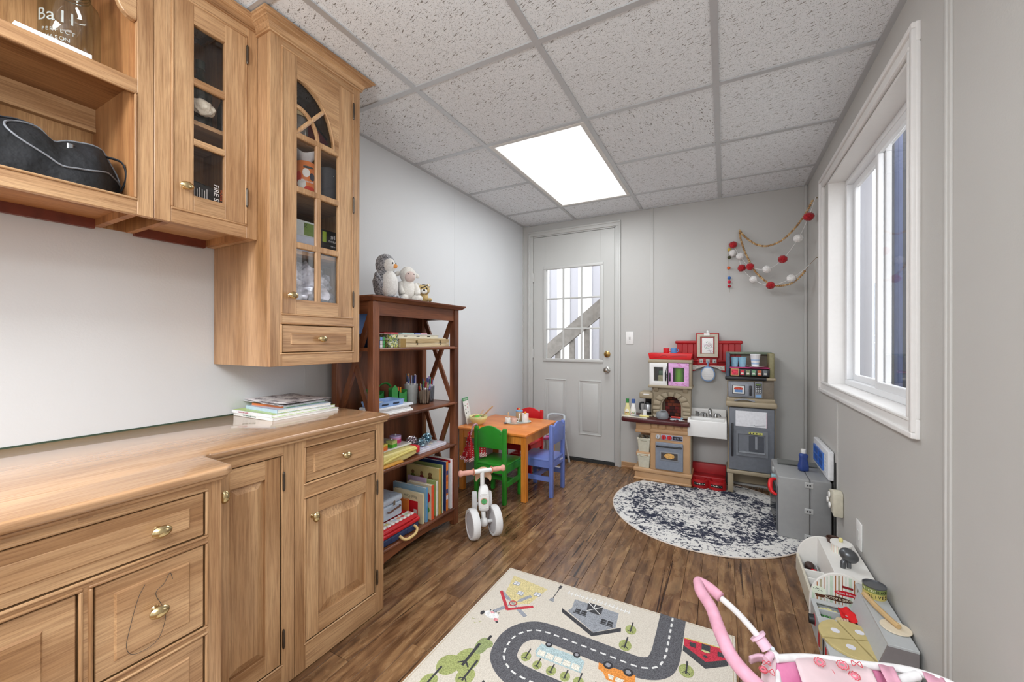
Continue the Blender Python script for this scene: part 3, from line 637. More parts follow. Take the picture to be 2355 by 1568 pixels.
for yy in (by0 + .010, by1 - .030):
    for (za, zb) in ((.762, 1.262), (.13, .716)):
        MB().beam((bx0 + pz, yy + .012, za), (bx1 - pz, yy + .012, zb), .018, .026).build('brace', DARKW['z'], t)
        MB().beam((bx0 + pz, yy + .0135, zb), (bx1 - pz, yy + .0135, za), .014, .026).build('brace', DARKW['z'], t)
    MB().box(bx0 + pz, bx1 - pz, yy, yy + .022, .716, .756).build('side_rail', DARKW['x'], t); MB().box(bx0 + pz, bx1 - pz, yy, yy + .022, .085, .125).build('side_rail', DARKW['x'], t)
ar = [(by0 + pz, .092), (by1 - pz, .092)] + [(by1 - pz - (by1 - by0 - 2 * pz) * k / 12, .030 + .030 * sin(pi * k / 12) ** .6) for k in range(13)]
MB().prism(ar, 'x', bx1 - .026, bx1 - .008).build('arched_apron', DARKW['y'], t)

def block(name, label, cat, x0, x1, y0, y1, z0, z1, m, group=None, bev=.0015, rz=0):
    o = MB().box(x0, x1, y0, y1, z0, z1).build(name, m, bev=bev)
    o.rotation_euler = (0, 0, rz); return tag(o, label, cat, group)
def book(label, x0, x1, y0, y1, z0, z1, cover, page='ece6d6', axis='y', group=None, name='book', spine=None, rz=0):
    """book whose thin axis is `axis`; cover boards and spine round a page block; spine on the +x side"""
    t = thing(name, label, 'book', ((x0 + x1) / 2, (y0 + y1) / 2, z0), rz, group)
    hx, hy, hz = (x1 - x0) / 2, (y1 - y0) / 2, z1 - z0; c = .0018; P = M(page, .8, var=.08, scale=200)
    cm = M(cover, .35, var=.03)
    if axis == 'y':
        MB().box(-hx + .003, hx - c, -hy + c, hy - c, .003, hz - .003).build('pages', P, t)
        MB().box(-hx, hx, -hy, -hy + c, 0, hz).build('cover', cm, t, bev=.0006); MB().box(-hx, hx, hy - c, hy, 0, hz).build('cover', cm, t, bev=.0006)
        MB().box(hx - c, hx + .0004, -hy + .0002, hy - .0002, 0, hz).build('spine', M(spine, .35) if spine else cm, t)
    else:
        MB().box(-hx + .003, hx - .003, -hy + c, hy - .003, c, hz - c).build('pages', P, t)
        MB().box(-hx, hx, -hy, hy, 0, c).build('cover', cm, t, bev=.0006); MB().box(-hx, hx, -hy, hy, hz - c, hz).build('cover', cm, t, bev=.0006)
        MB().box(-hx, hx, -hy - .0004, -hy + c, 0.0002, hz - .0002).build('spine', M(spine, .35) if spine else cm, t)
    return t
S1, S2, S3, S4, ST = 1.097, .756, .500, .106, 1.346
# ---- shelf 1
t = thing('puzzle_cube', 'small twisty puzzle cube with blue green and white squares on the upper shelf', 'toy', (-1.532, 1.440, S1))
MB().box(-.027, .027, -.027, .027, 0, .054).build('core', BLACK, t, bev=.002)
pc = ['5f8fd0', 'f2f2f0', '4fa35a', '3d6ec0', 'e7e7e4', '4fa35a', 'd7cf6a', '7fa3dc', '4fa35a']; ii = 0
for a in range(3):
    for b in range(3):
        u, v = -.018 + .018 * a, .009 + .018 * b
        MB().box(.027, .0278, u - .0075, u + .0075, v - .0075, v + .0075).build('sticker', M(pc[(b * 3 + a) % 9], .3), t)
        MB().box(u - .0075, u + .0075, -.0278, -.027, v - .0075, v + .0075).build('sticker', M(pc[(b * 2 + a * 4 + 1) % 9], .3), t)
nt = NT('leafy_print'); v = nt.coords((1, 1, 1), False); vo = nt.n('ShaderNodeTexVoronoi'); vo.inputs['Scale'].default_value = 140; nt.l(v, vo.inputs['Vector']); sp = nt.n('ShaderNodeSeparateColor'); nt.l(vo.outputs['Color'], sp.inputs[0])
nt.l(nt.ramp(sp.outputs[0], [(0, lin('3f4f66')), (.3, lin('7f9440')), (.55, lin('d8d46a')), (.75, lin('e8e8d8')), (1, lin('54703a'))]), nt.p.inputs['Base Color'])
block('picture_box', 'small box printed with tiny green leaves beside the wooden game case', 'box', -1.60, -1.500, 1.490, 1.552, S1, S1 + .066, nt.m)
t = thing('game_case', 'long pale wooden game case with two metal catches on the upper shelf', 'box', (-1.57, 1.775, S1), world=True)
PINE = oak('y', 'd9c49a', 'bfa577', 'e6d5b0', .5, 'pine')
MB().box(-1.70, -1.497, 1.565, 1.985, S1, S1 + .021).build('case_base', PINE, t, bev=.001); MB().box(-1.70, -1.497, 1.565, 1.985, S1 + .0225, S1 + .045).build('case_lid', PINE, t, bev=.001)
MB().box(-1.4968, -1.4958, 1.565, 1.603, S1, S1 + .045).build('end_grain', M('9b7d44', .6), t)
for yy in (1.69, 1.895):
    MB().tube([(-1.495, yy, S1 + .012), (-1.494, yy + .006, S1 + .017), (-1.495, yy + .001, S1 + .024), (-1.494, yy - .006, S1 + .030), (-1.495, yy, S1 + .036)], .0016, 8, 6).build('catch', IRON, t, smooth=True)
    MB().box(-1.4965, -1.4955, yy - .008, yy + .008, S1 + .023, S1 + .038).build('catch_plate', M('a08a55', .4, .8), t)
block('wooden_board', 'pale thin wooden puzzle board lying on the game case', 'board', -1.70, -1.500, 1.545, 1.955, S1 + .0454, S1 + .052, M('e6dcc0', .5))
t = thing('peg_board', 'white stacking board with dark slots above the pale puzzle board', 'board', (-1.60, 1.69, S1 + .0524), world=True)
MB().box(-1.70, -1.505, 1.43, 1.90, S1 + .0670, S1 + .070).build('board', M('dcdcd8', .5), t)
MB().box(-1.695, -1.508, 1.56, 1.89, S1 + .0524, S1 + .0670).build('riser', M('e2dcc8', .5), t)
for yy in (1.60, 1.70, 1.79): MB().box(-1.508, -1.5065, yy, yy + .025, S1 + .057, S1 + .062).build('slot', M('33342f', .6), t)
for k, (a, b, c) in enumerate(((1.47, 1.515, 'a8232c'), (1.517, 1.57, 'd84a55'), (1.60, 1.69, 'b9d3cf'), (1.70, 1.745, '7c86bb'), (1.747, 1.80, 'd9a7b7'))):
    block('wooden_tile', ['dark red', 'coral', 'pale aqua', 'slate blue', 'dusty pink'][k] + ' flat tile lying on the white stacking board', 'toy', -1.60, -1.515, a, b, S1 + .0705, S1 + .0785, M(c, .4), 'flat tiles on the stacking board')
o = block('picture_book', 'blue picture book leaning behind the side brace on the upper shelf', 'book', -1.70, -1.69, 1.395, 1.60, S1, S1 + .19, M('5e86c4', .4), bev=.001); o.name = 'picture_book'
block('storage_folder', 'blue and white folder standing at the back of the upper shelf', 'folder', -1.735, -1.71, 1.392, 1.50, S1, S1 + .14, M('d5dbe6', .4))
# ---- shelf 2
for k in range(4):
    block('coloring_pad', ['lowest white paper pad under the blue tray', 'second white paper pad with a dark cover edge', 'third white paper pad in the stack under the tray', 'top white paper pad directly beneath the blue tray'][k], 'paper pad', -1.612 + .004 * (k % 2), -1.485 - .006 * (k % 3), 1.395, 1.650 - .010 * (k % 3), S2 + .0105 * k + .0004, S2 + .0105 * (k + 1), M(['f1f0ee', 'e9e9ea', 'f4f3f0', 'dfe3ea'][k], .6), 'white paper pads on the second shelf')
t = thing('tray', 'light blue plastic tray with two slot handles on top of the paper pads', 'tray', (-1.552, 1.50, S2 + .043))
m = MB(); PBL = M('94b5e6', .35)
def rrect(hx, hy, r, n=6): return [(sx * (hx - r) + r * cos(q0 + pi / 2 * k / n), sy * (hy - r) + r * sin(q0 + pi / 2 * k / n)) for (sx, sy, q0) in ((1, 1, 0), (-1, 1, pi / 2), (-1, -1, pi), (1, -1, 1.5 * pi)) for k in range(n + 1)]
def loops(mb, rings, cap=True):
    """rings: list of point lists of equal length, bridged in order"""
    n = len(rings[0]); fs = [(k * n + i, k * n + (i + 1) % n, (k + 1) * n + (i + 1) % n, (k + 1) * n + i) for k in range(len(rings) - 1) for i in range(n)]
    if cap: fs += [tuple(reversed(range(n))), tuple(range((len(rings) - 1) * n, len(rings) * n))]
    return mb.add([p for r in rings for p in r], fs)
def tray_m(hx, hy, r, h, th=.004, fl=.01):
    R = [(hx - .006, hy - .006, 0), (hx - fl * .2, hy - fl * .2, h * .6), (hx, hy, h), (hx - .008, hy - .008, h), (hx - .012, hy - .012, th), ]
    return loops(MB(), [[(x, y, z) for x, y in rrect(a, b, r)] for a, b, z in R])
tray_m(.062, .10, .02, .026).build('tray_body', PBL, t, smooth=True)
for yy in (-.045, .03): MB().box(.0585, .0625, yy - .022, yy + .022, .008, .017).build('slot', M('1e2a40', .6), t, bev=.003)
block('notebook', 'pale notebook lying in the blue tray', 'book', -1.60, -1.53, 1.42, 1.48, S2 + .048, S2 + .066, M('d9dbd6', .5))
# green crayon caddy
t = thing('crayon_caddy', 'green cardboard caddy with a handle and rounded cups of crayons', 'caddy', (-1.655, 1.655, S2))
GRN = M('3f9a4c', .5)
def arch_box(mb, cx, cy, hw, hd, h, hr):
    pts = [(-hw, 0), (hw, 0)] + [(hw * cos(pi * k / 12), h + hr * sin(pi * k / 12)) for k in range(13)]
    for y_ in (cy - hd, cy + hd - .003): mb.add([(cx + 0, 0, 0)] * 0, []); mb.prism([(cx + a, b) for a, b in pts], 'y', y_, y_ + .003)
    return mb.box(cx - hw, cx - hw + .003, cy - hd, cy + hd, 0, h).box(cx + hw - .003, cx + hw, cy - hd, cy + hd, 0, h).box(cx - hw, cx + hw, cy - hd, cy + hd, 0, .003)
R90 = Matrix.Rotation(pi / 2, 4, 'Z')
for cy, cx in ((-.062, -.06), (.055, .0)):
    m = MB(); hw, hd = .034, .040
    m.box(cx - hd, cx + hd, cy - hw, cy - hw + .003, 0, .095).box(cx - hd, cx + hd, cy + hw - .003, cy + hw, 0, .095).box(cx - hd, cx - hd + .003, cy - hw, cy + hw, 0, .105).box(cx - hd, cx + hd, cy - hw, cy + hw, 0, .003)
    m.prism([(cy - hw, 0), (cy + hw, 0), (cy + hw, .095)] + [(cy + hw - hw * 2 * k / 8, .095 - .018 * sin(pi * k / 8)) for k in range(1, 8)] + [(cy - hw, .095)], 'x', cx + hd - .003, cx + hd)
    m.build('cup', GRN, t)
    rc = random.Random(int(cy * 1000)); 
    for k in range(14):
        c = rc.choice(['c8232b', 'e0662b', 'b01f4a', '2f4fae', 'd9d2c4', '8a4a2a', 'e8a02b', 'c23a3a', 'a88f80', '4b2f2a'])
        x_, y_ = cx + rc.uniform(-.026, .026), cy + rc.uniform(-.022, .022); h_ = rc.uniform(.095, .115)
        MB().cyl((x_, y_, .004), (x_ + rc.uniform(-.008, .008), y_ + rc.uniform(-.008, .008), h_), .004, n=8).build('crayon', M(c, .5), t)
m = MB(); m.prism([(-.030, 0), (.016, 0), (.016, .105)] + [(.016 - .046 * k / 10, .105 + .022 * sin(pi * k / 10)) for k in range(1, 10)] + [(-.030, .105)], 'x', .036, .0395); m.build('front_panel', GRN, t)
MB().tube([(-.05, -.05, .112), (-.05, -.02, .130), (-.05, .02, .132), (-.05, .05, .112)], .007, 8, 5, flat=.4).build('handle', M('2f8a3c', .5), t, smooth=True)
def pens(t, n, r, zb, z0, z1, cols, seed, rr=.0045, lean=.012):
    rc = random.Random(seed)
    for k in range(n):
        a = 2 * pi * k / n; q = r * (.45 if k % 3 == 0 else .85); x_, y_ = q * cos(a), q * sin(a); h_ = rc.uniform(z0, z1); c = cols[k % len(cols)]
        d = Vector((x_ + rc.uniform(-lean, lean), y_ + rc.uniform(-lean, lean), h_)); b_ = Vector((x_ * .8, y_ * .8, zb)); md = b_.lerp(d, .72)
        o = MB().cyl(b_, md, rr * .9, n=8).build('pen', M('e9e9ee', .35), t)
        MB().cyl(md, d, rr, rr * .85, n=8).build('pen_cap', M(c, .3), o)
CUPC = glass('clear_plastic', (.92, .94, .97), .05, .72)
def pen_cup(label, x, y, r, h, m, cols, n, z0, z1, seed, prof=None):
    t = thing('pen_cup', label, 'pen cup', (x, y, S2), group='pen cups on the second shelf')
    MB().lathe([(r * .86, 0), (r * .93, h * .3), (r, h), (r - .002, h), (r * .90, h * .3), (r * .83, .003), (0, .003)], n=20).build('cup', m, t, smooth=True); pens(t, n, r * .8, .005, z0, z1, cols, seed)
pen_cup('tall frosted cup of markers standing at the back of the shelf', -1.668, 1.835, .040, .115, M('b9bdbc', .4), ['2a3c8a', 'a8a6c8', 'f0f0f0', '1a4a52', '3fa0b8', 'c9c07a', '303038', 'e69a2b'], 10, .165, .18, 1)
pen_cup('fluted clear cup of crayons and pencils nearest the shelf edge', -1.585, 1.855, .038, .088, glass('amber_plastic', (.96, .88, .80), .08, .75), ['c8402b', '8f86d8', 'd8cf9a', '20242c', '7a1f24', '6aa04a', 'e0b060'], 12, .105, .135, 2)
pen_cup('dark-based clear cup of colored markers against the right post', -1.628, 1.940, .042, .095, CUPC, ['3a5c92', 'd0262f', '4a6cb0', '3f9a78', 'b99ad8', 'd878b0', '5d7fb8', 'c03048'], 12, .135, .155, 3)
# ---- shelf 3
block('plastic_sheet', 'flat pale plastic sheet carrying three small shape toys', 'plastic sheet', -1.72, -1.520, 1.392, 1.68, S3 + .062, S3 + .072, M('e4e2da', .4), bev=.003)
t = thing('toy_case', 'yellow and cream plastic toy case with a red catch', 'case', (-1.6, 1.54, S3), world=True)
MB().prism([(1.392, S3 + .002), (1.60, S3 + .002), (1.69, S3 + .016), (1.695, S3 + .055), (1.60, S3 + .061), (1.392, S3 + .061)], 'x', -1.70, -1.485).build('case_body', M('e3d58c', .35), t, bev=.010, seg=4)
MB().tube([(-1.482, 1.42, S3 + .022), (-1.478, 1.50, S3 + .036), (-1.478, 1.60, S3 + .044), (-1.482, 1.67, S3 + .044)], .008, 10, 5).build('handle', M('dccb72', .35), t, smooth=True)
MB().box(-1.60, -1.478, 1.674, 1.6985, S3 + .020, S3 + .058).build('catch', M('cf2e36', .35), t, bev=.006, seg=3)
t = thing('toy_case', 'orange plastic edge of a toy box lying at the front of the yellow case', 'case', (-1.5, 1.44, S3), world=True); MB().box(-1.484, -1.468, 1.392, 1.56, S3 + .0005, S3 + .012).build('box_edge', M('e0a040', .4), t, bev=.004, seg=2); MB().box(-1.484, -1.47, 1.40, 1.55, S3 + .0122, S3 + .016).build('lid', M('e6b45a', .4), t)
def shape_toy(label, x, y, r, h, cols, n=4):
    t = thing('shape_stacker', label, 'toy', (x, y, S3 + .0724), rad(10), group='small layered shape toys on the lid')
    for k, c in enumerate(cols):
        o = MB().lathe([(r * 1.2, 0), (r * 1.2, h / len(cols) - .0006)], (0, 0, k * h / len(cols)), n if n > 4 else 4, rot=None); o.xf(Matrix.Rotation(pi / 4, 4, 'Z') if n == 4 else Matrix()); o.build('layer', M(c, .4), t, bev=.0008, smooth=(n > 4))
    MB().ball((0, 0, h + .004), .005, n=10, m=6).build('knob', M('cfd2cf', .3), t, smooth=True)
shape_toy('orange and yellow square layered toy', -1.535, 1.478, .022, .034, ['e2682c', 'e9842e', 'd9c45a'])
shape_toy('green and lime square layered toy in the middle', -1.545, 1.552, .024, .036, ['58b436', '58b436', 'c6cf86', 'b9c47a'])
shape_toy('pink and lilac round layered toy', -1.60, 1.635, .026, .038, ['d63a78', 'd63a78', 'e2a4cc', 'c7b3e0'], 20)
t = thing('craft_box', 'flat clear plastic craft box with small compartments on the third shelf', 'box', (-1.585, 1.83, S3 + .0005))
loops(MB(), [[(x, y, z) for x, y in rrect(.095, .125, .01)] for z in (0, .018)]).build('box_body', M('d3d0da', .25), t, bev=.002)
rc = random.Random(9)
for k in range(26): MB().box(*(lambda x, y: (x, x + .018, y, y + .018))(rc.uniform(-.08, .06), rc.uniform(-.11, .09)), .017, .020).build('bead_pile', M(rc.choice(['e6c8d4', 'd7d4ea', 'f0eef2', 'cfe0e6', 'e9dcc9']), .4), t)
for k, (x, y, r, lab, c) in enumerate(((-1.60, 1.77, .030, 'large crumpled ball of foil ribbon with pink flecks', 'cfc6cc'), (-1.545, 1.79, .026, 'silver blue foil ribbon bundle at the front', '9fb6c0'), (-1.575, 1.865, .028, 'silver blue foil ribbon bundle on the right', '8fb0be'))):
    o = MB().ball((0, 0, 0), r, r, r * .85, 28, 18, jit=.6, seed=k, fr=5.5).build('foil_bundle', M(c, .2, .85), None, recalc=True); o.location = (x, y, S3 + .019 ); tag(o, lab, 'ornament', 'foil ribbon bundles on the craft box')
# ---- shelf 4 : books, cover side towards the camera
g = 'children books standing on the bottom shelf'
rows = [('tall white book with red title edge, rightmost on the bottom shelf', -1.735, -1.474, 1.970, 1.992, .300, 'f0eef0', None, 'f4f4f6'),
 ('blue and orange picture book with patterned spine', -1.735, -1.478, 1.930, 1.950, .295, '2c3f78', None, 'e2832e'),
 ('olive green picture book taller than its neighbors', -1.745, -1.480, 1.896, 1.906, .284, '8f9c62', None, 'dfe0d4'),
 ('tan picture book with cartoon figures on its cover', -1.735, -1.482, 1.868, 1.884, .270, 'd2c288', None, 'd8963c'),
 ('small green book half hidden behind the red flower book', -1.700, -1.484, 1.845, 1.857, .205, 'a9bd78', None, 'f0f0ea'),
 ('lilac board book behind the pale blue book', -1.690, -1.55, 1.828, 1.838, .215, 'c2aac8', None, 'c2aac8'),
 ('cream board book with a large red flower', -1.660, -1.476, 1.792, 1.815, .196, 'ead9b8', None, 'e8552f'),
 ('pale blue picture book with rounded corners', -1.735, -1.484, 1.755, 1.770, .193, '9fc2dc', None, '5d9ac8'),
 ('cream picture book with a red block on its cover', -1.705, -1.486, 1.728, 1.742, .168, 'e9dfb8', None, 'd8cfa6')]
for r_ in rows: book(r_[0], r_[1], r_[2], r_[3], r_[4], S4 + .0005, S4 + r_[5], r_[6], group=g, spine=r_[8])
B = {o['label']: o for o in bpy.data.objects if o.get('category') == 'book' and o.name.startswith('book')}
def dec(label, name, mb, c): mb.build(name, M(c, .5), B[label])
L9 = rows[8][0]; dec(L9, 'red_block', MB().box(-.06, .075, -.0076, -.0071, .03, .12), 'c8202a'); dec(L9, 'label_square', MB().box(.045, .068, -.0079, -.0077, .05, .075), 'e8e8e2')
text('cover_title', 'Red Cow', .026, frame_m((.02, -.0075, .142), (-1, 0, 0), (0, 0, -1)), M('8a8468', .6), B[L9], .0002)
L7 = rows[6][0]; dec(L7, 'flower', MB().ball((.03, -.0118, .125), .055, .0006, .045, 16, 8), 'd8242a'); dec(L7, 'leaf', MB().ball((.03, -.0118, .055), .05, .0006, .028, 16, 8), '5aa048'); dec(L7, 'barcode_panel', MB().box(.03, .07, -.0122, -.0116, .008, .034), 'f0f0ee')
L4 = rows[3][0]
for k, (x, h, c) in enumerate(((-.075, .06, '6a7a3a'), (-.005, .055, '8a3030'), (.06, .085, '6b4a2a'))):
    dec(L4, 'figure', MB().ball((x, -.0082, .265 - .045 - h * .35), .016 + .006 * (k == 2), .0005, h * .35, 14, 8), c); dec(L4, 'figure_head', MB().ball((x, -.0084, .265 - .045 + .006), .012 + .004 * (k == 2), .0005, .012, 14, 8), '7a5a38')
L1 = rows[0][0]; dec(L1, 'red_edge', MB().box(.118, .1312, .006, .0112, 0, .3), 'b8202c'); dec(L1, 'title_band', MB().box(-.12, .128, -.0116, -.0109, .278, .296), 'c8202c')
L2 = rows[1][0]
for k in range(7): dec(L2, 'spine_patch', MB().box(.1290, .1296, -.008, .008, .03 + k * .037, .055 + k * .037), ['e2832e', 'e9e9ee', '2c3f78', 'e2832e', 'c8602a', '2c3f78', 'e2832e'][k])
L8 = rows[7][0]
for k, (x, z_) in enumerate(((-.07, .165), (.03, .15), (.085, .135))): dec(L8, 'bird', MB().ball((x, -.0078, z_ - .01), .02, .0005, .010, 14, 8), 'e6edf2')
o = book('small orange and white book leaning against the metal lunch case', -1.665, -1.575, 1.705, 1.716, S4 + .05, S4 + .130, 'd9803a', group=g)
# cases
t = thing('toy_suitcase', 'dark blue plastic carry case with a yellow handle on the bottom shelf', 'case', (-1.59, 1.60, S4 + .0005), world=True)
NAVY = M('2f3f66', .4)
MB().box(-1.70, -1.478, 1.395, 1.69, S4 + .001, S4 + .038).build('case_body', NAVY, t, bev=.010, seg=3)
for yy in (1.48, 1.60): MB().box(-1.479, -1.474, yy, yy + .05, S4 + .006, S4 + .034).build('rib', NAVY, t, bev=.002)
MB().tube([(-1.476, 1.54, S4 + .018), (-1.452, 1.545, S4 + .006), (-1.444, 1.57, S4 + .000), (-1.444, 1.62, S4 + .004), (-1.452, 1.645, S4 + .020), (-1.476, 1.648, S4 + .030)], .0075, 10, 6).build('handle', M('e8c888', .35), t, smooth=True)
t = thing('toy_keyboard', 'red toy keyboard with a row of coloured keys between blue case and metal lunch case', 'toy', (-1.59, 1.60, S4 + .039), world=True)
RED = M('cc1f2a', .35); zk = S4 + .039
MB().prism([(-1.70, zk), (-1.476, zk), (-1.472, zk + .018), (-1.50, zk + .034), (-1.70, zk + .040)], 'y', 1.392, 1.695).build('keyboard_body', RED, t, bev=.006, seg=3)
MB().tube([(-1.482, 1.42, zk + .030), (-1.476, 1.50, zk + .034), (-1.476, 1.60, zk + .034), (-1.482, 1.68, zk + .030)], .005, 8, 4).build('handle_ridge', RED, t, smooth=True)
for k in range(10):
    y_ = 1.402 + k * .0288
    MB().box(-1.556, -1.506, y_, y_ + .023, zk + .033, zk + .042).build('key', M('f1efe9', .4), t, bev=.003); MB().box(-1.538, -1.520, y_ + .003, y_ + .02, zk + .0418, zk + .0428).build('key_dot', M(['d84a3a', '9cc4dc', 'e9a08c', 'd8cf6a', 'e9e9e9', 'b9c4d8', 'e09a78', 'cf5a5a', 'b8d0a8', 'e8b0a0'][k], .4), t)
t = thing('lunch_case', 'pale blue metal lunch case with a leather handle and doodled lid', 'case', (-1.62, 1.50, zk + .043), world=True)
LC = M('c9d7e8', .3, .15); zl = zk + .0435
MB().box(-1.70, -1.552, 1.393, 1.640, zl, zl + .075).build('case_body', LC, t, bev=.012, seg=4); MB().box(-1.703, -1.549, 1.393, 1.643, zl + .077, zl + .112).build('lid', LC, t, bev=.014, seg=4)
MB().tube([(-1.549, 1.53, zl + .045), (-1.540, 1.535, zl + .045), (-1.538, 1.57, zl + .052), (-1.540, 1.61, zl + .055), (-1.549, 1.615, zl + .055)], .0045, 8, 6).build('handle', M('6b4a3c', .5), t, smooth=True)
MB().box(-1.549, -1.546, 1.568, 1.582, zl + .068, zl + .092).build('latch', M('9a8f80', .3, .9), t, bev=.003)
rc = random.Random(4)
for k in range(14):
    x, y = rc.uniform(-1.685, -1.575), rc.uniform(1.41, 1.62); MB().tube([(x, y, zl + .1125), (x + rc.uniform(-.015, .015), y + rc.uniform(-.02, .02), zl + .1125), (x + rc.uniform(-.02, .02), y + rc.uniform(-.02, .02), zl + .1125)], .0007, 5, 4).build('doodle', M('56688c', .6), t)
# ---- plush toys on top
def fur(name, c1, c2, sc, lo, hi, rough=.95):
    t = NT(name); v = t.coords((1, 1, 1), False); n = t.noise(v, sc, 4, .75, 1.5); t.l(t.ramp(n, [(lo, lin(c1)), (hi, lin(c2))]), t.p.inputs['Base Color']); t.p.inputs['Roughness'].default_value = rough
    t.p.inputs['Sheen Weight'].default_value = .3; t.bump(t.noise(v, sc * 1.2, 3, .7), .7, .004); return t.m
GREYF = fur('grey_fur', '32343c', 'cfd0d6', 130, .44, .58); WHF = fur('white_fur', 'dcdad6', 'f4f3f0', 130, .35, .6)
t = thing('plush_penguin', 'fluffy grey and white plush penguin with an orange beak on the bookcase', 'plush toy', (-1.585, 1.545, ST + .001), rad(14))
MB().ball((0, .0, .085), .066, .058, .088, 26, 18, jit=.06, seed=1).build('body', GREYF, t, smooth='all'); MB().ball((.0, 0, .185), .052, .050, .058, 26, 18, jit=.06, seed=2).build('head', GREYF, t, smooth='all')
MB().ball((.030, -.012, .080), .045, .047, .075, 24, 16, jit=.05, seed=3).build('belly', WHF, t, smooth='all'); MB().ball((.026, -.012, .180), .036, .034, .040, 24, 16, jit=.03, seed=4).build('face', WHF, t, smooth='all')
for s in (-1, 1): MB().ball((.0, s * .062, .085), .022, .016, .055, 18, 12, Matrix.Rotation(s * -.5, 3, 'X'), jit=.06, seed=5).build('wing', GREYF, t, smooth='all')
for s in (-1, 1): MB().ball((.0595, s * .016 - .012, .188), .0035, .0045, .0055, 10, 6).build('eye', BLACK, t, smooth=True)
MB().ball((.064, -.012, .174), .014, .009, .012, 12, 8).build('beak', M('e8a25a', .7), t, smooth=True)
for s in (-1, 1): MB().ball((.055, s * .032, .012), .026, .018, .012, 14, 8).build('foot', GREYF, t, smooth='all')
t = thing('plush_lamb', 'cream plush lamb with a pink face sitting beside the penguin', 'plush toy', (-1.575, 1.697, ST + .001), rad(-24))
CRM = fur('cream_fur', 'e3dfd6', 'f3f0ea', 150, .35, .6)
MB().ball((0, 0, .068), .045, .048, .068, 24, 16, jit=.05, seed=7).build('body', CRM, t, smooth='all'); MB().ball((.012, 0, .152), .042, .046, .044, 24, 16, jit=.05, seed=8).build('head', CRM, t, smooth='all')
MB().ball((.036, 0, .142), .026, .031, .032, 20, 14).build('face', M('d9c4bd', .9), t, smooth='all'); MB().ball((.008, 0, .188), .022, .026, .012, 16, 10, jit=.1, seed=9).build('fringe', CRM, t, smooth='all')
for s in (-1, 1):
    MB().ball((.0, s * .056, .156), .010, .020, .013, 14, 8, Matrix.Rotation(s * -.5, 3, 'X')).build('ear', CRM, t, smooth='all'); MB().ball((.056, s * .016, .152), .003, .0032, .0038, 8, 6).build('eye', BLACK, t, smooth=True)
    MB().tube([(.01, s * .042, .105), (.03, s * .050, .072), (.045, s * .044, .045)], [.014, .015, .014], 12, 5).build('arm', CRM, t, smooth='all'); MB().tube([(.01, s * .032, .022), (.05, s * .040, .020), (.078, s * .042, .018)], [.020, .018, .018], 12, 5).build('leg', CRM, t, smooth='all')
t = thing('plush_leopard', 'little spotted tan plush leopard with white muzzle, last on the bookcase', 'plush toy', (-1.540, 1.795, ST + .001), rad(-44))
LEO = fur('leopard_fur', 'b79a62', 'cdb57e', 60, .4, .6); SPOT = M('2a231c', .8)
MB().ball((0, 0, .030), .026, .030, .034, 20, 14).build('body', LEO, t, smooth='all'); MB().ball((.006, 0, .078), .030, .036, .032, 22, 14).build('head', LEO, t, smooth='all'); MB().ball((.028, 0, .068), .015, .020, .015, 16, 10).build('muzzle', M('f0eee9', .8), t, smooth='all')
MB().ball((.043, 0, .073), .004, .007, .005, 10, 6).build('nose', SPOT, t, smooth=True)
for s in (-1, 1):
    MB().ball((0, s * .028, .105), .007, .012, .012, 14, 8).build('ear', LEO, t, smooth='all'); MB().ball((.005, s * .028, .105), .004, .008, .008, 12, 8).build('inner_ear', M('f0eee9', .8), t, smooth='all')
    MB().ball((.031, s * .013, .086), .003, .004, .005, 8, 6).build('eye', SPOT, t, smooth=True); MB().ball((.028, s * .034, .020), .022, .012, .012, 14, 8).build('paw', LEO, t, smooth='all')
rc = random.Random(2)
for k in range(22):
    a, b = rc.uniform(-1.4, 1.4), rc.uniform(-.2, 1.2); n_ = Vector((cos(b) * cos(a), cos(b) * sin(a), sin(b))); c = Vector((.006 + .0298 * n_.x, .0358 * n_.y, .078 + .0318 * n_.z))
    if (c - Vector((.028, 0, .068))).length < .022: continue
    MB().ball(c, .0022, .005, .0040, 8, 5, n_.to_track_quat('X', 'Z').to_matrix()).build('spot', SPOT, t)
# ---- magazines on the worktop
ZT = .8222
g = 'books and magazines stacked on the worktop'
def mag(label, c, hx, hy, z0, z1, rz, cover, name='magazine', spine=None):
    t = thing(name, label, 'book', (c[0], c[1], z0), rz, g); MB().box(-hx + .002, hx - .001, -hy + .002, hy - .002, .0008, z1 - z0 - .0008).build('pages', M('f2f2f0', .7, var=.1, scale=300), t)
    MB().box(-hx, hx, -hy, hy, 0, .0012).build('cover', M(cover, .25), t); MB().box(-hx, hx, -hy, hy, z1 - z0 - .0012, z1 - z0).build('cover', M(cover, .25), t); MB().box(-hx, hx, -hy - .0005, -hy + .001, 0, z1 - z0).build('spine', M(spine or cover, .3), t); return t
a = mag('white glossy magazine at the bottom of the worktop stack', (-1.660, 1.062), .135, .148, ZT, ZT + .011, 0, 'eeeeea')
text('spine_print', 'WILD ANIMALS  FIRST STICKERS', .0065, frame_m((-.02, -.1490, .0055), (1, 0, 0), (0, 0, 1)), M('5a7a6a', .5), a, .0002)
a = mag('white and lime green workbook second from the bottom', (-1.672, 1.058), .132, .145, ZT + .0112, ZT + .0235, rad(1.5), 'b4cc6a', spine='eceeee')
text('spine_print', 'SUPER FUN GAMES', .008, frame_m((-.05, -.1460, .006), (1, 0, 0), (0, 0, 1)), M('b04a5a', .5), a, .0002)
mag('pale sky blue hardback in the middle of the worktop stack', (-1.655, 1.065), .115, .118, ZT + .0237, ZT + .0370, rad(-2), 'bccfe4')
mag('green and orange paperback near the top of the stack', (-1.670, 1.075), .100, .100, ZT + .0372, ZT + .0465, rad(3), '4fae4a', spine='e07a3a')
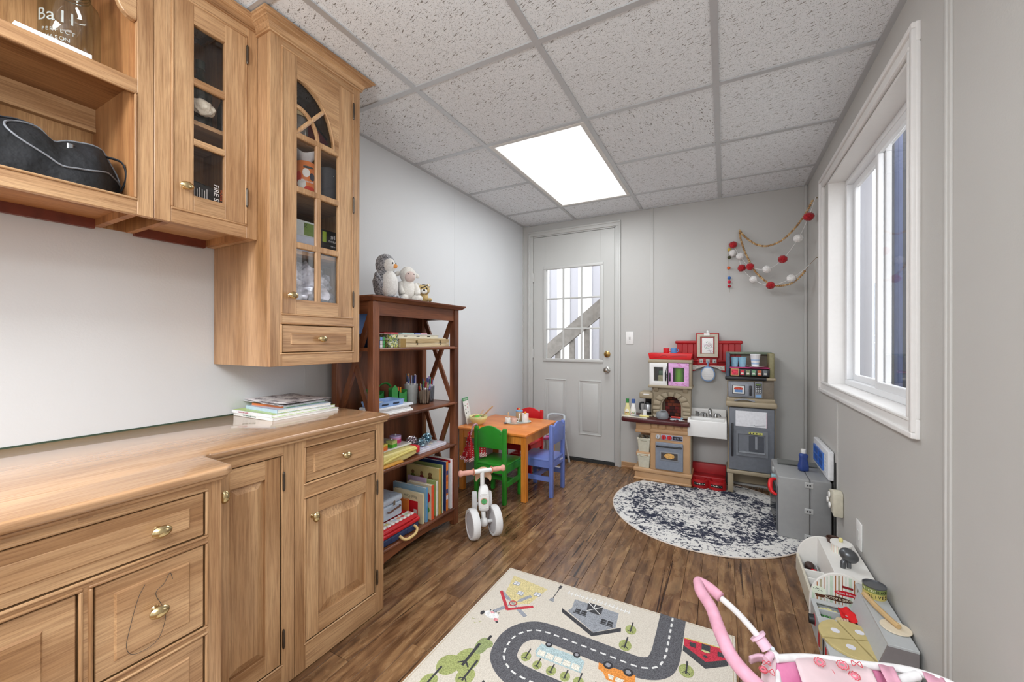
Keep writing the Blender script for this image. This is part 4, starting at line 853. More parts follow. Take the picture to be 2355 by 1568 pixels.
t = thing('newspaper', 'creased folded newspaper lying open on top of the stack', 'newspaper', (-1.685, 1.075, ZT + .0468))
for k, (dx, rz_) in enumerate(((0, .02), (-.012, -.05), (.01, .06))):
    nt_ = NT('newsprint_%d' % k); v = nt_.coords((1, 1, 1)); n1 = nt_.noise(v, 28, 4, .7); nt_.l(nt_.ramp(n1, [(.38, lin('5a4f52')), (.47, lin('c9c3c6')), (.6, lin('e6e2e0'))]), nt_.p.inputs['Base Color']); nt_.p.inputs['Roughness'].default_value = .6
    R_ = Matrix.Rotation(rz_, 3, 'Z')
    MB().grid(lambda u, v: R_ @ Vector((-.125 + .25 * u + dx, -.115 + .23 * v, .0005 + k * .0032 + .004 * abs(sin(u * 3.1 + k)) * (1 - v) + .006 * (1 - u) ** 3)), 12, 8).build('sheet', nt_.m, t, thick=.0006, smooth='all')
# ---- contents of the wall units
FZ = 1.538
t = thing('duffel_bag', 'slouching black fabric duffel bag with grey piping on the lower wall shelf', 'bag', (-1.64, .28, FZ), world=True)
nt_ = NT('black_canvas'); v = nt_.coords((1, 1, 1), False); n1 = nt_.noise(v, 9, 5, .7); nt_.l(nt_.ramp(n1, [(.35, lin('08090b')), (.6, lin('17181c')), (.8, lin('2c2f36'))]), nt_.p.inputs['Base Color']); nt_.p.inputs['Roughness'].default_value = .75; nt_.bump(nt_.noise(v, 14, 4), .8, .02); BAGM = nt_.m
def outl(k): return [pX(u, v, FX + .0)for u, v in k]
up = [(0, 243), (40, 250), (85, 262), (112, 275), (140, 305), (152, 312), (178, 306), (215, 312), (258, 322), (272, 345), (295, 378), (315, 425), (320, 446)]
top_ = [(p.y, p.z) for p in outl(up)]; top_[-1] = (.509, FZ + .006)
prof_ = [(-.10, FZ + .10), (.0, FZ + .155), (.12, FZ + .175), (.20, FZ + .170)] + top_
def bagtop(y):
    for (a, b), (c, d) in zip(prof_, prof_[1:]):
        if a <= y <= c: return b + (d - b) * (y - a) / (c - a)
    return prof_[-1][1]
def bagf(u, v):
    y = -.10 + (.507 + .10) * u; zt = bagtop(y); a = pi * v; w_ = .115 * min(1, (1 - u) * 6 + .25)
    cx_ = -1.625 + .0 * u; wr = 1 + .08 * noise.noise(Vector((y * 14, v * 5, 1)))
    return Vector((cx_ + w_ * cos(a) * wr * (1 if v < .5 else 1), y, FZ + .002 + max(zt - FZ, .01) * max(0, sin(a)) ** .62))
MB().grid(bagf, 46, 20).build('bag_body', BAGM, t, smooth='all', recalc=True)
def bagx(y, z):
    h_ = max(bagtop(y) - FZ, .01); s_ = min(1, max(0, (z - FZ) / h_)) ** (1 / .62); u_ = (y + .10) / .607; w_ = .115 * min(1, (1 - u_) * 6 + .25); a_ = math.asin(s_)
    return -1.625 + w_ * cos(a_) * (1 + .08 * noise.noise(Vector((y * 14, a_ / pi * 5, 1)))) + .003
def bq(u, v, e=.003): p = bagf(u, v); c_ = Vector((-1.625, p.y, FZ + .04)); return p + (p - c_).normalized() * e
MB().tube([bq(min(.985, .80 + .19 * cos(2 * pi * q / 28)), .215 + .165 * sin(2 * pi * q / 28), .002) for q in range(28)], .0024, 8, 3, True).build('piping', M('77797e', .5), t, smooth=True)
MB().tube([bq(.60 - .18 * q / 8, .30 + .10 * sin(q * .4), .002) for q in range(9)], .0022, 8, 3).build('piping', M('3a3b40', .5), t, smooth=True)
MB().grid(lambda u, v: bq(.74 + .045 * u, .40 + .085 * v, .004), 5, 5).build('mesh_flap', M('0e0f11', .9), t, thick=.002, smooth='all')
MB().tube([(-1.60, y_, bagtop(y_) + .004) for y_ in (.0, .08, .16, .22, .27, .30, .33)], .005, 8, 4, flat=.5).build('zip', M('2a2b30', .4), t, smooth=True)
q = pX(153, 340, -1.57); q.x = bagx(q.y, q.z) + .002; MB().box(q.x, q.x + .004, q.y - .006, q.y + .006, q.z - .02, q.z + .006).build('zip_pull', M('8c8f94', .35, .8), t, bev=.002)
MB().tube([(-1.57, .46, FZ + .12), (-1.55, .488, FZ + .11), (-1.55, .497, FZ + .07), (-1.57, .492, FZ + .03)], .004, 8, 5, flat=.4).build('strap', M('15161a', .7), t, smooth=True)
# jar with raised lettering and a card
t = thing('glass_jar', 'large clear glass canning jar with embossed script lettering on the upper wall shelf', 'jar', (-1.615, .400, 1.890))
JG = glass('jar_glass', (.93, .97, .95), .02, .86); jr = .060
MB().lathe([(jr - .01, 0), (jr, .012), (jr, .16), (jr - .004, .18), (jr - .02, .20), (jr - .022, .215), (jr - .022, .235)], n=32).build('jar_body', JG, t, smooth='all')
for k in range(3): MB().tube([((jr - .021) * cos(2 * pi * i / 20), (jr - .021) * sin(2 * pi * i / 20), .208 + k * .008) for i in range(20)], .0018, 6, 1, True).build('screw_thread', JG, t, smooth=True)
JL = M('a9ada8', .35, .1)
def on_jar(s, size, z_, nm):
    ang0 = rad(-38); n_ = len(s)
    for i, ch in enumerate(s):
        a = ang0 + (i - (n_ - 1) / 2) * size * (.5 if n_ < 5 else .72) / jr + (-.10 if ch == 'l' and i == 3 else 0); n = Vector((cos(a), sin(a), 0)); text(nm, ch, size, frame_m(n * (jr + .0006) + Vector((0, 0, z_)), (-sin(a), cos(a), 0), (0, 0, 1)), JL, t, .0004)
on_jar('Ball', .046, .104, 'embossed_letter'); on_jar('PERFECT', .014, .066, 'embossed_letter'); on_jar('MASON', .014, .046, 'embossed_letter')
t = thing('card_box', 'long white card with a line of small print at the shelf edge', 'card', (-1.54, .35, 1.890), world=True)
pa, pb = pX(20, 70, -1.53), pX(193, 126, -1.53)
MB().box(-1.560, -1.530, .285, .420, 1.8905, 1.912).build('card', WHITE, t)
text('print_line', 'Open when you need to know you could use this', .0052, frame_m((-1.5297, .352, 1.8965), (0, 1, 0), (0, 0, 1)), M('4a4a48', .6), t, .0001)
# glazed unit contents
def bottle(label, x, y, z, r, h, m, cap, name='bottle'):
    t = thing(name, label, 'bottle', (x, y, z)); MB().lathe([(r * .9, 0), (r, .006), (r, h * .58), (r * .85, h * .66), (r * .36, h * .80), (r * .34, h * .92), (r * .34, h)], n=20).build('bottle_body', m, t, smooth='all'); MB().lathe([(r * .40, h * .90), (r * .40, h * 1.02), (0, h * 1.02)], n=16).build('cap', cap, t, smooth=True); return t
bottle('dark green wine bottle behind the upper glass pane', -1.620, .715, 1.857, .034, .245, M('182620', .15), M('2c3a34', .3))
bottle('slim dark bottle with a white cap behind the glass door', -1.620, .785, 1.857, .016, .18, M('151517', .2), WHITE)
o = MB().ball((0, 0, 0), .022, .034, .025, 32, 20, jit=.3, seed=3, fr=2.2).build('stone', M('d6cbb9', .8, var=.1, scale=30), None); o.location = (-1.545, .692, 1.884); tag(o, 'lumpy cream coloured rock behind the middle glass pane', 'rock')
t = thing('coffee_bag', 'black pouch with white and red print behind the lowest pane', 'pouch', (-1.56, .675, 1.5365), world=True)
MB().prism([(.625, 1.5365), (.745, 1.5365), (.742, 1.628), (.72, 1.648), (.66, 1.655), (.628, 1.650)], 'x', -1.590, -1.525).build('pouch', M('191717', .3), t, bev=.008, seg=2)
text('pouch_print', 'FIRE START', .022, frame_m((-1.5245, .720, 1.605), (0, 0, -1), (0, 1, 0)), M('e9e4e0', .5), t, .0002)
text('pouch_print', 'HOUSE MADE', .012, frame_m((-1.5245, .736, 1.610), (0, 0, -1), (0, 1, 0)), M('c8542a', .5), t, .0002)
for k in range(7): MB().box(-1.525, -1.5244, .650 + k * .007, .652 + k * .007, 1.575, 1.635 - .003 * (k % 3)).build('print_line', M('cfcac6', .5), t)
# tall unit contents
t = thing('tissue_canister', 'orange tissue canister with white bird print and tissue pulled up behind the glass', 'canister', (-1.506, 1.032, 1.7145))
MB().lathe([(.038, 0), (.040, .004), (.040, .130), (.038, .134)], n=28).build('canister', M('e8823a', .4), t, smooth=True)
for k, (a, h, sx, sz, c) in enumerate(((-.9, .035, .016, .02, 'f3efe9'), (-.2, .02, .02, .012, 'd8402a'), (-.5, .075, .014, .018, 'f3efe9'), (.1, .065, .012, .016, '2a2e44'), (-1.2, .06, .012, .022, 'd8402a'), (-.3, .095, .02, .005, '33383a'))):
    n_ = Vector((cos(a), sin(a), 0)); MB().ball(n_ * .0396 + Vector((0, 0, h * 1.15)), .0014, sx, sz, 14, 8, n_.to_track_quat('X', 'Z').to_matrix()).build('bird_print', M(c, .45), t)
text('brand_print', 'Kleenex', .013, frame_m((.0408 * cos(-.35), .0408 * sin(-.35), .052), (-sin(-.35), cos(-.35), 0), (0, 0, 1)), WHITE, t, .0003)
MB().grid(lambda u, v: Vector(((.012 + .028 * v) * cos(2 * pi * u) * (1 + .3 * sin(4 * pi * u)), (.012 + .028 * v) * sin(2 * pi * u), .130 + .046 * v + .008 * sin(6 * pi * u) * v)), 24, 5).build('tissue', M('e6e6e8', .8), t, smooth='all')
t = thing('speaker', 'dark grey cloth covered cylinder speaker behind the right hand pane', 'speaker', (-1.515, 1.145, 1.7145)); MB().lathe([(.035, 0), (.037, .004), (.037, .148), (.032, .156), (0, .157)], n=28).build('speaker_body', M('4a4b50', .8, var=.3, scale=700), t, smooth=True); MB().ball((.0365, 0, .120), .001, .002, .002, 8, 5).build('status_light', WHITE, t)
block('envelope_box', 'white and green box printed 70 lying behind the third row of panes', 'box', -1.60, -1.485, .950, 1.076, 1.4827, 1.550, M('c9d0e2', .4)); o = bpy.context.scene.objects
t = thing('paper_box', 'green topped paper carton standing on the white box', 'box', (-1.55, 1.01, 1.5505), world=True); MB().box(-1.60, -1.490, .955, 1.068, 1.5505, 1.613).build('carton', M('cdd4d6', .4), t, bev=.001); MB().box(-1.4902, -1.4892, 1.018, 1.060, 1.556, 1.606).build('green_label', M('6f8a3c', .5), t)
text('box_print', '70', .018, frame_m((-1.4888, 1.024, 1.594), (0, 0, 1), (0, -1, 0)), M('22301a', .5), t, .0002)
t = thing('envelope_carton', 'black carton of number ten envelopes behind the right lower pane', 'box', (-1.53, 1.09, 1.4827), world=True); MB().box(-1.60, -1.49, 1.085, 1.205, 1.4827, 1.600).build('carton', M('17181b', .3), t, bev=.001); MB().box(-1.4901, -1.4892, 1.100, 1.118, 1.548, 1.592).build('green_tab', M('9cb83c', .5), t)
text('box_print', '#10', .024, frame_m((-1.4890, 1.158, 1.574), (0, 1, 0), (0, 0, 1)), WHITE, t, .0002); text('box_print', 'ENVELOPES', .011, frame_m((-1.4890, 1.158, 1.555), (0, 1, 0), (0, 0, 1)), WHITE, t, .0002); text('box_print', '100 ct', .009, frame_m((-1.4890, 1.150, 1.535), (0, 1, 0), (0, 0, 1)), WHITE, t, .0002)
t = thing('plastic_bag', 'crumpled clear plastic bags filling the lowest compartment of the tall unit', 'bag', (-1.56, 1.04, 1.2125))
MB().ball((0, 0, .12), .09, .135, .118, 40, 26, jit=.35, seed=6, fr=5).build('bag', M('c9c9dc', .12, .1, 0, 1, .5, 0, 35), t, smooth=True)
t = thing('glass_jar', 'stoneware style jar with a ribbed metal lid behind the arched panes', 'jar', (-1.505, 1.000, 1.9195)); MB().lathe([(.032, 0), (.036, .006), (.036, .085), (.030, .100)], n=24).build('jar_body', M('8c8a86', .2, .3), t, smooth=True); MB().lathe([(.034, .100), (.034, .122), (0, .123)], n=30).build('lid', M('c9b48c', .35, .8), t, smooth=True)
t = thing('ring_binder', 'dark red ring binder leaning at the top of the tall wall unit', 'binder', (-1.60, 1.05, 1.9195), world=True); MB().beam((-1.58, .95, 2.13), (-1.55, 1.14, 1.965), .05, .06).build('binder_cover', M('6e1f2c', .4), t, bev=.002); MB().beam((-1.575, .95, 2.17), (-1.545, 1.15, 2.0), .04, .012).build('binder_spine', BLACK, t)
# ============================================================ CHILDREN'S TABLE, CHAIRS, BALANCE BIKE
ORW = oak('z', 'e08a30', 'cf7a26', 'ea9c48', .35, 'orange_wood', 1, .15); ORX = oak('x', 'ec8c3c', 'e07e30', 'f29a4c', .28, 'orange_wood', 1, .1)
t = thing('play_table', 'square orange wooden children table with straight legs', 'table', (-1.505, 2.765, 0), world=True)
tx0, tx1, ty0, ty1, tz = -1.800, -1.208, 2.475, 3.055, .480
MB().box(tx0, tx1, ty0, ty1, tz - .018, tz).build('tabletop', ORX, t, bev=.005, seg=3)
for (x, y) in ((tx0 + .012, ty0 + .02), (tx1 - .052, ty0 + .02), (tx0 + .012, ty1 - .06), (tx1 - .052, ty1 - .06)): MB().box(x, x + .040, y, y + .040, 0, tz - .018).build('leg', ORW, t, bev=.003)
for y in (ty0 + .026, ty1 - .040): MB().box(tx0 + .05, tx1 - .05, y, y + .016, tz - .078, tz - .018).build('apron', ORW, t)
for x in (tx0 + .018, tx1 - .034): MB().box(x, x + .016, ty0 + .06, ty1 - .06, tz - .078, tz - .018).build('apron', ORW, t)
def kid_chair(name, label, loc, rz, c):
    """local frame: back rest at y=0, seat reaching towards +y, x across; origin under the middle of the back"""
    t = thing(name, label, 'chair', loc, rz, 'small painted chairs round the orange table'); m = M(c, .35, var=.05, scale=14); w, d, h, sz = .256, .262, .525, .272
    for s in (-1, 1):
        pts = [(-.013, 0), (.017, 0), (.017, h - .012), (.012, h - .003), (.003, h), (-.006, h - .003), (-.013, h - .012)]
        MB().prism([(b + .013, z) for b, z in pts], 'x', s * (w / 2 - .026) - .0, s * w / 2).build('back_post', m, t, bev=.003, seg=2)
        MB().box(s * (w / 2 - .026), s * w / 2, d - .030, d, 0, sz - .016).build('leg', m, t, bev=.003, seg=2)
        MB().box(s * (w / 2 - .020), s * (w / 2 - .004), .030, d - .030, sz - .062, sz - .015).build('side_rail', m, t, bev=.001); MB().box(s * (w / 2 - .020), s * (w / 2 - .004), .030, d - .030, .112, .146).build('stretcher', m, t, bev=.001)
        MB().cyl((s * .088, -.0005, .485), (s * .088, .003, .485), .004, n=10).cyl((s * (w / 2 - .013), -.0005, .25), (s * (w / 2 - .013), .003, .25), .003, n=8).build('screw_head', M('b9bcc0', .3, 1), t)
    MB().box(-w / 2 + .004, w / 2 - .004, .006, d + .006, sz - .016, sz).build('seat', m, t, bev=.004, seg=2)
    MB().box(-w / 2 + .026, w / 2 - .026, .006, .020, sz - .062, sz - .016).build('rear_rail', m, t); MB().box(-w / 2 + .02, w / 2 - .02, d - .022, d - .006, sz - .062, sz - .016).build('front_rail', m, t)
    MB().box(-w / 2 + .018, w / 2 - .018, d * .55, d * .55 + .016, .112, .146).build('cross_stretcher', m, t)
    bw = w / 2 - .026; sl = [(-bw, .378), (bw, .378), (bw, .500)] + [(bw - 2 * bw * k / 14, .500 + .036 * sin(pi * k / 14)) for k in range(1, 14)] + [(-bw, .500)]
    MB().prism(sl, 'y', .002, .016).build('backrest', m, t, bev=.003, seg=2); return t
kid_chair('kids_chair', 'green painted wooden chair with its back to the camera, balance bike in front', (-1.453, 2.388, 0), 0, '2f8f2b')
bc = kid_chair('kids_chair', 'blue painted wooden chair on the door side of the orange table', (-1.088, 2.790, 0), rad(90), '6c7fc4')
text('seat_logo', 'KidKraft', .020, frame_m((.06, -.0 + .0055, .238), (1, 0, 0), (0, 0, 1)), M('e6e6ee', .5), bc, .0003)
kid_chair('kids_chair', 'red painted wooden chair on the far side of the orange table', (-1.540, 3.245, 0), rad(180), 'd01a22')
# doll high chair behind
t = thing('doll_high_chair', 'pink and white toy high chair between red chair and door', 'toy', (-1.372, 3.40, 0), rad(8)); t.scale = (1, 1, .85)
WP = M('dadde0', .35); PK = M('e27ab8', .5, var=.25, scale=25)
for sx in (-1, 1):
    MB().tube([(sx * .11, -.12, 0), (sx * .095, -.05, .2), (sx * .085, .02, .36), (sx * .08, .05, .475)], .011, 10, 5).build('leg', WP, t, smooth=True); MB().tube([(sx * .11, .13, 0), (sx * .095, .06, .2), (sx * .09, .0, .34)], .011, 10, 5).build('leg', WP, t, smooth=True)
MB().tube([(-.08, .05, .475), (-.07, .075, .520), (0, .10, .525), (.07, .075, .520), (.08, .05, .475)], .013, 10, 5).build('back_bar', M('b9bec2', .35), t, smooth=True)
MB().box(-.085, .085, -.08, .06, .28, .30).build('seat', PK, t, bev=.008, seg=3); MB().box(-.08, .08, .03, .05, .30, .44).build('backrest', PK, t, bev=.008, seg=3); MB().box(-.10, .10, -.13, -.05, .345, .36).build('tray', WP, t, bev=.007, seg=3)
MB().tube([(-.115, -.11, .02), (0, -.13, .02), (.115, -.11, .02)], .010, 8, 3).build('foot_bar', WP, t, smooth=True)
# things on the table
TZ = tz + .0004
t = thing('salad_bowl', 'pale yellow bowl of wooden play salad with a serving spoon', 'bowl', (-1.697, 2.625, TZ))
MB().lathe([(.030, 0), (.034, .003), (.052, .018), (.066, .042), (.072, .066), (.069, .066), (.063, .042), (.048, .020), (.0, .012)], n=30).build('bowl', M('e9e2a0', .4), t, smooth='all')
for k, (x, y, z_, r, c) in enumerate(((-.03, -.01, .055, .020, 'a87a4a'), (.0, -.02, .058, .022, '63b83a'), (.02, .01, .055, .018, '2f6a3c'), (-.01, .02, .056, .02, '7cc44a'), (.035, -.005, .052, .016, 'c09a6a'), (-.035, .02, .06, .014, 'd98a7a'))): MB().ball((x, y, z_), r, r, r * .6, 14, 8, jit=.3, seed=k).build('salad_piece', M(c, .6), t, smooth='all')
t = thing('wooden_spoon', 'wooden serving spoon leaning up out of the yellow bowl', 'spoon', (-1.68, 2.62, TZ + .06), world=True); PW = M('d2b48c', .6, var=.1)
pa, pb = Vector((-1.680, 2.625, TZ + .045)), pY(1133, 934, 2.64); MB().beam(pa, pb, .024, .008).build('handle', PW, t, bev=.003, seg=2); MB().ball(pa, .018, .012, .02, 14, 8).build('spoon_bowl', PW, t, smooth=True)
t = thing('wooden_spoon', 'short wooden fork standing at the back of the yellow bowl', 'spoon', (-1.73, 2.66, TZ + .06), world=True); MB().beam((-1.715, 2.655, TZ + .05), (-1.690, 2.69, TZ + .105), .016, .006).build('handle', M('d9b79a', .6), t, bev=.003); MB().ball((-1.715, 2.655, TZ + .05), .012, .008, .014, 12, 8).build('fork_head', M('d9b79a', .6), t)
t = thing('recipe_card', 'white salad recipe card with a green heading leaning on the wall', 'card', (-1.76, 2.60, TZ), world=True)
ca, cb, cc = Vector((-1.768, 2.570, TZ + .001)), Vector((-1.776, 2.655, TZ + .001)), Vector((-1.798, 2.548, TZ + .205)); cw = (pY(1090, 912, 2.66) - pY(1068, 919, 2.60)); wv = cb - ca
hv = cc - ca; nrm = wv.cross(hv).normalized() * .001
def cardq(mb, u0, u1, v0, v1, off=.0): P = lambda u, v, k: ca + wv * u + hv * v + nrm * k; return mb.add([P(u0, v0, off), P(u1, v0, off), P(u1, v1, off), P(u0, v1, off), P(u0, v0, off + 1), P(u1, v0, off + 1), P(u1, v1, off + 1), P(u0, v1, off + 1)], [(0, 3, 2, 1), (4, 5, 6, 7), (0, 1, 5, 4), (1, 2, 6, 5), (2, 3, 7, 6), (3, 0, 4, 7)])
sg = 1 if nrm.x > 0 else -1
cardq(MB(), 0, 1, 0, 1).build('card', M('f1f1ef', .5), t, recalc=True); cardq(MB(), 0, 1, .88, 1, sg * 1.0).build('green_heading', M('4d9a62', .5), t, recalc=True)
text('heading', 'Salad Recipe', .0125, frame_m(ca + wv * .5 + hv * .94 + nrm * (2.3 * sg if sg > 0 else -1.5), wv, hv), WHITE, t, .0002)
for k, (u, v, c) in enumerate(((.28, .70, '5a8a3a'), (.28, .56, '3a4a3a'), (.28, .42, '2a3a2a'), (.68, .74, 'b03a4a'), (.68, .62, 'c8304a'), (.30, .18, 'c83040'), (.70, .25, '4a5a4a'), (.68, .44, 'a0a0a0'))): cardq(MB(), u - .05, u + .05, v - .022, v + .022, sg * 1.0).build('picture', M(c, .6), t, recalc=True)
# tea tray
t = thing('serving_tray', 'pale grey-green round-ended toy tea tray with a dark handle', 'tray', (-1.45, 2.83, TZ), rad(52))
loops(MB(), [[(x, y, z) for x, y in rrect(a, b, .058)] for a, b, z in ((.100, .060, 0), (.105, .066, .010), (.101, .062, .010), (.098, .058, .005))]).build('tray_body', M('c3cfca', .4), t, smooth=True)
MB().box(-.125, -.103, -.014, .014, .003, .011).build('handle', M('55606a', .4), t, bev=.003, seg=2)
TT = TZ + .0055
def cup(label, x, y, r, h, c, cat='cup', lid=None, kn=None, handle=True, rz=0, name='tea_cup', g='wooden tea set on the tray'):
    t = thing(name, label, cat, (x, y, TT), rz, g); MB().lathe([(r * .92, 0), (r, .004), (r, h - .003), (r * .94, h)] + ([] if lid else [(r * .80, h), (r * .78, .006), (0, .006)]), n=22).build('body', M(c, .5), t, smooth=True)
    if lid: MB().lathe([(r * 1.04, h), (r * 1.04, h + .008), (0, h + .009)], n=22).build('lid', M(lid, .5), t, smooth=True)
    if kn: MB().ball((0, 0, h + .016), .009, n=12, m=8).build('knob', M(kn, .5), t, smooth=True)
    if handle: MB().tube([(r * .9, 0, h * .8), (r * 1.5, 0, h * .75), (r * 1.5, 0, h * .3), (r * .9, 0, h * .25)], .004, 8, 5).build('handle', M('eceae6', .5), t, smooth=True)
    return t
cup('white wooden tea cup at the left end of the tray', -1.512, 2.765, .022, .040, 'ecebe7', rz=rad(120)); cup('pale pink wooden tea cup at the front of the tray', -1.468, 2.790, .023, .036, 'dfb6a6', rz=rad(20))
cup('tan wooden teapot with a blue lid and orange knob', -1.462, 2.868, .028, .078, 'b99a78', 'teapot', '7fa6cf', 'e0964a', rz=rad(-60), name='teapot'); cup('white wooden sugar pot with an orange knob', -1.400, 2.850, .027, .060, 'efede9', 'pot', 'efede9', 'e8973a', False, name='sugar_pot')
t = thing('wooden_teaspoon', 'little wooden teaspoon standing in the white cup', 'spoon', (-1.512, 2.765, TT + .03), world=True); MB().tube([(-1.512, 2.765, TT + .012), (-1.515, 2.78, TT + .066)], .003, 8, 1).build('handle', PW, t); MB().ball((-1.515, 2.781, TT + .07), .006, .006, .010, 10, 6).build('spoon_bowl', PW, t)
# apron on the green chair
t = thing('toy_apron', 'red child apron with white dots and striped hem hanging from the green chair', 'apron', (-1.585, 2.385, .28), world=True)
nt_ = NT('red_dotted_cloth'); v = nt_.coords((1, 1, 1), False); vo = nt_.n('ShaderNodeTexVoronoi'); vo.inputs['Scale'].default_value = 75; vo.inputs['Randomness'].default_value = .2; nt_.l(v, vo.inputs['Vector']); nt_.l(nt_.ramp(vo.outputs['Distance'], [(.24, lin('efe9e6')), (.30, lin('c01824'))]), nt_.p.inputs['Base Color']); nt_.p.inputs['Roughness'].default_value = .8; REDD = nt_.m
nt_ = NT('striped_cloth'); w_ = nt_.n('ShaderNodeTexWave'); w_.inputs['Scale'].default_value = 42; w_.bands_direction = 'DIAGONAL'; nt_.l(nt_.coords((1, 1, 1), False), w_.inputs['Vector']); nt_.l(nt_.ramp(w_.outputs['Fac'], [(.48, lin('c01824')), (.52, lin('f2eeee'))]), nt_.p.inputs['Base Color']); STR = nt_.m
MB().grid(lambda u, v: Vector((-1.595 - .10 * (u - .35) * (1 - v) ** 1.2 - .012 + .006 * sin(u * 14), 2.372 + .012 * sin(u * 17 + v * 3), .305 + .185 * v ** .9 - .02 * sin(u * 3))), 18, 12).build('apron_cloth', REDD, t, thick=.002, smooth='all')
MB().grid(lambda u, v: Vector((-1.594 - .11 * (u - .35) - .012, 2.370 + .014 * sin(u * 17), .282 + .026 * v - .02 * sin(u * 3))), 18, 3).build('striped_hem', STR, t, thick=.002, smooth='all')
MB().grid(lambda u, v: Vector((-1.585 + .05 * u, 2.425 + .05 * u, .315 + .12 * v)), 6, 6).build('apron_side', REDD, t, thick=.002); MB().grid(lambda u, v: Vector((-1.584 + .052 * u, 2.425 + .052 * u, .290 + .026 * v)), 6, 3).build('striped_hem', STR, t, thick=.002)
MB().tube([(-1.60, 2.378, .46), (-1.592, 2.379, .50), (-1.578, 2.383, .530), (-1.570, 2.41, .53), (-1.572, 2.43, .48)], .006, 8, 5).build('neck_strap', M('d9a6b4', .7, var=.5, scale=90), t, smooth=True)
# balance bike: local axle along x, nose towards -y
t = thing('balance_bike', 'white toddler balance bike with pink grips and double wheels', 'ride-on toy', (-1.225, 1.955, 0), rad(35))
WB = M('ebebea', .35, var=.01); TY = M('dedede', .6, var=.03, scale=120); PNK = M('dca090', .5); SAD = M('d9ae8e', .55)
def wheel(name, x, y, r, w):
    o = MB().lathe([(0, -w * .36), (r * .78, -w * .36), (r * .80, -w / 2), (r * .94, -w / 2), (r, -w * .30), (r, w * .30), (r * .94, w / 2), (r * .80, w / 2), (r * .78, w * .36), (0, w * .36)][::-1] , (x, y, r), 40, 'x').build(name, TY, t, smooth=True, recalc=True)
    for s in (-1, 1): MB().lathe([(0, s * w * .40), (r * .74, s * w * .42), (r * .785, s * w * .34)], (x, y, r), 36, 'x').build('hub_disc', M('c6c4c6', .45), o, smooth=True, recalc=True); MB().tube([(x + s * w * .42, y + r * .79 * cos(2 * pi * k / 32), r + r * .79 * sin(2 * pi * k / 32)) for k in range(32)], .0015, 6, 1, True).build('rim_line', M('a58c86', .5), o)
    return o
for s in (-1, 1): wheel('front_wheel', s * .066, 0, .086, .042)
for s in (-1, 1): wheel('rear_wheel', s * .047, .272, .080, .032)
MB().cyl((-.066, 0, .086), (.066, 0, .086), .010, n=14).ball((0, 0, .086), .024, .024, .028, 18, 12).build('front_hub', WB, t, smooth='all'); MB().cyl((-.047, .272, .08), (.047, .272, .08), .010, n=14).build('rear_axle', WB, t, smooth=True)
MB().tube([(0, .0, .09), (0, .012, .16)], .013, 14, 1).build('fork', WB, t, smooth=True)
def sect(y, z, hx, hy, r): return [(x, y + yy, z) for x, yy in rrect(hx, hy, r, 4)]
loops(MB(), [sect(.010, .150, .020, .018, .010), sect(.010, .158, .030, .024, .014), sect(.014, .20, .033, .028, .016), sect(.020, .245, .033, .030, .018), sect(.026, .275, .026, .026, .016), sect(.028, .290, .014, .014, .010)]).build('head_body', WB, t, smooth='all')
MB().tube([(0, .03, .25), (0, .10, .235), (0, .19, .17), (0, .26, .10)], [.024, .022, .020, .016], 14, 5).build('frame', WB, t, smooth='all')
MB().tube([(0, .028, .28), (0, .030, .372)], .0125, 14, 1).build('stem', WB, t, smooth=True); MB().tube([(-.062, .030, .372), (.062, .030, .372)], .0125, 14, 1).build('handlebar', WB, t, smooth=True)
for s in (-1, 1):
    MB().lathe([(0, 0), (.016, .001), (.016, .006), (.0135, .009), (.0145, .03), (.0135, .06), (.017, .066), (.019, .073), (.016, .083), (0, .087)], (0, 0, 0), 18, 'x', rot=Matrix.Diagonal((s, 1, 1))).xf(Matrix.Translation((s * .058, .030, .372))).build('grip', PNK, t, smooth='all', recalc=True)
    MB().lathe([(.012, 0), (.021, .001), (.021, .004), (.012, .005)], (s * .056, .030, .372), 20, 'x').build('grip_flange', M('cf8468', .5), t, smooth=True, recalc=True)
MB().lathe([(0, 0), (.019, .0), (.019, .002), (0, .003)], (0, -.0165, .212), 24, 'y', rot=Matrix.Rotation(pi, 3, 'Z')).build('badge', M('d9a08c', .4), t); MB().lathe([(0, 0), (.0155, .0), (.0155, .0015), (0, .002)], (0, -.0212, .212), 24, 'y').build('badge_centre', M('58a86a', .4, var=.5, scale=220), t, recalc=True)
for k, z_ in enumerate((.176, .238, .247)): MB().tube([(x * .85, -.014 + .001 * k - .002 + .004 * (k > 0), z_ + (.006 if k else -.006) * (1 - (x / .028) ** 2)) for x in (-.028, -.014, 0, .014, .028)], .0018, 6, 4).build('body_ridge', WB, t, smooth=True)
MB().ball((0, .165, .318), .040, .080, .020, 22, 12).build('saddle', SAD, t, smooth='all')
sa = [(cos(a) * .046, .335 + .040 * sin(a)) for a in [pi * k / 16 for k in range(17)]] + [(-.050, .318), (-.049, .300), (-.042, .288), (-.034, .300), (-.020, .314), (0, .320), (.020, .314), (.034, .300), (.042, .288), (.049, .300), (.050, .318)]
MB().prism(sa, 'y', .080, .098).build('saddle_nose', SAD, t, bev=.004, seg=2); MB().tube([(0, .12, .24), (0, .13, .335)], .012, 12, 1).build('seat_post', WB, t, smooth=True)

SM = Matrix.Rotation(rad(17), 4, 'Z')          # the front end is steered
for o in list(t.children):
    if o.name.split('.')[0] in ('front_wheel', 'front_hub', 'fork', 'stem', 'handlebar', 'grip', 'grip_flange'): o.matrix_local = SM @ o.matrix_local
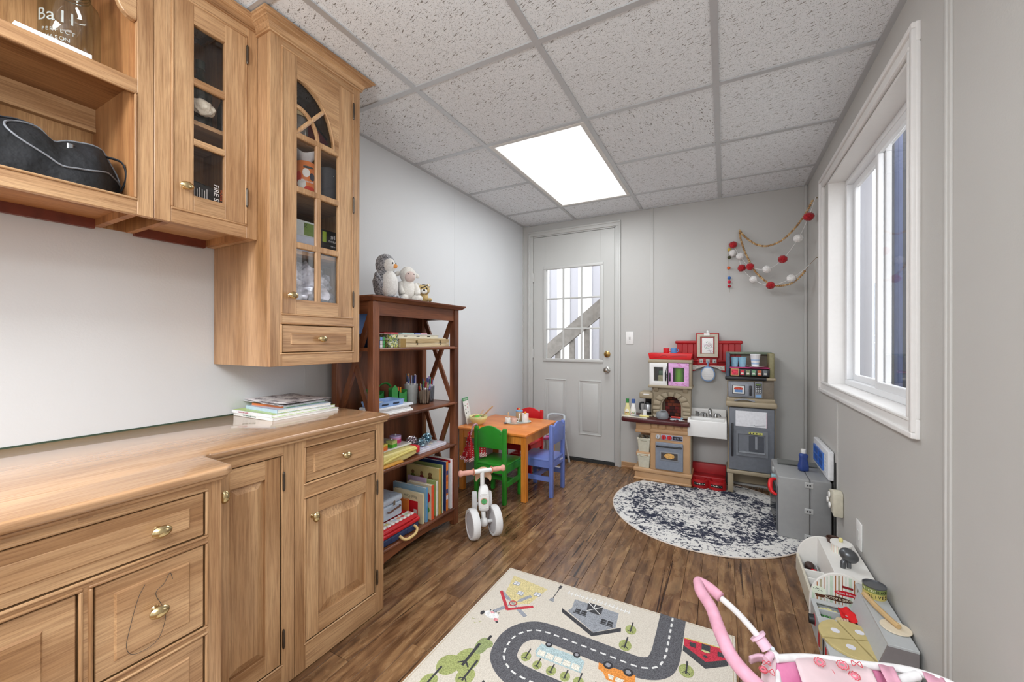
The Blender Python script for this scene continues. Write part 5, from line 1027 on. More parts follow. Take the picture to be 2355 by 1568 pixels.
# ============================================================ PLAY KITCHEN ALONG THE BACK WALL
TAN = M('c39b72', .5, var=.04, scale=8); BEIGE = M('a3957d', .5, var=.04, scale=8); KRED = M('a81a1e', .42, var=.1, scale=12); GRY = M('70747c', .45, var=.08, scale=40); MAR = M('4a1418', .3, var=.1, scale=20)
KW = M('e9e8e6', .35, var=.01); DK = M('26262b', .45); GRYL = M('8e929a', .4, var=.05)
t = thing('play_kitchen', 'large plastic play kitchen with brick oven, white sink, red hood and grey fridge', 'play kitchen', (-.2, 3.49, 0), world=True)
KB = YB - .028; KF = 3.362
def kb(name, m, x0, x1, y0, y1, z0, z1, bev=.004, seg=2, parent=None): return MB().box(x0, x1, y0, y1, z0, z1).build(name, m, parent or t, bev=bev, seg=seg)
# lower left tower
kb('plinth', TAN, -.652, -.226, KF + .008, KB, .0, .070, .008); kb('plinth_foot', TAN, -.658, -.222, KF, KB, .0, .022, .008)
kb('base_shelf', TAN, -.660, -.218, KF - .006, KB, .068, .102, .010, 3)
kb('oven_tower', TAN, -.527, -.232, KF, KB, .100, .440, .008, 3)
kb('bin_shelf', TAN, -.640, -.525, KF, KB, .196, .230, .010, 3); kb('bin_back', TAN, -.636, -.525, KB - .03, KB, .10, .44); kb('bin_top', TAN, -.648, -.520, KF - .004, KB, .386, .415, .010, 3); kb('bin_head', TAN, -.640, -.522, KF + .002, KB, .412, .474)
kb('cornice', TAN, -.530, -.226, KF - .010, KB, .398, .432, .010, 3); kb('tile_band', TAN, -.524, -.234, KF + .006, KB, .430, .476)
for k in range(5): kb('tile', TAN, -.520 + k * .058, -.520 + k * .058 + .050, KF - .004, KF + .008, .434, .474, .005, 2)
o = kb('oven_door', M('848c9a', .4, var=.06, scale=50), -.486, -.281, KF - .016, KF + .004, .113, .330, .006, 3)
MB().tube([(-.464, KF - .016, .298), (-.462, KF - .030, .300), (-.305, KF - .030, .302), (-.303, KF - .016, .300)], .0065, 8, 3).build('handle', DK, o, smooth=True)
MB().box(-.452, -.311, KF - .020, KF - .014, .188, .262).build('window_frame', GRYL, o, bev=.004, seg=2)
MB().box(-.441, -.320, KF - .0215, KF - .0195, .200, .252).build('window', M('4c4440', .2, var=.3), o)
MB().lathe([(0, 0), (.038, 0), (.036, .0012), (0, .0015)], (0, 0, 0), 24, 'y', rot=Matrix.Diagonal((1, -1, .55))).xf(Matrix.Translation((-.380, KF - .0216, .228))).build('pizza_print', M('d9a860', .5, var=.4, scale=120), o, recalc=True)
kb('control_panel', M('a9adc0', .4), -.446, -.284, KF - .004, KF + .002, .348, .390, .003)
for k, (x, c) in enumerate(((-.468, 'c9cdd2'), (-.424, 'd0272c'), (-.381, 'd0272c'))):
    MB().lathe([(0, -.018), (.014, -.017), (.0165, -.004), (.0185, 0)], (x, KF - .003, .369), 22, 'y').build('knob', M(c, .35), t, smooth=True, recalc=True); kb('pointer', M('7a1418' if k else '5a5e66', .4), x - .002, x + .002, KF - .0225, KF - .020, .358, .380, .0005, 1)
kb('display', M('1d2030', .2), -.358, -.290, KF - .006, KF - .003, .354, .384, .001)
for k, s_ in enumerate(('12:15', 'M')): text('display_print', s_, .016, frame_m((-.333 + .036 * k, KF - .0062, .369), (1, 0, 0), (0, 0, 1)), M('b9bdd0', .4), t, .0002)
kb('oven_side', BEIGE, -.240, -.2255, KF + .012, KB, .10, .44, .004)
# counter
MB().prism([(-.752, KF - .028), (-.725, KF - .050), (-.240, KF - .050), (-.232, KF - .030), (-.232, KB), (-.752, KB)], 'z', .474, .508).build('counter', MAR, t, bev=.008, seg=3)
for k, (x, y) in enumerate(((-.43, 3.40), (-.33, 3.41))): MB().tube([(x + .05 * cos(a * pi / 8), y + .034 * sin(a * pi / 8), .5085) for a in range(16)], .0022, 6, 1, True).build('burner_ring', M('6e1c22', .4), t)
# brick arch: nine separate stones round a dark oven mouth
AY = 3.452
kb('arch_back', BEIGE, -.527, -.236, KB - .02, KB, .508, .760)
mo = [(-.441, .508), (-.303, .508), (-.303, .605)] + [(-.372 + .069 * cos(pi * k / 12), .605 + .070 * sin(pi * k / 12)) for k in range(1, 12)] + [(-.441, .605)]
MB().prism(mo, 'y', KB - .026, KB - .021).build('oven_mouth', M('230d0c', .7), t)
rc = random.Random(8)
for j in range(6):
    for i in range(4):
        x0 = -.437 + i * .036 - (.018 if j % 2 else 0); z0 = .510 + j * .027
        x1 = min(x0 + .033, -.306); x0 = max(x0, -.438)
        if x1 - x0 < .008 or ((x0 + x1) / 2 + .372) ** 2 + max(0, z0 + .012 - .605) ** 2 > .062 ** 2: continue
        MB().box(x0, x1, KB - .029, KB - .026, z0, z0 + .024).build('mouth_brick', M(rc.choice(['5e1512', '7e1d16', '3a1210', '8a3a1a', '48100e']), .6, var=.2, scale=80), t)
fr = [(-.527, .508), (-.452, .508), (-.452, .600)] + [(-.379 - .073 * cos(pi * k / 16), .600 + .083 * sin(pi * k / 16)) for k in range(1, 16)] + [(-.306, .600), (-.306, .508), (-.236, .508), (-.236, .765), (-.527, .765)]
MB().prism(fr, 'y', AY + .010, KB - .02).build('arch_wall', BEIGE, t)
cx, cz = -.379, .605
for k in range(7):
    a0, a1 = pi * k / 7 + .04, pi * (k + 1) / 7 - .04; q = []
    for a in (a0, (a0 + a1) / 2, a1): q.append((cx + .137 * cos(a) * 1.02, cz + .118 * sin(a)))
    for a in (a1, (a0 + a1) / 2, a0): q.append((cx + .085 * cos(a) * .98, cz + .078 * sin(a)))
    MB().prism(q, 'y', AY - .004, AY + .014).build('arch_stone', BEIGE, t, bev=.004, seg=2)
for s in (-1, 1):
    for j in range(3):
        x0, x1 = (cx - .144, cx - .086) if s < 0 else (cx + .084, cx + .142); kb('arch_stone', BEIGE, x0 + .004 * (j % 2), x1, AY - .004, AY + .014, .510 + j * .030, .537 + j * .030, .005, 2)
for x in (-.512, -.290): MB().prism([(AY - .028, .752), (AY + .012, .752), (AY + .012, .715), (AY - .006, .722), (AY - .018, .738)], 'x', x, x + .034).build('corbel', BEIGE, t, bev=.003, seg=2)
kb('mantel', BEIGE, -.556, -.222, AY - .040, KB, .752, .776, .008, 3)
# coffee station
kb('coffee_cap', BEIGE, -.628, -.518, 3.430, KB, .655, .710, .014, 4); kb('coffee_back', M('2a2422', .6), -.600, -.524, KB - .03, KB, .508, .66); kb('coffee_side', BEIGE, -.530, -.522, 3.44, KB, .508, .66); kb('coffee_base', BEIGE, -.626, -.520, 3.44, KB, .508, .520); kb('coffee_label', KW, -.592, -.545, 3.428, 3.432, .688, .697, .001, 1)
# upper cupboard
kb('cupboard_case', BEIGE, -.547, -.512, 3.44, KB, .776, .958, .002); kb('cupboard_case', BEIGE, -.262, -.228, 3.435, KB, .776, .958, .002); kb('cupboard_back', M('5c5248', .6), -.53, -.24, KB - .012, KB, .776, .958); kb('cupboard_top', BEIGE, -.556, -.224, AY - .030, KB, .956, .984, .006, 2)
def kdoor(x0, x1, m, lab, hx, dk, scrib=None):
    d = MB(); y0, y1 = 3.418, 3.434; z0, z1, w = .774, .955, .034
    for a in ((x0, x1, z0, z0 + w), (x0, x1, z1 - w, z1), (x0, x0 + w, z0 + w, z1 - w), (x1 - w, x1, z0 + w, z1 - w)): pass
    V = lambda y: [(x0, y, z0), (x1, y, z0), (x1, y, z1), (x0, y, z1), (x0 + w, y, z0 + w), (x1 - w, y, z0 + w), (x1 - w, y, z1 - w), (x0 + w, y, z1 - w)]
    F = []
    for k in range(4): j = (k + 1) % 4; F += [(k, j, 4 + j, 4 + k), (8 + k, 12 + k, 12 + j, 8 + j), (k, 8 + k, 8 + j, j), (4 + k, 4 + j, 12 + j, 12 + k)]
    o = MB().add(V(y0) + V(y1), F).build('cupboard_door', m, t, bev=.002, seg=2, recalc=True); o['label'] = lab
    MB().box(x0 + w - .004, x1 - w + .004, y1 - .003, y1 - .001, z0 + w - .004, z1 - w + .004).build('window', GLASS, o)
    MB().box(hx - .006, hx + .006, y0 - .010, y0, .812, .880).build('handle', DK, o, bev=.003, seg=2)
    return o
kdoor(-.543, -.405, KW, 'white cupboard door with dark scribbles on its handle', -.418, False); pk = kdoor(-.397, -.246, M('dba6d6', .5, var=.12, scale=60), 'door coloured over in pink marker', -.386, True)
rc = random.Random(11)
for k in range(9):
    x = rc.uniform(-.393, -.25); z_ = rc.choice([rc.uniform(.776, .80), rc.uniform(.93, .952)]); MB().tube([(x, 3.4172, z_), (x + rc.uniform(-.015, .02), 3.4170, z_ + .004), (min(x + .02, -.25), 3.4172, z_ - .003)], .0012, 5, 4).build('marker_line', M('c94aa8', .5), pk)
for k in range(4): MB().tube([(-.412 + .004 * k, 3.406, .83 + .01 * k), (-.418 + .002 * k, 3.405, .87), (-.408, 3.406, .93)], .0012, 5, 4).build('marker_line', DK, t)
MB().prism([(-.556, 1.036), (-.222, 1.036), (-.232, .984), (-.544, .984)], 'y', AY - .028, KB).build('tray_rail', M('d21c22', .35, var=.03), t, bev=.004, seg=2)
MB().tube([(-.51, AY - .0285, 1.000), (-.47, AY - .0287, 1.004), (-.43, AY - .0287, 1.018), (-.40, AY - .0287, 1.006), (-.35, AY - .0287, 1.012), (-.30, AY - .0287, 1.015), (-.26, AY - .0285, 1.014)], .0009, 5, 6).build('marker_scribble', DK, t)
# sink
MB().prism([(-.250, KF - .010), (.018, KF - .010), (.018, KB), (-.232, KB)], 'z', .404, .410).build('sink_bottom', KW, t)
kb('sink_front', KW, -.251, .018, KF - .012, KF + .012, .404, .528, .008, 3); kb('sink_side', KW, -.251, -.232, KF, KB, .404, .532, .006, 2); kb('sink_side', KW, .000, .018, KF, KB, .404, .532, .006, 2); kb('sink_basin', KW, -.24, .01, KF, KB, .478, .486, .002); kb('sink_deck', KW, -.245, .014, 3.480, KB, .484, .532, .006, 2); kb('sink_splash', KW, -.240, .016, KB - .02, KB, .528, .588, .006, 2)
CH = M('a8a9aa', .22, .9)
MB().tube([(-.098, 3.525, .532), (-.098, 3.522, .575), (-.098, 3.505, .592), (-.098, 3.480, .588), (-.098, 3.468, .562)], .012, 12, 6).build('tap_spout', CH, t, smooth=True)
for dx in (-.036, .038): MB().lathe([(.016, 0), (.014, .02), (.010, .030), (.0, .034)], (-.098 + dx, 3.525, .531), 16).tube([(-.098 + dx, 3.525, .556), (-.098 + dx * 1.6, 3.512, .560), (-.098 + dx * 1.9, 3.500, .546)], .007, 8, 4).build('tap_handle', CH, t, smooth=True)
MB().lathe([(.013, 0), (.012, .03), (.014, .036), (.0, .042)], (-.192, 3.52, .531), 14).tube([(-.192, 3.52, .568), (-.200, 3.505, .570)], .005, 8, 2).build('soap_pump', CH, t, smooth=True)
# red hood and picture
HY = KB
kb('hood_cap', KRED, -.362, .126, HY - .032, HY, 1.112, 1.137, .008, 3)
for k in range(11):
    x0 = -.350 + k * .0424
    if x0 > -.20 and x0 + .04 < -.035: continue
    kb('hood_board', KRED, x0, x0 + .0405, HY - .020, HY, .962 if -.25 < x0 < .08 else 1.03, 1.113, .003, 1)
kb('hood_back', KRED, -.345, .112, HY - .012, HY, 1.03, 1.115); kb('hood_centre', KRED, -.235, .012, HY - .014, HY, .94, 1.04); kb('hood_shelf', KRED, -.240, .014, HY - .034, HY, .968, .982, .005, 2); kb('hood_hook_rail', KRED, -.196, -.044, HY - .030, HY, .943, 1.000, .008, 3)
arc = [(-.240, .945), (.014, .945), (.014, .884), (-.020, .893)] + [(-.113 + .093 * cos(pi * k / 10), .893 + .034 * sin(pi * k / 10)) for k in range(1, 10)] + [(-.206, .893), (-.240, .884)]
MB().prism(arc, 'y', HY - .028, HY).build('hood_arch', KRED, t, bev=.003, seg=2)
for s in (0, 1):
    q = [(-.228, .937), (-.125, .937), (-.125, .930), (-.165, .922), (-.205, .902), (-.228, .900)]
    if s: q = [(-.226 - a, b) for a, b in q]
    MB().prism(q, 'y', HY - .0295, HY - .0275).build('printed_strip', M('c9c4bc', .4, var=.3, scale=90), t)
for x in (-.165, -.117, -.069): o = kb('hook_plate', M('b9bab8', .4), x - .014, x + .014, HY - .035, HY - .028, .957, .988, .004, 2); MB().tube([(x, HY - .036, .978), (x, HY - .044, .968), (x, HY - .046, .974)], .003, 8, 4).build('hook', M('8d8e8e', .3, .7), o, smooth=True)
kb('picture_block', KRED, -.203, -.037, HY - .040, HY, .998, 1.200, .006, 2)
V = lambda y, e: [(-.196 + e, y, 1.006 + e), (-.044 - e, y, 1.006 + e), (-.044 - e, y, 1.192 - e), (-.196 + e, y, 1.192 - e)]
MB().add(V(HY - .050, 0) + V(HY - .050, .022) + V(HY - .038, 0) + V(HY - .042, .026), [(0, 1, 5, 4), (1, 2, 6, 5), (2, 3, 7, 6), (3, 0, 4, 7), (4, 5, 13, 12), (5, 6, 14, 13), (6, 7, 15, 14), (7, 4, 12, 15), (0, 8, 9, 1), (1, 9, 10, 2), (2, 10, 11, 3), (3, 11, 8, 0)]).build('picture_frame', M('bdb3a2', .45), t, recalc=True)
kb('drawing', M('ecebea', .5), -.160, -.078, HY - .044, HY - .041, 1.034, 1.160, .003, 2)
rc = random.Random(3)
for k in range(16):
    c = rc.choice(['9a5a8a', '4a4a50', '3a8a6a', '8a3a3a', 'b06a9a']); x, z_ = rc.uniform(-.15, -.10), rc.uniform(1.045, 1.14)
    MB().tube([(x + rc.uniform(0, .02) * i * .6, HY - .0443, z_ + rc.uniform(-.012, .012)) for i in range(4)], .0007, 5, 4).build('crayon_line', M(c, .6), t)
o = tag(MB().ball((-.118, HY - .046, 1.208), .010, .006, .014, 12, 8).box(-.146, -.104, HY - .056, HY - .045, 1.178, 1.196).build('paper_decoration', KW, bev=.0005), 'small white paper decoration perched on top of the framed drawing', 'decoration')
for k, c in enumerate(('4a6ab8', 'd8a83a', 'c83a3a')): pass
# right tower: fridge and microwave
R0, R1 = .020, .328; RF = 3.398
kb('fridge_leg', BEIGE, .023, .062, RF - .006, RF + .03, .0062, .160, .006, 2); kb('fridge_leg', BEIGE, .292, .326, RF - .006, RF + .03, .0062, .160, .006, 2); kb('fridge_leg', BEIGE, .023, .062, KB - .04, KB, 0, .160); kb('fridge_leg', BEIGE, .292, .326, KB - .04, KB, 0, .160)
kb('low_back', BEIGE, .062, .292, KB - .012, KB, .03, .12); kb('fridge_sill', BEIGE, .016, .330, RF - .012, KB, .150, .178, .006, 2); kb('fridge_body', BEIGE, .024, .326, RF + .02, KB, .176, .650, .004)
o = kb('fridge_door', GRY, .032, .318, RF - .008, RF + .02, .180, .642, .006, 3)
MB().box(.046, .060, RF - .024, RF - .006, .280, .526).build('handle', DK, o, bev=.004, seg=2)
MB().box(.074, .270, RF - .0105, RF - .0075, .506, .620).build('white_board', M('e4e5ea', .3), o, bev=.001); MB().box(.2690, .2715, RF - .0108, RF - .0078, .506, .612).build('red_edge', M('b0204a', .4), o)
MB().tube([(.17, RF - .0108, .520), (.19, RF - .0108, .522), (.20, RF - .0108, .516), (.22, RF - .0108, .519), (.262, RF - .0108, .524)], .0010, 5, 5).build('pen_scribble', DK, o)
m = MB(); Vd = lambda y, a, b, c, d: [(a, y, c), (b, y, c), (b, y, d), (a, y, d)]
m.add(Vd(RF - .016, .078, .278, .292, .478) + Vd(RF - .016, .090, .262, .312, .452) + Vd(RF - .006, .078, .278, .292, .478) + Vd(RF + .004, .100, .258, .322, .442), [(0, 1, 5, 4), (1, 2, 6, 5), (2, 3, 7, 6), (3, 0, 4, 7), (4, 5, 13, 12), (5, 6, 14, 13), (6, 7, 15, 14), (7, 4, 12, 15), (12, 13, 14, 15), (0, 8, 9, 1), (1, 9, 10, 2), (2, 10, 11, 3), (3, 11, 8, 0)])
m.build('dispenser', M('777b82', .45, var=.05), o, recalc=True)
MB().box(.160, .252, RF - .0105, RF - .0075, .326, .440).build('dispenser_niche', M('4c5058', .4), o, bev=.003); MB().box(.198, .214, RF - .014, RF - .010, .345, .438).build('water_print', M('8d9198', .3), o, bev=.002); MB().box(.092, .262, RF - .024, RF - .008, .314, .326).build('drip_shelf', M('8c9096', .4), o, bev=.002)
MB().box(.158, .244, RF - .0175, RF - .0155, .454, .470).build('button_strip', M('c9c86a', .4), o)
for k in range(4): MB().lathe([(0, -.001), (.005, -.001), (.005, 0)], (.168 + k * .020, RF - .0175, .462), 12, 'y').build('button_print', DK, o, recalc=True)
kb('fridge_top', BEIGE, .010, .334, RF - .022, KB, .648, .688, .012, 3); kb('microwave_shelf', BEIGE, .018, .322, RF + .006, KB, .686, .712, .004, 2)
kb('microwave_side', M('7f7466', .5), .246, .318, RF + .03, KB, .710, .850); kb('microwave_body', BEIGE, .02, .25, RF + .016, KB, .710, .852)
o = kb('microwave_door', M('8a8d94', .4, var=.05), .026, .192, RF - .002, RF + .018, .718, .836, .005, 2)
MB().box(.040, .160, RF - .006, RF - .001, .730, .822).build('door_panel', GRYL, o, bev=.003, seg=2); MB().box(.052, .134, RF - .008, RF - .005, .742, .808).build('window', DK, o)
MB().box(.056, .130, RF - .0088, RF - .0078, .746, .804).build('food_print', M('d8d8d4', .4), o)
MB().lathe([(0, 0), (.030, 0), (0, .001)], (0, 0, 0), 20, 'y', rot=Matrix.Diagonal((1, -1, .42))).xf(Matrix.Translation((.093, RF - .0089, .782))).build('food_print', M('c2452a', .5, var=.5, scale=160), o, recalc=True); MB().box(.068, .118, RF - .0095, RF - .0085, .756, .775).build('bowl_print', M('5d86b8', .4), o, bev=.0004)
MB().box(.163, .177, RF - .014, RF - .002, .734, .808).build('handle', DK, o, bev=.004, seg=2)
o = kb('control_panel', M('8a8d94', .4), .196, .244, RF, RF + .018, .718, .838, .003); MB().box(.201, .239, RF - .003, RF + .001, .755, .824).build('keypad', DK, o)
for i in range(3):
    for j in range(4): MB().box(.205 + i * .012, .211 + i * .012, RF - .0045, RF - .0025, .762 + j * .012, .768 + j * .012).build('key', M('c9cacc', .4), o)
MB().box(.205, .235, RF - .0045, RF - .0025, .812, .820).build('clock_print', M('7f9a4a', .4), o); MB().box(.203, .237, RF - .003, RF + .001, .724, .742).build('blue_label', M('7fa6cf', .4), o)
kb('spice_ledge', BEIGE, .010, .326, RF - .012, KB, .848, .868, .006, 2); MB().box(.006, .268, RF - .020, RF - .010, .846, .872).build('marker_band', M('131316', .4), t, bev=.006, seg=2)
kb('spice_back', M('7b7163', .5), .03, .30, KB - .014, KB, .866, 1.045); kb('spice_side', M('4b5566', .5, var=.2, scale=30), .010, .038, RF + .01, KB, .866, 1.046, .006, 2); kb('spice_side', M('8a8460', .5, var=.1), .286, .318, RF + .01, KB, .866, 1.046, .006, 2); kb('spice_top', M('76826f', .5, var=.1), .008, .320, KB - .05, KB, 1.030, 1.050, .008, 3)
kb('cup_shelf', M('b0306a', .45, var=.15, scale=30), .036, .290, RF + .004, KB, .932, .940, .002); kb('spice_rack', M('17171a', .4), .080, .288, RF - .004, RF + .006, .876, .928, .002); o = kb('recipe_print', M('b99a6a', .5), .042, .096, RF - .008, RF - .003, .878, .930, .001, 1); MB().box(.048, .090, RF - .0095, RF - .0078, .884, .924).build('red_print', M('d0304a', .4, var=.4, scale=90), o)
for k, c in enumerate(('c83040', '7d8560', '6f9a78', 'c4603a', '70767a')):
    x = .105 + k * .036; o = kb('spice_jar', M(c, .5, var=.3, scale=150), x, x + .024, RF - .0065, RF - .0038, .884, .922, .0005, 1); MB().box(x + .004, x + .020, RF - .0072, RF - .0062, .892, .902).build('jar_label', M('d9d6cc', .5), o)
# loose things on the kitchen
MB_ = MB
def simple(name, label, cat, mb, m, group=None, smooth=True, bev=0): return tag(mb.build(name, m, smooth=smooth, recalc=True, bev=bev), label, cat, group)
KZ = .5084
for k, (x, c, cp) in enumerate(((-.716, 'e2d79a', '3f8a4a'), (-.668, 'ebe9e6', '4a68a8'))):
    t2 = thing('dressing_bottle', ['cream play dressing bottle with a green cap', 'white play dressing bottle with a blue cap'][k], 'bottle', (x, 3.40, KZ), 0, 'play dressing bottles on the counter end')
    MB().lathe([(.022, 0), (.025, .01), (.024, .05), (.015, .09), (.013, .112)], n=20, sx=1, sy=.8).build('bottle_body', M(c, .35), t2, smooth='all'); MB().lathe([(.0135, .110), (.0135, .143), (.0, .144)], n=16).build('cap', M(cp, .35), t2, smooth=True)
    MB().ball((0, -.017, .04), .017, .003, .020, 14, 8).build('label', M('e8e4d8', .5), t2, smooth=True)
    for q in range(4): MB().ball((-.010 + q * .007, -.0205, .028 + .003 * (q % 2)), .004, .001, .004, 8, 5).build('vegetable_print', M(['c8402a', '4a8a3a', 'd8862a', '3a7a3a'][q], .5), t2)
t2 = thing('cutting_board', 'cream play cutting board on the left end of the maroon counter', 'board', (-.66, 3.36, KZ), world=True); MB().prism([(-.750, 3.345), (-.690, 3.330), (-.545, 3.322), (-.545, 3.350), (-.690, 3.372), (-.750, 3.372)], 'z', KZ, KZ + .010).build('board', M('d9d2c0', .5), t2, bev=.002); MB().box(-.749, -.735, 3.347, 3.370, KZ + .0101, KZ + .012).build('grip', M('cfc7b4', .5), t2)
t2 = thing('toy_knife', 'grey bladed toy knife with a yellow handle on the cutting board', 'knife', (-.62, 3.345, KZ + .0105), world=True); MB().prism([(-.680, 3.345), (-.600, 3.332), (-.600, 3.352), (-.66, 3.360)], 'z', KZ + .0135, KZ + .016).build('blade', M('a9adb0', .3, .4), t2); MB().tube([(-.605, 3.342, KZ + .0185), (-.575, 3.338, KZ + .019), (-.530, 3.330, KZ + .0185)], .0078, 10, 4).build('handle', M('e2d58a', .4), t2, smooth=True)
t2 = thing('toy_cup', 'small upturned white play cup beside the coffee pot', 'cup', (-.571, 3.375, KZ), world=True, group='play cups'); MB().lathe([(.020, 0), (.014, .062), (.012, .064), (.0, .064)], (-.571, 3.378, KZ), 18).build('cup_body', KW, t2, smooth=True); MB().lathe([(.021, 0), (.021, .004), (.0195, .004)], (-.571, 3.378, KZ), 18).build('rim', KW, t2)
t2 = thing('coffee_pot', 'silver and black play coffee pot under the beige coffee station', 'coffee pot', (-.565, 3.49, .5205)); CP = t2
MB().lathe([(.033, 0), (.036, .006), (.036, .022)], n=22).build('pot_base', BLACK, t2, smooth=True); MB().lathe([(.036, .0222), (.036, .070), (.030, .085)], n=22).build('pot_body', M('b2b4b6', .3, .8), t2, smooth=True); MB().lathe([(.031, .0852), (.026, .100), (.012, .106), (0, .107)], n=20).build('pot_lid', BLACK, t2, smooth=True); MB().tube([(-.030, -.01, .095), (-.058, -.015, .092), (-.064, -.017, .070), (-.058, -.016, .035)], .0075, 10, 5).build('handle', BLACK, t2, smooth=True)
t2 = thing('toy_pot', 'grey plastic play saucepan with a domed lid on the left burner', 'pot', (-.440, 3.398, KZ + .001)); MB().lathe([(.040, 0), (.046, .006), (.048, .014), (.050, .018)], n=28).build('pan_body', M('9b9fa2', .4), t2, smooth=True); MB().lathe([(.048, .018), (.047, .040), (.040, .054), (.0, .060)], n=28).build('pan_lid', M('83878b', .35), t2, smooth=True); MB().tube([(-.020, -.03, .052), (-.005, -.012, .066), (.02, .01, .064), (.03, .02, .054)], .004, 8, 4).build('lid_handle', M('8f9397', .35), t2, smooth=True); MB().tube([(-.045, 0, .012), (-.062, -.004, .014)], .006, 8, 1).build('handle', M('c9c4b4', .4), t2)
t2 = thing('toy_plate', 'pale blue play plate holding a red hot dog on the right burner', 'plate', (-.335, 3.425, KZ + .001)); MB().lathe([(.026, 0), (.050, .006), (.0495, .0075), (.024, .002), (0, .002)], n=28).build('plate_body', M('8fb6cf', .4), t2, smooth='all'); MB().tube([(.047 * cos(q * pi / 12), .047 * sin(q * pi / 12), .0078) for q in range(24)], .0012, 6, 1, True).build('rim', M('b9d0dc', .4), t2)
simple('toy_sausage', 'red play hot dog lying across the pale blue plate', 'toy food', MB().tube([(-.375, 3.412, KZ + .016), (-.34, 3.408, KZ + .018), (-.305, 3.412, KZ + .016)], .0078, 10, 5), M('c83a2c', .4))
for k, (x, y) in enumerate(((-.362, 3.368), (-.300, 3.366))):
    t2 = thing('toy_measuring_cup', ['little white play measuring dish nearer the pot', 'little white play measuring dish near the counter corner'][k], 'dish', (x, y, KZ + .0005)); MB().lathe([(.010, 0), (.018, .006), (.017, .007), (.009, .002), (0, .002)], n=18).build('dish', KW, t2, smooth='all'); MB().box(-.003, .003, -.003, .003, .002, .010).build('post', M('9aa0a6', .4), t2); MB().box(.016, .028, -.004, .004, .004, .0065).build('tab', KW, t2)
simple('sponge', 'lime green scrubber lying in the play sink', 'sponge', MB().ball((-.205, 3.40, .495), .024, .012, .008, 14, 8, Matrix.Rotation(-.3, 3, 'Y')), M('b9cf6a', .6, var=.1, scale=90))
t2 = thing('toy_pitcher', 'lime green play pitcher behind the pink cupboard door', 'pitcher', (-.322, 3.49, .7775)); MB().lathe([(.034, 0), (.036, .01), (.031, .12), (.034, .135)], n=22).build('pitcher_body', M('6fb81e', .35), t2, smooth=True); MB().tube([(.030, -.01, .115), (.052, -.012, .105), (.052, -.012, .045), (.032, -.01, .03)], .005, 8, 5).build('handle', M('6fb81e', .35), t2, smooth=True)
t2 = thing('toy_carton', 'green and cream play food carton behind the white cupboard door', 'carton', (-.455, 3.49, .7775)); MB().box(-.026, .026, -.02, .02, 0, .075).build('carton_body', M('b9b48a', .5, var=.2, scale=60), t2, bev=.003); MB().box(-.024, .024, -.018, .018, .0755, .115).build('carton_top', M('3f6a48', .5), t2, bev=.004)
for k, (x, c, lab) in enumerate(((-.418, 'd8202a', 'red play mug on top of the red shelf rail'), (-.362, '5d94cf', 'blue play mug on top of the red shelf rail'))):
    t2 = thing('toy_mug', lab, 'mug', (x, 3.46, 1.0365), 0, 'play mugs on the shelf rail'); MB().lathe([(.021, 0), (.023, .004), (.023, .040), (.021, .040), (.021, .006), (0, .006)], n=20).build('mug_body', M(c, .35), t2, smooth=True); MB().tube([(.022, -.005, .032), (.034, -.006, .030), (.034, -.006, .014), (.022, -.005, .010)], .003, 8, 5).build('handle', M(c, .35), t2, smooth=True)
for k, x in enumerate((.068, .119)):
    t2 = thing('toy_tumbler', ['left light blue play tumbler on the upper right shelf', 'light blue play tumbler next to the paper cup'][k], 'tumbler', (x, 3.46, .9405), 0, 'play tumblers on the upper shelf'); MB().lathe([(.021, 0), (.0275, .072), (.026, .072), (.019, .004), (0, .004)], n=22).build('tumbler_body', M('8fbfd6', .35), t2, smooth=True); MB().lathe([(.0275, .068), (.0287, .070), (.0285, .074), (.0265, .074)], n=22).build('rim', M('8fbfd6', .35), t2)
t2 = thing('toy_plate', 'white play plate under the paper cup on the upper right shelf', 'plate', (.203, 3.46, .9405)); MB().lathe([(.028, 0), (.058, .007), (.0575, .0085), (.026, .003), (0, .003)], n=28).build('plate_body', KW, t2, smooth='all'); MB().lathe([(.030, .0031), (.030, .0045), (.028, .0045)], n=24).build('inner_ring', M('dcdcda', .4), t2)
t2 = thing('paper_cup', 'tall white paper cup printed with pale blue flowers standing on the play plate', 'cup', (.203, 3.46, .9450)); MB().lathe([(.023, 0), (.033, .088), (.0345, .090), (.0325, .092), (.022, .004), (0, .004)], n=24).build('cup_body', M('f0f0f2', .5), t2, smooth=True)
for k in range(3): MB().lathe([(.0252 + k * .0026, .018 + k * .024), (.0266 + k * .0026, .030 + k * .024)], n=24).build('blue_print', M('a9c2e0', .5), t2)
simple('toy_tray', 'grey folded plastic tray lying under the toy microwave', 'toy', MB().prism([(.066, .6885), (.11, .699), (.15, .699), (.198, .6885), (.198, .6975), (.14, .709), (.12, .709), (.066, .6975)], 'y', 3.382, 3.41), M('8d9096', .4), smooth=False, bev=.002)
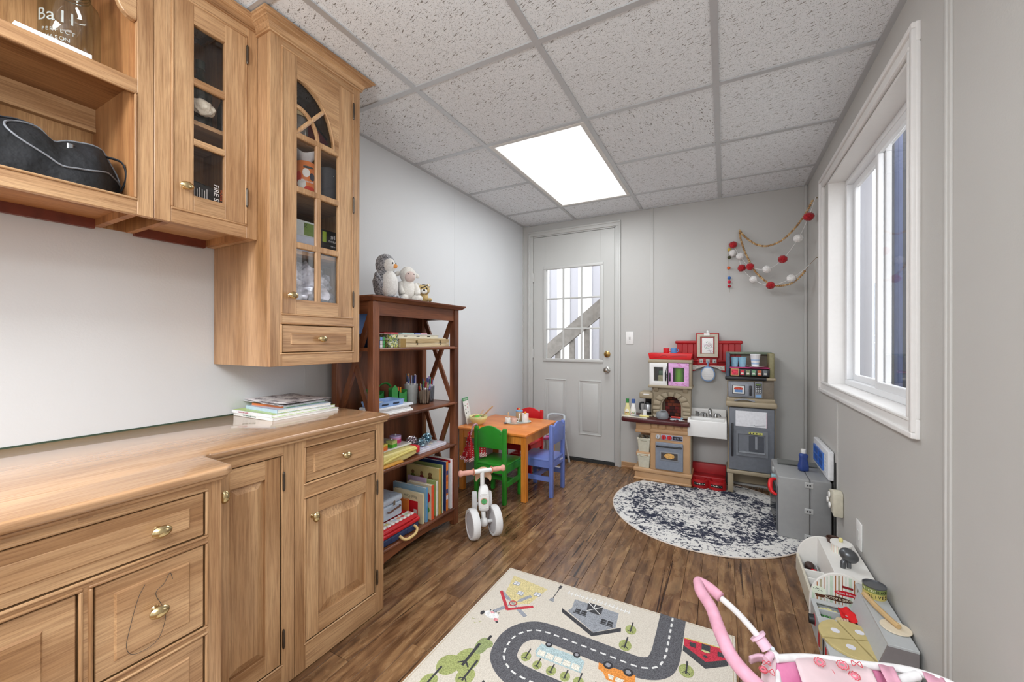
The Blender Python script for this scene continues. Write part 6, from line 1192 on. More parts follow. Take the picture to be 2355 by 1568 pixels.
# potholder
t2 = thing('potholder', 'white quilted potholder with pale blue edging hanging from the middle hook', 'potholder', (-.117, KB - .05, .87), world=True)
def pot(r): return [(-.117 + r * .052 * math.copysign(abs(cos(a)) ** .8, cos(a)), .866 + r * .056 * sin(a) * (1.12 if sin(a) > 0 else 1)) for a in [2 * pi * k / 28 for k in range(28)]]
MB().prism(pot(1), 'y', KB - .044, KB - .036).build('edging', M('7fa0cc', .7), t2, bev=.002, seg=2); MB().prism(pot(.86), 'y', KB - .047, KB - .037).build('quilted_pad', M('dfdfe0', .8, .0, 0, None, .03, .6, 60), t2, bev=.003, seg=2)
for k in range(-2, 3): MB().box(-.117 - .036, -.117 + .036, KB - .0478, KB - .0468, .866 + k * .018, .867 + k * .018).build('quilt_line', M('b9b9bc', .8), t2)
MB().tube([(-.117, KB - .040, .922), (-.119, KB - .040, .945), (-.117, KB - .050, .972), (-.115, KB - .040, .945), (-.117, KB - .040, .922)], .0035, 8, 4).build('loop', M('8fb0d4', .7), t2, smooth=True)
# bins
for k, z_ in enumerate((.2305, .1025)):
    t2 = thing('storage_bin', ['upper cream plastic bin in the play kitchen side shelf', 'lower cream plastic bin in the play kitchen side shelf'][k], 'bin', (-.579, 3.425, z_), 0, 'cream bins in the play kitchen')
    BN = M('cfcbb8', .45)
    R_ = lambda hx, hy, z0, n=0: [(x, y, z0) for x, y in rrect(hx, hy, .008, 3)]
    loops(MB(), [R_(.042, .050, 0), R_(.051, .062, .105), R_(.053, .064, .105), R_(.053, .064, .113), R_(.048, .060, .113), R_(.039, .047, .004)]).build('bin_body', BN, t2, smooth=True)
    MB().box(-.026, .026, -.0645, -.058, .088, .100).build('grip', M('bdb9a6', .45), t2, bev=.003); MB().box(-.053, -.036, -.0655, -.061, .098, .116).build('ear', BN, t2, bev=.002); MB().box(.036, .053, -.0655, -.061, .098, .116).build('ear', BN, t2, bev=.002)
    rc = random.Random(k + 20)
    for q in range(5): MB().ball((rc.uniform(-.02, .02), rc.uniform(-.03, .02), .09 + rc.uniform(0, .025)), .016, .018, .012, 12, 8, jit=.3, seed=q).build('contents', M(rc.choice(['3a3430', '6a5a48', '4a4a44', '8a7a64']), .6), t2, smooth='all')
# red pet dish stand
t2 = thing('pet_dish_stand', 'red plastic double pet dish stand with paw prints on the rug under the sink', 'pet dish', (-.108, 3.47, 0), world=True)
MB().box(-.228, .012, 3.56, KB, .0065, .150).build('back_panel', KRED, t2, bev=.004, seg=2); MB().box(-.226, .010, 3.47, 3.565, .0065, .075).build('step', KRED, t2, bev=.008, seg=3)
for s in (-1, 1):
    cx_ = -.108 + s * .059
    MB().lathe([(.066, .0065), (.067, .030), (.062, .062), (.052, .066), (.046, .058), (.042, .044), (0, .042)], (cx_, 3.437, 0), 32).build('dish', KRED, t2, smooth=True)
    o = MB().lathe([(.0672, .034), (.0660, .050)], (cx_, 3.437, 0), 64); 
    Vn = []; Fn = []
    for i in range(13):
        a = -pi / 2 + (-.62 + 1.24 * i / 12); Vn += [(cx_ + .0678 * cos(a), 3.437 + .0678 * sin(a), .028), (cx_ + .0672 * cos(a), 3.437 + .0672 * sin(a), .048)]
        if i: b = 2 * i; Fn.append((b - 2, b, b + 1, b - 1))
    d = MB().add(Vn, Fn).build('paw_band', M('17171a', .4), t2)
    for i in range(7):
        a = -pi / 2 + (-.5 + i / 6.); p = Vector((cx_ + .0684 * cos(a), 3.437 + .0684 * sin(a), .038 + .002 * (i % 2))); MB().ball(p, .003 + .003 * (i == 3), .002, .003 + .002 * (i == 3), 10, 6).build('paw_print', M('d9d4c4', .5), d)
# light switch
t2 = thing('light_switch', 'white toggle light switch beside the back door', 'switch', (-.745, YB, 1.16), world=True); MB().box(-.779, -.710, YB - .006, YB, 1.107, 1.216).build('wall_plate', KW, t2, bev=.002, seg=2); MB().box(-.750, -.739, YB - .014, YB - .004, 1.150, 1.172).build('toggle', M('c9c9c7', .4), t2, bev=.002)
for z_ in (1.128, 1.194): MB().lathe([(0, -.002), (.003, -.001), (.003, 0)], (-.7445, YB - .006, z_), 8, 'y').build('screw', M('b9b9b7', .4), t2)
# ============================================================ RIGHT HAND SIDE
# grey washing machine toy
G1 = M('9a9b9b', .45, var=.03, scale=30); G2 = M('8a8b8c', .45, var=.03, scale=30)
t = thing('toy_washer', 'grey plastic toy washing machine standing in the corner by the play fridge', 'toy appliance', (.40, 2.96, 0), world=True)
gx0, gx1, gy0, gy1, gz = .276, .524, 2.762, 3.165, .352
MB().box(gx0, .426, gy0, gy1, .004, gz).build('front_shell', G1, t, bev=.008, seg=3); MB().box(.4275, gx1, gy0, gy1, .004, gz + .002).build('rear_shell', G2, t, bev=.008, seg=3)
for z_ in (.028, .176, .322):
    o = MB().box(.400, .442, gy0 - .005, gy0 + .002, z_ - .016, z_ + .016).build('clip', M('b0b1b1', .4), t, bev=.006, seg=3)
    for x in (.414, .426): MB().box(x - .004, x + .004, gy0 - .0056, gy0 - .0046, z_ - .004, z_ + .005).build('clip_slot', M('3a3b3c', .5), o)
o = MB().box(gx0 - .005, gx0 + .002, gy0 + .022, gy1 - .03, .03, .285).build('door_frame', M('6d7074', .4), t, bev=.003, seg=2); MB().box(gx0 - .007, gx0 - .004, gy0 + .035, gy1 - .045, .045, .270).build('door_window', glass('washer_window', (.8, .86, .9), .05, .5), o)
MB().box(gx0 - .003, gx0 + .006, gy0 + .006, gy0 + .022, .026, .290).build('door_edge', M('54575b', .4), t, bev=.003, seg=2)
MB().tube([(gx0 - .004, gy0 + .10, .305), (gx0 - .026, gy0 + .085, .300), (gx0 - .034, gy0 + .055, .275), (gx0 - .028, gy0 + .030, .250), (gx0 - .004, gy0 + .022, .235)], [.008, .012, .013, .011, .007], 10, 6).build('red_handle', M('d4141c', .3), t, smooth=True)
MB().box(gx0 - .022, gx0 + .004, gy0 + .115, gy0 + .150, .295, .322).build('blue_knob', M('8fb4bc', .4), t, bev=.004, seg=2); MB().box(gx0 - .010, gx0 + .002, gy0 + .20, gy0 + .23, .318, .345).build('dial', M('b9baba', .4), t, bev=.004, seg=2)
t = thing('toy_mat', 'thin dark grey flap lying across the back of the toy washer', 'mat', (.40, 3.10, gz + .003), world=True); MB().prism([(.300, 3.030), (.505, 3.050), (.515, 3.150), (.31, 3.162)], 'z', gz + .0025, gz + .0055).build('flap', M('6f716e', .5), t); MB().box(.30, .505, 3.032, 3.05, gz + .0056, gz + .0066).build('hem', M('5a5b59', .5), t)
t = thing('detergent_bottle', 'blue toy detergent bottle with a white cap on the toy washer', 'bottle', (.421, 2.945, gz + .0005), rad(20)); BLU = M('2f4585', .3)
loops(MB(), [[(x, y, z) for x, y in rrect(a, b, min(a, b) * .7, 5)] for a, b, z in ((.020, .014, 0), (.026, .019, .006), (.027, .019, .030), (.021, .015, .060), (.019, .014, .075), (.023, .016, .092), (.020, .014, .100), (.013, .012, .106))]).build('bottle_body', BLU, t, smooth='all'); MB().lathe([(.0125, .106), (.0135, .108), (.0125, .130), (0, .131)], n=18).build('cap', KW, t, smooth=True)
# white toy window leaning on the wall
t = thing('toy_laptop', 'white plastic toy panel with a blue four-pane grid leaning on the wall behind the washer', 'toy', (.532, 2.99, gz + .003), world=True)
ty0_, ty1_ = 2.790, 3.205; MB().box(.512, .538, ty0_, ty1_, gz + .003, gz + .163).build('panel', M('e6e7ea', .35), t, bev=.005, seg=3)
def gridp(mb, y0, y1, z0, z1, w, x0, x1): wframe(mb, y0, y1, z0, z1, w, x0, x1); ym_, zm_ = (y0 + y1) / 2, (z0 + z1) / 2; mb.box(x0, x1, ym_ - w * .4, ym_ + w * .4, z0 + w, z1 - w); return mb.box(x0 + .001, x1, y0 + w, y1 - w, zm_ - w * .4, zm_ + w * .4)
gridp(MB(), 2.90, 3.17, gz + .028, gz + .128, .010, .505, .513).build('blue_grid', M('3f6fc0', .35), t); MB().box(.5105, .5125, 2.905, 3.165, gz + .03, gz + .125).build('blue_back', M('2c57a8', .35), t)
for k in range(6): MB().box(.5105, .5122, 2.835, 2.880, gz + .018 + k * .021, gz + .035 + k * .021).build('white_key', M('d8dade', .4), t, bev=.001)
# cream toy stand with flower knobs
t = thing('flower_toy', 'cream toy block with three white flower discs propped against the wall', 'toy', (.52, 2.68, .19), world=True)
MB().prism([(2.605, .222), (2.606, .345), (2.64, .355), (2.715, .335), (2.722, .290), (2.70, .262), (2.66, .235)], 'x', .500, .5425).build('block', M('cfc9b6', .45), t, bev=.006, seg=2)
for k, (y, z_) in enumerate(((2.665, .320), (2.700, .282), (2.655, .268))): MB().lathe([(0, -.010), (.015, -.009), (.016, -.004), (.010, 0)], (.499, y, z_), 20, 'x').build('flower_disc', KW, t, smooth=True, recalc=True)
# outlet plate and a black tube in the corner
t = thing('outlet_plate', 'white wall outlet plate low on the right wall', 'outlet', (XR, 2.33, .25), world=True); MB().box(XR - .006, XR, 2.293, 2.368, .196, .318).build('wall_plate', KW, t, bev=.002, seg=2); MB().box(XR - .009, XR - .005, 2.318, 2.343, .235, .280).build('receptacle', M('d3d3d0', .4), t, bev=.002)
t = thing('floor_cable', 'black cable running down the wall behind the toy washer', 'cable', (.536, 2.752, 0), world=True); MB().tube([(.537, 2.748, .008), (.537, 2.746, .20), (.537, 2.748, .36), (.538, 2.752, .47)], .0042, 8, 4).build('cable', BLACK, t, smooth=True)
t.name = 'black_cable'
# ice cream counter toy
IW = M('e9e7e2', .45, var=.01)
t = thing('ice_cream_counter', 'white wooden toy ice cream counter with striped sign end panel along the right wall', 'toy counter', (.425, 2.22, 0), world=True)
iy0, iy1, ix0, ix1, it = 2.035, 2.415, .316, .530, .186
def dpanel(a, b, z1, sh=.60, n=22): 
    c = (a + b) / 2; return [(a, 0), (b, 0), (b, z1 * sh)] + [(c + (b - a) / 2 * cos(pi * k / n), z1 * sh + z1 * (1 - sh) * sin(pi * k / n) ** .9) for k in range(1, n)] + [(a, z1 * sh)]
MB().prism(dpanel(ix0, ix1, it, .30), 'y', iy1 - .010, iy1).build('far_end_panel', IW, t, bev=.001); pn = MB().prism(dpanel(ix0 - .004, ix1, it + .012, .30), 'y', iy0, iy0 + .010).build('striped_end_panel', IW, t, bev=.001)
MB().box(.400, ix1, iy0 + .010, iy1 - .010, it - .012, it - .002).build('shelf', IW, t, bev=.001); MB().box(.400, .408, iy0 + .010, iy1 - .010, .055, it - .012).build('divider', IW, t)
MB().box(ix0, ix0 + .010, iy0 + .010, iy1 - .010, 0, .085).build('low_wall', M('cfc9b8', .5), t, bev=.001); MB().box(ix0 + .01, ix1, iy0 + .01, iy1 - .01, .0, .008).build('tray_floor', IW, t); MB().box(ix0 + .01, .400, iy0 + .15, iy0 + .158, .008, .080).build('partition', IW, t); MB().box(ix0 + .01, .400, iy1 - .155, iy1 - .147, .008, .080).build('partition', IW, t)
# stripes and sign
cxp, hw_ = (ix0 - .004 + ix1) / 2, (ix1 - ix0 + .004) / 2
cols = ['c9d8c0', 'f0ece4', 'a96a3a', 'd8d0c0', 'b4ad92']
ii = 0; x = ix0 + .004
while x < ix1 - .008:
    w_ = [.010, .003, .007, .0022, .005][ii % 5]; c = ['c6d8c4', 'a9662e', 'b2ab90', 'a9662e', 'd2dcd0'][ii % 5]; xm = x + w_ / 2; hz = (it + .012) * .30 + (it + .012) * .70 * max(0, 1 - ((xm - cxp) / hw_) ** 2) ** .45 - .008
    MB().box(x, x + w_, iy0 - .0006, iy0 + .001, .012, hz).build('stripe', M(c, .5), pn); x += w_ + .0065; ii += 1
def flat(name, poly, m, d=.0012, par=None): return MB().prism(poly, 'y', iy0 - d, iy0).build(name, m, par or pn)
el = lambda cx, cz, a, b, n=24, r=0: [(cx + a * cos(2 * pi * k / n) * cos(r) - b * sin(2 * pi * k / n) * sin(r), cz + a * cos(2 * pi * k / n) * sin(r) + b * sin(2 * pi * k / n) * cos(r)) for k in range(n)]
flat('red_plaque', el(.430, .122, .036, .010), M('c81a2a', .4)); text('plaque_letters', 'Melissa & Doug', .0095, frame_m((.430, iy0 - .0016, .122), (1, 0, 0), (0, 0, 1)), WHITE, pn, .0003)
flat('dark_plaque', el(.405, .094, .048, .010), M('4a2a1c', .5)); text('sign_letters', 'SCOOP & SERVE', .0125, frame_m((.408, iy0 - .0016, .094), (1, 0, 0), (0, 0, 1)), M('efe6cf', .5), pn, .0003)
flat('ice_cream_print', el(.343, .110, .024, .019), M('e3ecd8', .5), .0014); flat('brown_dish', [(.330, .098), (.362, .098), (.358, .086), (.334, .086)], M('5e3320', .5), .0016)
rc = random.Random(6)
for k in range(10): a, b = rc.uniform(-.017, .017), rc.uniform(-.004, .013); flat('chip_print', el(.343 + a, .110 + b, .002, .0012, 8), BLACK, .0018)
flat('red_lever', [(.418, .153), (.452, .150), (.452, .143), (.418, .146)], M('8a1a20', .4), .004)
for k, (x, y, c, lab) in enumerate(((.362, 2.14, '8d8a88', 'grey toy ice cream tub in the white counter'), (.362, 2.34, 'b9b9b9', 'pale toy tub at the far end of the white counter'))): tag(loops(MB(), [[(x + a, y + b, z_) for a, b in rrect(h, h * 1.3, .006, 3)] for h, z_ in ((.024, .0085), (.028, .060), (.025, .060), (.022, .012))]).build('toy_tub', M(c, .4), smooth=True), lab, 'tub')
simple('toy_scoop_of_ice_cream', 'brown ball of play ice cream in the far tub', 'toy food', MB().ball((.360, 2.345, .062), .020, .022, .018, 16, 10), M('3c2a24', .6)); simple('toy_scoop_of_ice_cream', 'red play topping beside the brown ball', 'toy food', MB().ball((.372, 2.305, .050), .016, .022, .016, 14, 9, jit=.4), M('c01c26', .5)); simple('toy_scoop_of_ice_cream', 'pink ball of play ice cream next to the striped panel', 'toy food', MB().ball((.350, 2.085, .045), .018, .018, .026, 14, 9), M('e58fb0', .6))
IZ = it - .0018
t = thing('toy_canister', 'striped oval toy canister with a white lid and cream knob on the counter shelf', 'canister', (.466, 2.285, IZ), 0); 
nt_ = NT('candy_stripes'); gd = nt_.n('ShaderNodeTexCoord'); sp = nt_.n('ShaderNodeSeparateXYZ'); nt_.l(gd.outputs['Object'], sp.inputs[0]); at_ = nt_.n('ShaderNodeMath', operation='ARCTAN2'); nt_.l(sp.outputs[1], at_.inputs[0]); nt_.l(sp.outputs[0], at_.inputs[1]); mm = nt_.n('ShaderNodeMath', operation='MULTIPLY'); mm.inputs[1].default_value = 2.6; nt_.l(at_.outputs[0], mm.inputs[0]); fr_ = nt_.n('ShaderNodeMath', operation='FRACT'); nt_.l(mm.outputs[0], fr_.inputs[0]); cr = nt_.ramp(fr_.outputs[0], [(.0, lin('f2efe8')), (.18, lin('9bb07a')), (.24, lin('f2efe8')), (.42, lin('e2a48a')), (.52, lin('f2efe8')), (.68, lin('b98a4a')), (.72, lin('c6dcc8')), (.86, lin('f2efe8'))]); [n for n in nt_.t.nodes if n.type == 'VALTORGB'][0].color_ramp.interpolation = 'CONSTANT'; nt_.l(cr, nt_.p.inputs['Base Color']); CST = nt_.m
MB().lathe([(.036, 0), (.036, .034)], n=32, sy=1.1).build('canister_body', CST, t, smooth=True); MB().lathe([(.039, .034), (.039, .040), (0, .041)], n=32, sy=1.1).build('lid', IW, t, smooth=True); MB().ball((0, .005, .050), .0085, .0085, .011, 14, 10).build('knob', M('dfd48c', .4), t, smooth=True)
t = thing('toy_cone_holder', 'dark brown toy cookie lid tilted behind the striped canister', 'toy', (.455, 2.375, IZ), 0); MB().lathe([(.022, 0), (.028, .020), (.026, .022), (.020, .004), (0, .004)], n=22).build('dish', M('4a3024', .5), t, smooth=True); MB().box(-.010, .012, -.006, .006, .022, .026).build('bridge', M('3a241a', .5), t, bev=.002)
t = thing('toy_scooper', 'grey metallic toy ice cream scooper standing head up on the counter shelf', 'scooper', (.452, 2.135, IZ)); GM = M('5b5d60', .3, .5)
MB().tube([(-.012, -.01, 0), (-.010, -.006, .022), (.0, .0, .030)], [.009, .010, .008], 12, 4).build('handle', GM, t, smooth=True); MB().box(.002, .016, -.008, .006, 0, .03).build('lever', GM, t, bev=.002); MB().ball((.010, .004, .050), .034, .030, .027, 26, 16, Matrix.Rotation(.5, 3, 'Y')).build('scoop_head', GM, t, smooth='all')
# pizza counter toy
PG = M('b4b7b8', .45, var=.02); PD = M('7b7575', .5, var=.03)
t = thing('pizza_counter', 'grey toy pizza counter with a raised hood nearest the camera on the right wall', 'toy counter', (.42, 1.83, 0), world=True)
cy0, cy1, cx0, cx1, ct = 1.640, 1.985, .308, .530, .100
MB().box(cx0 + .0005, cx0 + .008, cy0 + .001, cy1 - .001, 0, ct - .0065).build('left_side', PG, t, bev=.001); MB().box(cx0 + .001, cx1 - .001, cy0 + .0005, cy0 + .008, 0, ct - .0065).build('near_end', M('9b9a9c', .5), t, bev=.001); MB().box(cx0 + .001, cx1 - .001, cy1 - .008, cy1 - .0005, 0, ct - .0065).build('far_end', PG, t, bev=.001)
MB().box(cx0, cx1, cy0, 1.868, ct - .006, ct).build('counter_top', PG, t, bev=.001); MB().box(cx0, cx1, 1.962, cy1, ct - .006, ct).build('counter_top', PG, t, bev=.001); MB().box(cx0, cx0 + .014, 1.868, 1.962, ct - .006, ct).build('counter_top', PG, t); MB().box(cx0 + .008, cx1, 1.860, 1.868, .04, ct - .006).build('bin_wall', M('5a5f66', .4), t); MB().box(cx0 + .014, cx1, 1.914, 1.920, .05, ct).build('bin_divider', PG, t); MB().box(cx0 + .008, cx1, 1.868, cy1 - .008, .050, .056).build('bin_floor', M('4a4c50', .5), t)
hy0, hy1 = 1.672, 2.025
MB().prism([(.432, ct), (.438, ct), (.464, .178), (.458, .178)], 'y', hy0, hy0 + .305).build('hood_front', PG, t); MB().prism([(.432, ct), (.530, ct), (.530, .178), (.458, .178)], 'y', hy0 - .006, hy0).build('hood_end', PD, t, bev=.0008); MB().box(.456, .531, hy0 - .007, hy1, .172, .180).build('hood_top', PG, t, bev=.001); MB().box(.524, .530, hy0, hy1, 0, .172).build('hood_back', PG, t)
MB().cyl((cx0 - .018, 1.905, .060), (cx0, 1.905, .060), .016, .018, 18).build('black_knob', BLACK, t, smooth=True); MB().lathe([(.020, 0), (.023, .001), (.020, .002)], (cx0 - .001, 1.905, .060), 24, 'x').build('red_ring', M('c03a4a', .4), t, recalc=True)
for k in range(5): MB().box(cx0 - .0015, cx0, 1.66 + k * .038, 1.675 + k * .038, .015 + .012 * (k % 2), .085).build('side_print', M(['b89a70', 'b01c24', '1a1a1c', 'b89a70', 'b01c24'][k], .5), t)
PB = M('bfae78', .55, var=.06, scale=40); pcx, pcy, pr = .398, 1.760, .098
for k in range(4):
    a0, a1 = pi / 2 * k + .03 + .35, pi / 2 * (k + 1) - .01 + .35; off = Vector((cos((a0 + a1) / 2), sin((a0 + a1) / 2), 0)) * .003
    sl = thing('pizza_slice', ['far left', 'near left', 'near right', 'far right'][(k + 3) % 4] + ' quarter of the wooden play pizza base', 'pizza slice', (pcx + off.x, pcy + off.y, ct + .0004), 0, 'four quarters of the wooden play pizza')
    q = [(0, 0)] + [(pr * cos(a0 + (a1 - a0) * i / 12), pr * sin(a0 + (a1 - a0) * i / 12)) for i in range(13)]; q = [(x, max(-.106, y)) for x, y in q]; q = [(min(x, .034 + .03), y) for x, y in q] if False else q
    MB().prism(q, 'z', 0, .009).build('dough', PB, sl, bev=.001, seg=1); am = (a0 + a1) / 2; MB().lathe([(0, .0092), (.013, .0092), (.013, .0098), (0, .0100)], (.052 * cos(am), .052 * sin(am), 0), 20).build('velcro_dot', M('d9d9e2', .8), sl)
def blob(name, lab, pts, m, cat='toy food', th=.004):
    return tag(MB().grid(lambda u, v: (Vector(pts[0]).lerp(Vector(pts[1]), u)).lerp(Vector(pts[3]).lerp(Vector(pts[2]), u), v) + Vector((0, 0, .007 * sin(u * 9 + v * 4) + .004 * cos(v * 11))), 14, 8).build(name, m, thick=th, smooth='all'), lab, cat)
blob('felt_topping', 'ruffled pale yellow felt topping in the far bin of the pizza counter', [(.322, 1.928, .09), (.385, 1.925, .09), (.380, 1.955, .085), (.325, 1.955, .08)], M('c9c48c', .8)); blob('felt_topping', 'large red felt pepperoni sheet draped over the bin divider', [(.386, 1.888, .098), (.452, 1.885, .100), (.448, 1.945, .108), (.390, 1.95, .112)], M('cc1014', .8)); blob('felt_topping', 'second red felt piece tucked under the hood', [(.440, 1.872, .092), (.505, 1.872, .09), (.50, 1.91, .098), (.445, 1.91, .102)], M('c40f14', .8))
for k in range(4): simple('green_pepper_strip', ['leftmost dark green', 'second light green', 'third dark green', 'rightmost light green'][k] + ' play pepper strip in the near bin', 'toy food', MB().tube([(.322 + k * .008, 1.875, .068 + k * .003), (.332 + k * .008, 1.89, .076), (.330 + k * .008, 1.905, .086)], .0034, 8, 3), M('4f8a48' if k % 2 else '2f6a34', .6), 'green play pepper strips in the bin')
for k in range(4): simple('mushroom_slice', ['round tan mushroom slice at the front', 'second tan mushroom slice', 'third pinkish slice', 'last pinkish slice'][k] + ' in the pizza counter bin', 'toy food', MB().lathe([(0, 0), (.014, 0), (.014, .004), (0, .0042)], (0, 0, 0), 18, 'x', rot=Matrix.Rotation(.5, 3, 'Y')).xf(Matrix.Translation((.372 + k * .008, 1.885, .090 + .001 * k))), M('d8c4a0' if k < 2 else 'dcb8a4', .6), 'play mushroom slices in the bin')
HZ = .1804
t = thing('toy_can', 'grey topped can labelled sliced black olives on the grey hood', 'can', (.497, 1.955, HZ)); MB().lathe([(.034, 0), (.034, .022)], n=32).build('lower_label', M('c9b96a', .5), t, smooth=True); MB().lathe([(.0345, .022), (.0345, .038)], n=32).build('upper_label', M('7d8a4a', .5), t, smooth=True); MB().lathe([(.034, .038), (.0355, .040), (.0355, .043), (.033, .043), (.032, .039), (0, .039)], n=32).build('can_lid', M('6e7175', .3, .6), t, smooth=True)
def ring_text(s, size, r, z_, a0, m, nm, par):
    for i, ch in enumerate(s):
        a = a0 + (i - (len(s) - 1) / 2) * size * .68 / r; n = Vector((cos(a), sin(a), 0)); text(nm, ch, size, frame_m(n * (r + .0003) + Vector((0, 0, z_)), (-sin(a), cos(a), 0), (0, 0, 1)), m, par, .0003)
ring_text('SLICED', .0115, .0345, .030, -2.35, M('e9e6c8', .5), 'can_letter', t); ring_text('BLACK', .0115, .0345, .030, -1.2, BLACK, 'can_letter', t); ring_text('OLIVES', .016, .034, .011, -1.55, BLACK, 'can_letter', t)
t = thing('pizza_cutter', 'wooden toy pizza cutter with a round pale blade on the grey hood', 'pizza cutter', (.50, 1.82, HZ), world=True); PCW = M('c8a878', .5, var=.08, scale=30)
MB().tube([(.462, 1.930, HZ + .010), (.472, 1.870, HZ + .013), (.490, 1.800, HZ + .014), (.508, 1.755, HZ + .013)], [.009, .0095, .009, .008], 8, 5).build('handle', PCW, t, smooth=True); MB().lathe([(0, 0), (.040, .0), (.040, .0035), (0, .004)], (.503, 1.765, HZ + .0008), 32).build('wheel', M('ddd0b8', .5), t, bev=.001, recalc=True)
tag(MB().box(.215, .290, 1.640, 1.700, 0.0005, .012).build('cream_block', M('cfcbb4', .5), bev=.002), 'cream wooden block on the floor under the pizza counter edge', 'block')
# doll stroller
SWH = M('ebe9ea', .3); SPK = M('d59cb0', .7, var=.12, scale=35); SPL = M('e8bfd2', .4, var=.02)
t = thing('doll_stroller', 'pink and white toy doll stroller with foam grips in the foreground', 'doll stroller', (.20, .80, 0), world=True)
P = lambda u, v, z_: pZ(u, v, z_)
g1 = [P(1655, 1372, .500), P(1632, 1352, .510), P(1612, 1338, .515), P(1605, 1345, .515), P(1622, 1378, .510), P(1650, 1420, .500), P(1668, 1480, .485), P(1705, 1535, .470), P(1770, 1585, .455)]
g1a = P(1655, 1372, .500)
MB().tube([P(1657, 1373, .500), P(1630, 1350, .508), P(1608, 1338, .512)], .0125, 14, 6).build('foam_grip', SPK, t, smooth='all')
MB().tube([P(1606, 1337, .512), P(1612, 1360, .510), P(1636, 1398, .502), P(1655, 1450, .490), P(1683, 1510, .476), P(1730, 1565, .462), P(1800, 1625, .450)], [.0125, .0135, .0135, .014, .014, .014, .014], 14, 6).ball(P(1607, 1338, .512), .0125, n=14, m=10).build('foam_grip', SPK, t, smooth='all')
MB().tube([P(1650, 1368, .500), P(1690, 1403, .47), P(1722, 1437, .44), P(1748, 1468, .415), P(1790, 1512, .385)], .0075, 12, 5).build('handle_tube', SWH, t, smooth=True)
a, b = P(1744, 1464, .418), P(1764, 1492, .400); dd = (b - a).normalized()
MB().cyl(a - dd * .004, a + dd * .002, .019, n=24).cyl(a, b, .0135, n=18).build('locking_collar', SPL, t, smooth=True)
MB().tube([P(1765, 1485, .40), P(1775, 1500, .392), P(1762, 1517, .385)], .008, 10, 3).build('hinge_arm', SPL, t, smooth=True); MB().grid(lambda u, v: P(1722 + 55 * u, 1508 + 14 * v - 10 * sin(u * 3) + 8 * u, .388 - .02 * v), 8, 4).build('hinge_lever', SPL, t, thick=.006, smooth='all'); o = MB().cyl(P(1777, 1491, .404), P(1777, 1491, .410), .004, n=10).build('rivet', M('8a8d90', .3, 1), t)
rail = [P(1785, 1514, .385), P(1850, 1512, .375), P(1920, 1518, .370), P(1990, 1529, .366), P(2060, 1536, .362), P(2120, 1549, .360), P(2190, 1575, .358), P(2260, 1620, .356)]
MB().tube(rail, .0085, 12, 6).build('seat_rail', SWH, t, smooth=True)
def fab(name, m, top, dep, zd, nu=16, nv=8, wob=.004):
    """cloth hanging from the rail: top pixels sampled along u, sinking by zd towards the viewer"""
    def f(u, v):
        k = u * (len(top) - 1); i = min(int(k), len(top) - 2); r = k - i; a_, b_ = P(*top[i]), P(*top[i + 1]); p = a_.lerp(b_, r); return p + Vector((dep[0] * v, dep[1] * v, -zd * v ** .8 + .008 * sin(v * 3) + wob * sin(u * 8)))
    return MB().grid(f, nu, nv).build(name, m, t, thick=.003, smooth='all')
nt_ = NT('pink_velour'); v = nt_.coords((1, 1, 1), False); nt_.l(nt_.ramp(nt_.noise(v, 12, 4, .6), [(.35, lin('c86292')), (.65, lin('dc84ac'))]), nt_.p.inputs['Base Color']); nt_.p.inputs['Roughness'].default_value = .8; nt_.p.inputs['Sheen Weight'].default_value = .4; VEL = nt_.m
CLO = M('d8c0c4', .8, var=.02)
f1 = fab('printed_side', CLO, [(1752, 1527, .380), (1768, 1518, .381), (1786, 1516, .381)], (-.03, -.20), .12, 8, 8); f2 = fab('velour_seat', VEL, [(1784, 1517, .380), (1815, 1517, .377), (1860, 1524, .372), (1905, 1541, .360), (1960, 1560, .350)], (-.02, -.22), .12, 18, 10)
f3 = fab('printed_side', CLO, [(1828, 1514, .382), (1880, 1516, .380), (1930, 1518, .377), (1988, 1530, .372), (2006, 1545, .366)], (.03, -.16), .07, 20, 10)
fab('pink_panel', M('d680a4', .8), [(2004, 1538, .360), (2030, 1536, .357), (2050, 1538, .355)], (.0, -.14), .08, 8, 6); fab('strap', M('d9a0b4', .7), [(2020, 1527, .376), (2040, 1530, .375), (2055, 1534, .374)], (.02, -.12), .05, 8, 6, .001); fab('strap', M('d9a0b4', .7), [(2120, 1543, .368), (2150, 1553, .367), (2170, 1560, .366)], (.02, -.10), .05, 8, 6, .001)
# printed doodles: plain bows and ribbon squiggles in red line
DR = M('c8505a', .7)
def squig(par, c, s, kind):
    c = P(*c); x_ = Vector((.9, .2, 0)) * s; y_ = Vector((-.15, .8, .45)) * s; up = Vector((0, -.0, .006))
    if kind == 0: q = [(0, 0), (.9, .6), (1, -.6), (0, 0), (-.9, .6), (-1, -.6), (0, 0)]
    else: q = [(.9 * cos(a_) * (1 + .12 * sin(a_ * 9)), .7 * sin(a_) * (1 + .12 * sin(a_ * 9))) for a_ in [2 * pi * k / 20 for k in range(20)]]
    MB().tube([c + x_ * a_ + y_ * b_ + up for a_, b_ in q], .0009, 6, 4 if kind == 0 else 2, kind == 1).build('printed_doodle', DR, par)
    if kind: MB().tube([c + x_ * .5 * cos(a_) + y_ * .4 * sin(a_) + up for a_ in [2 * pi * k / 12 for k in range(12)]], .0018, 6, 2, True).build('printed_doodle', M('e8788c', .7), par)
for c, s, k in (((1885, 1528, .383), .013, 1), ((1938, 1535, .378), .014, 1), ((1970, 1532, .378), .010, 0), ((1905, 1552, .360), .012, 0), ((1965, 1560, .355), .013, 1)): squig(f3, c, s, k)
for c, s, k in (((1763, 1530, .383), .008, 0), ((1768, 1550, .372), .011, 0), ((1755, 1545, .374), .010, 1)): squig(f1, c, s, k)
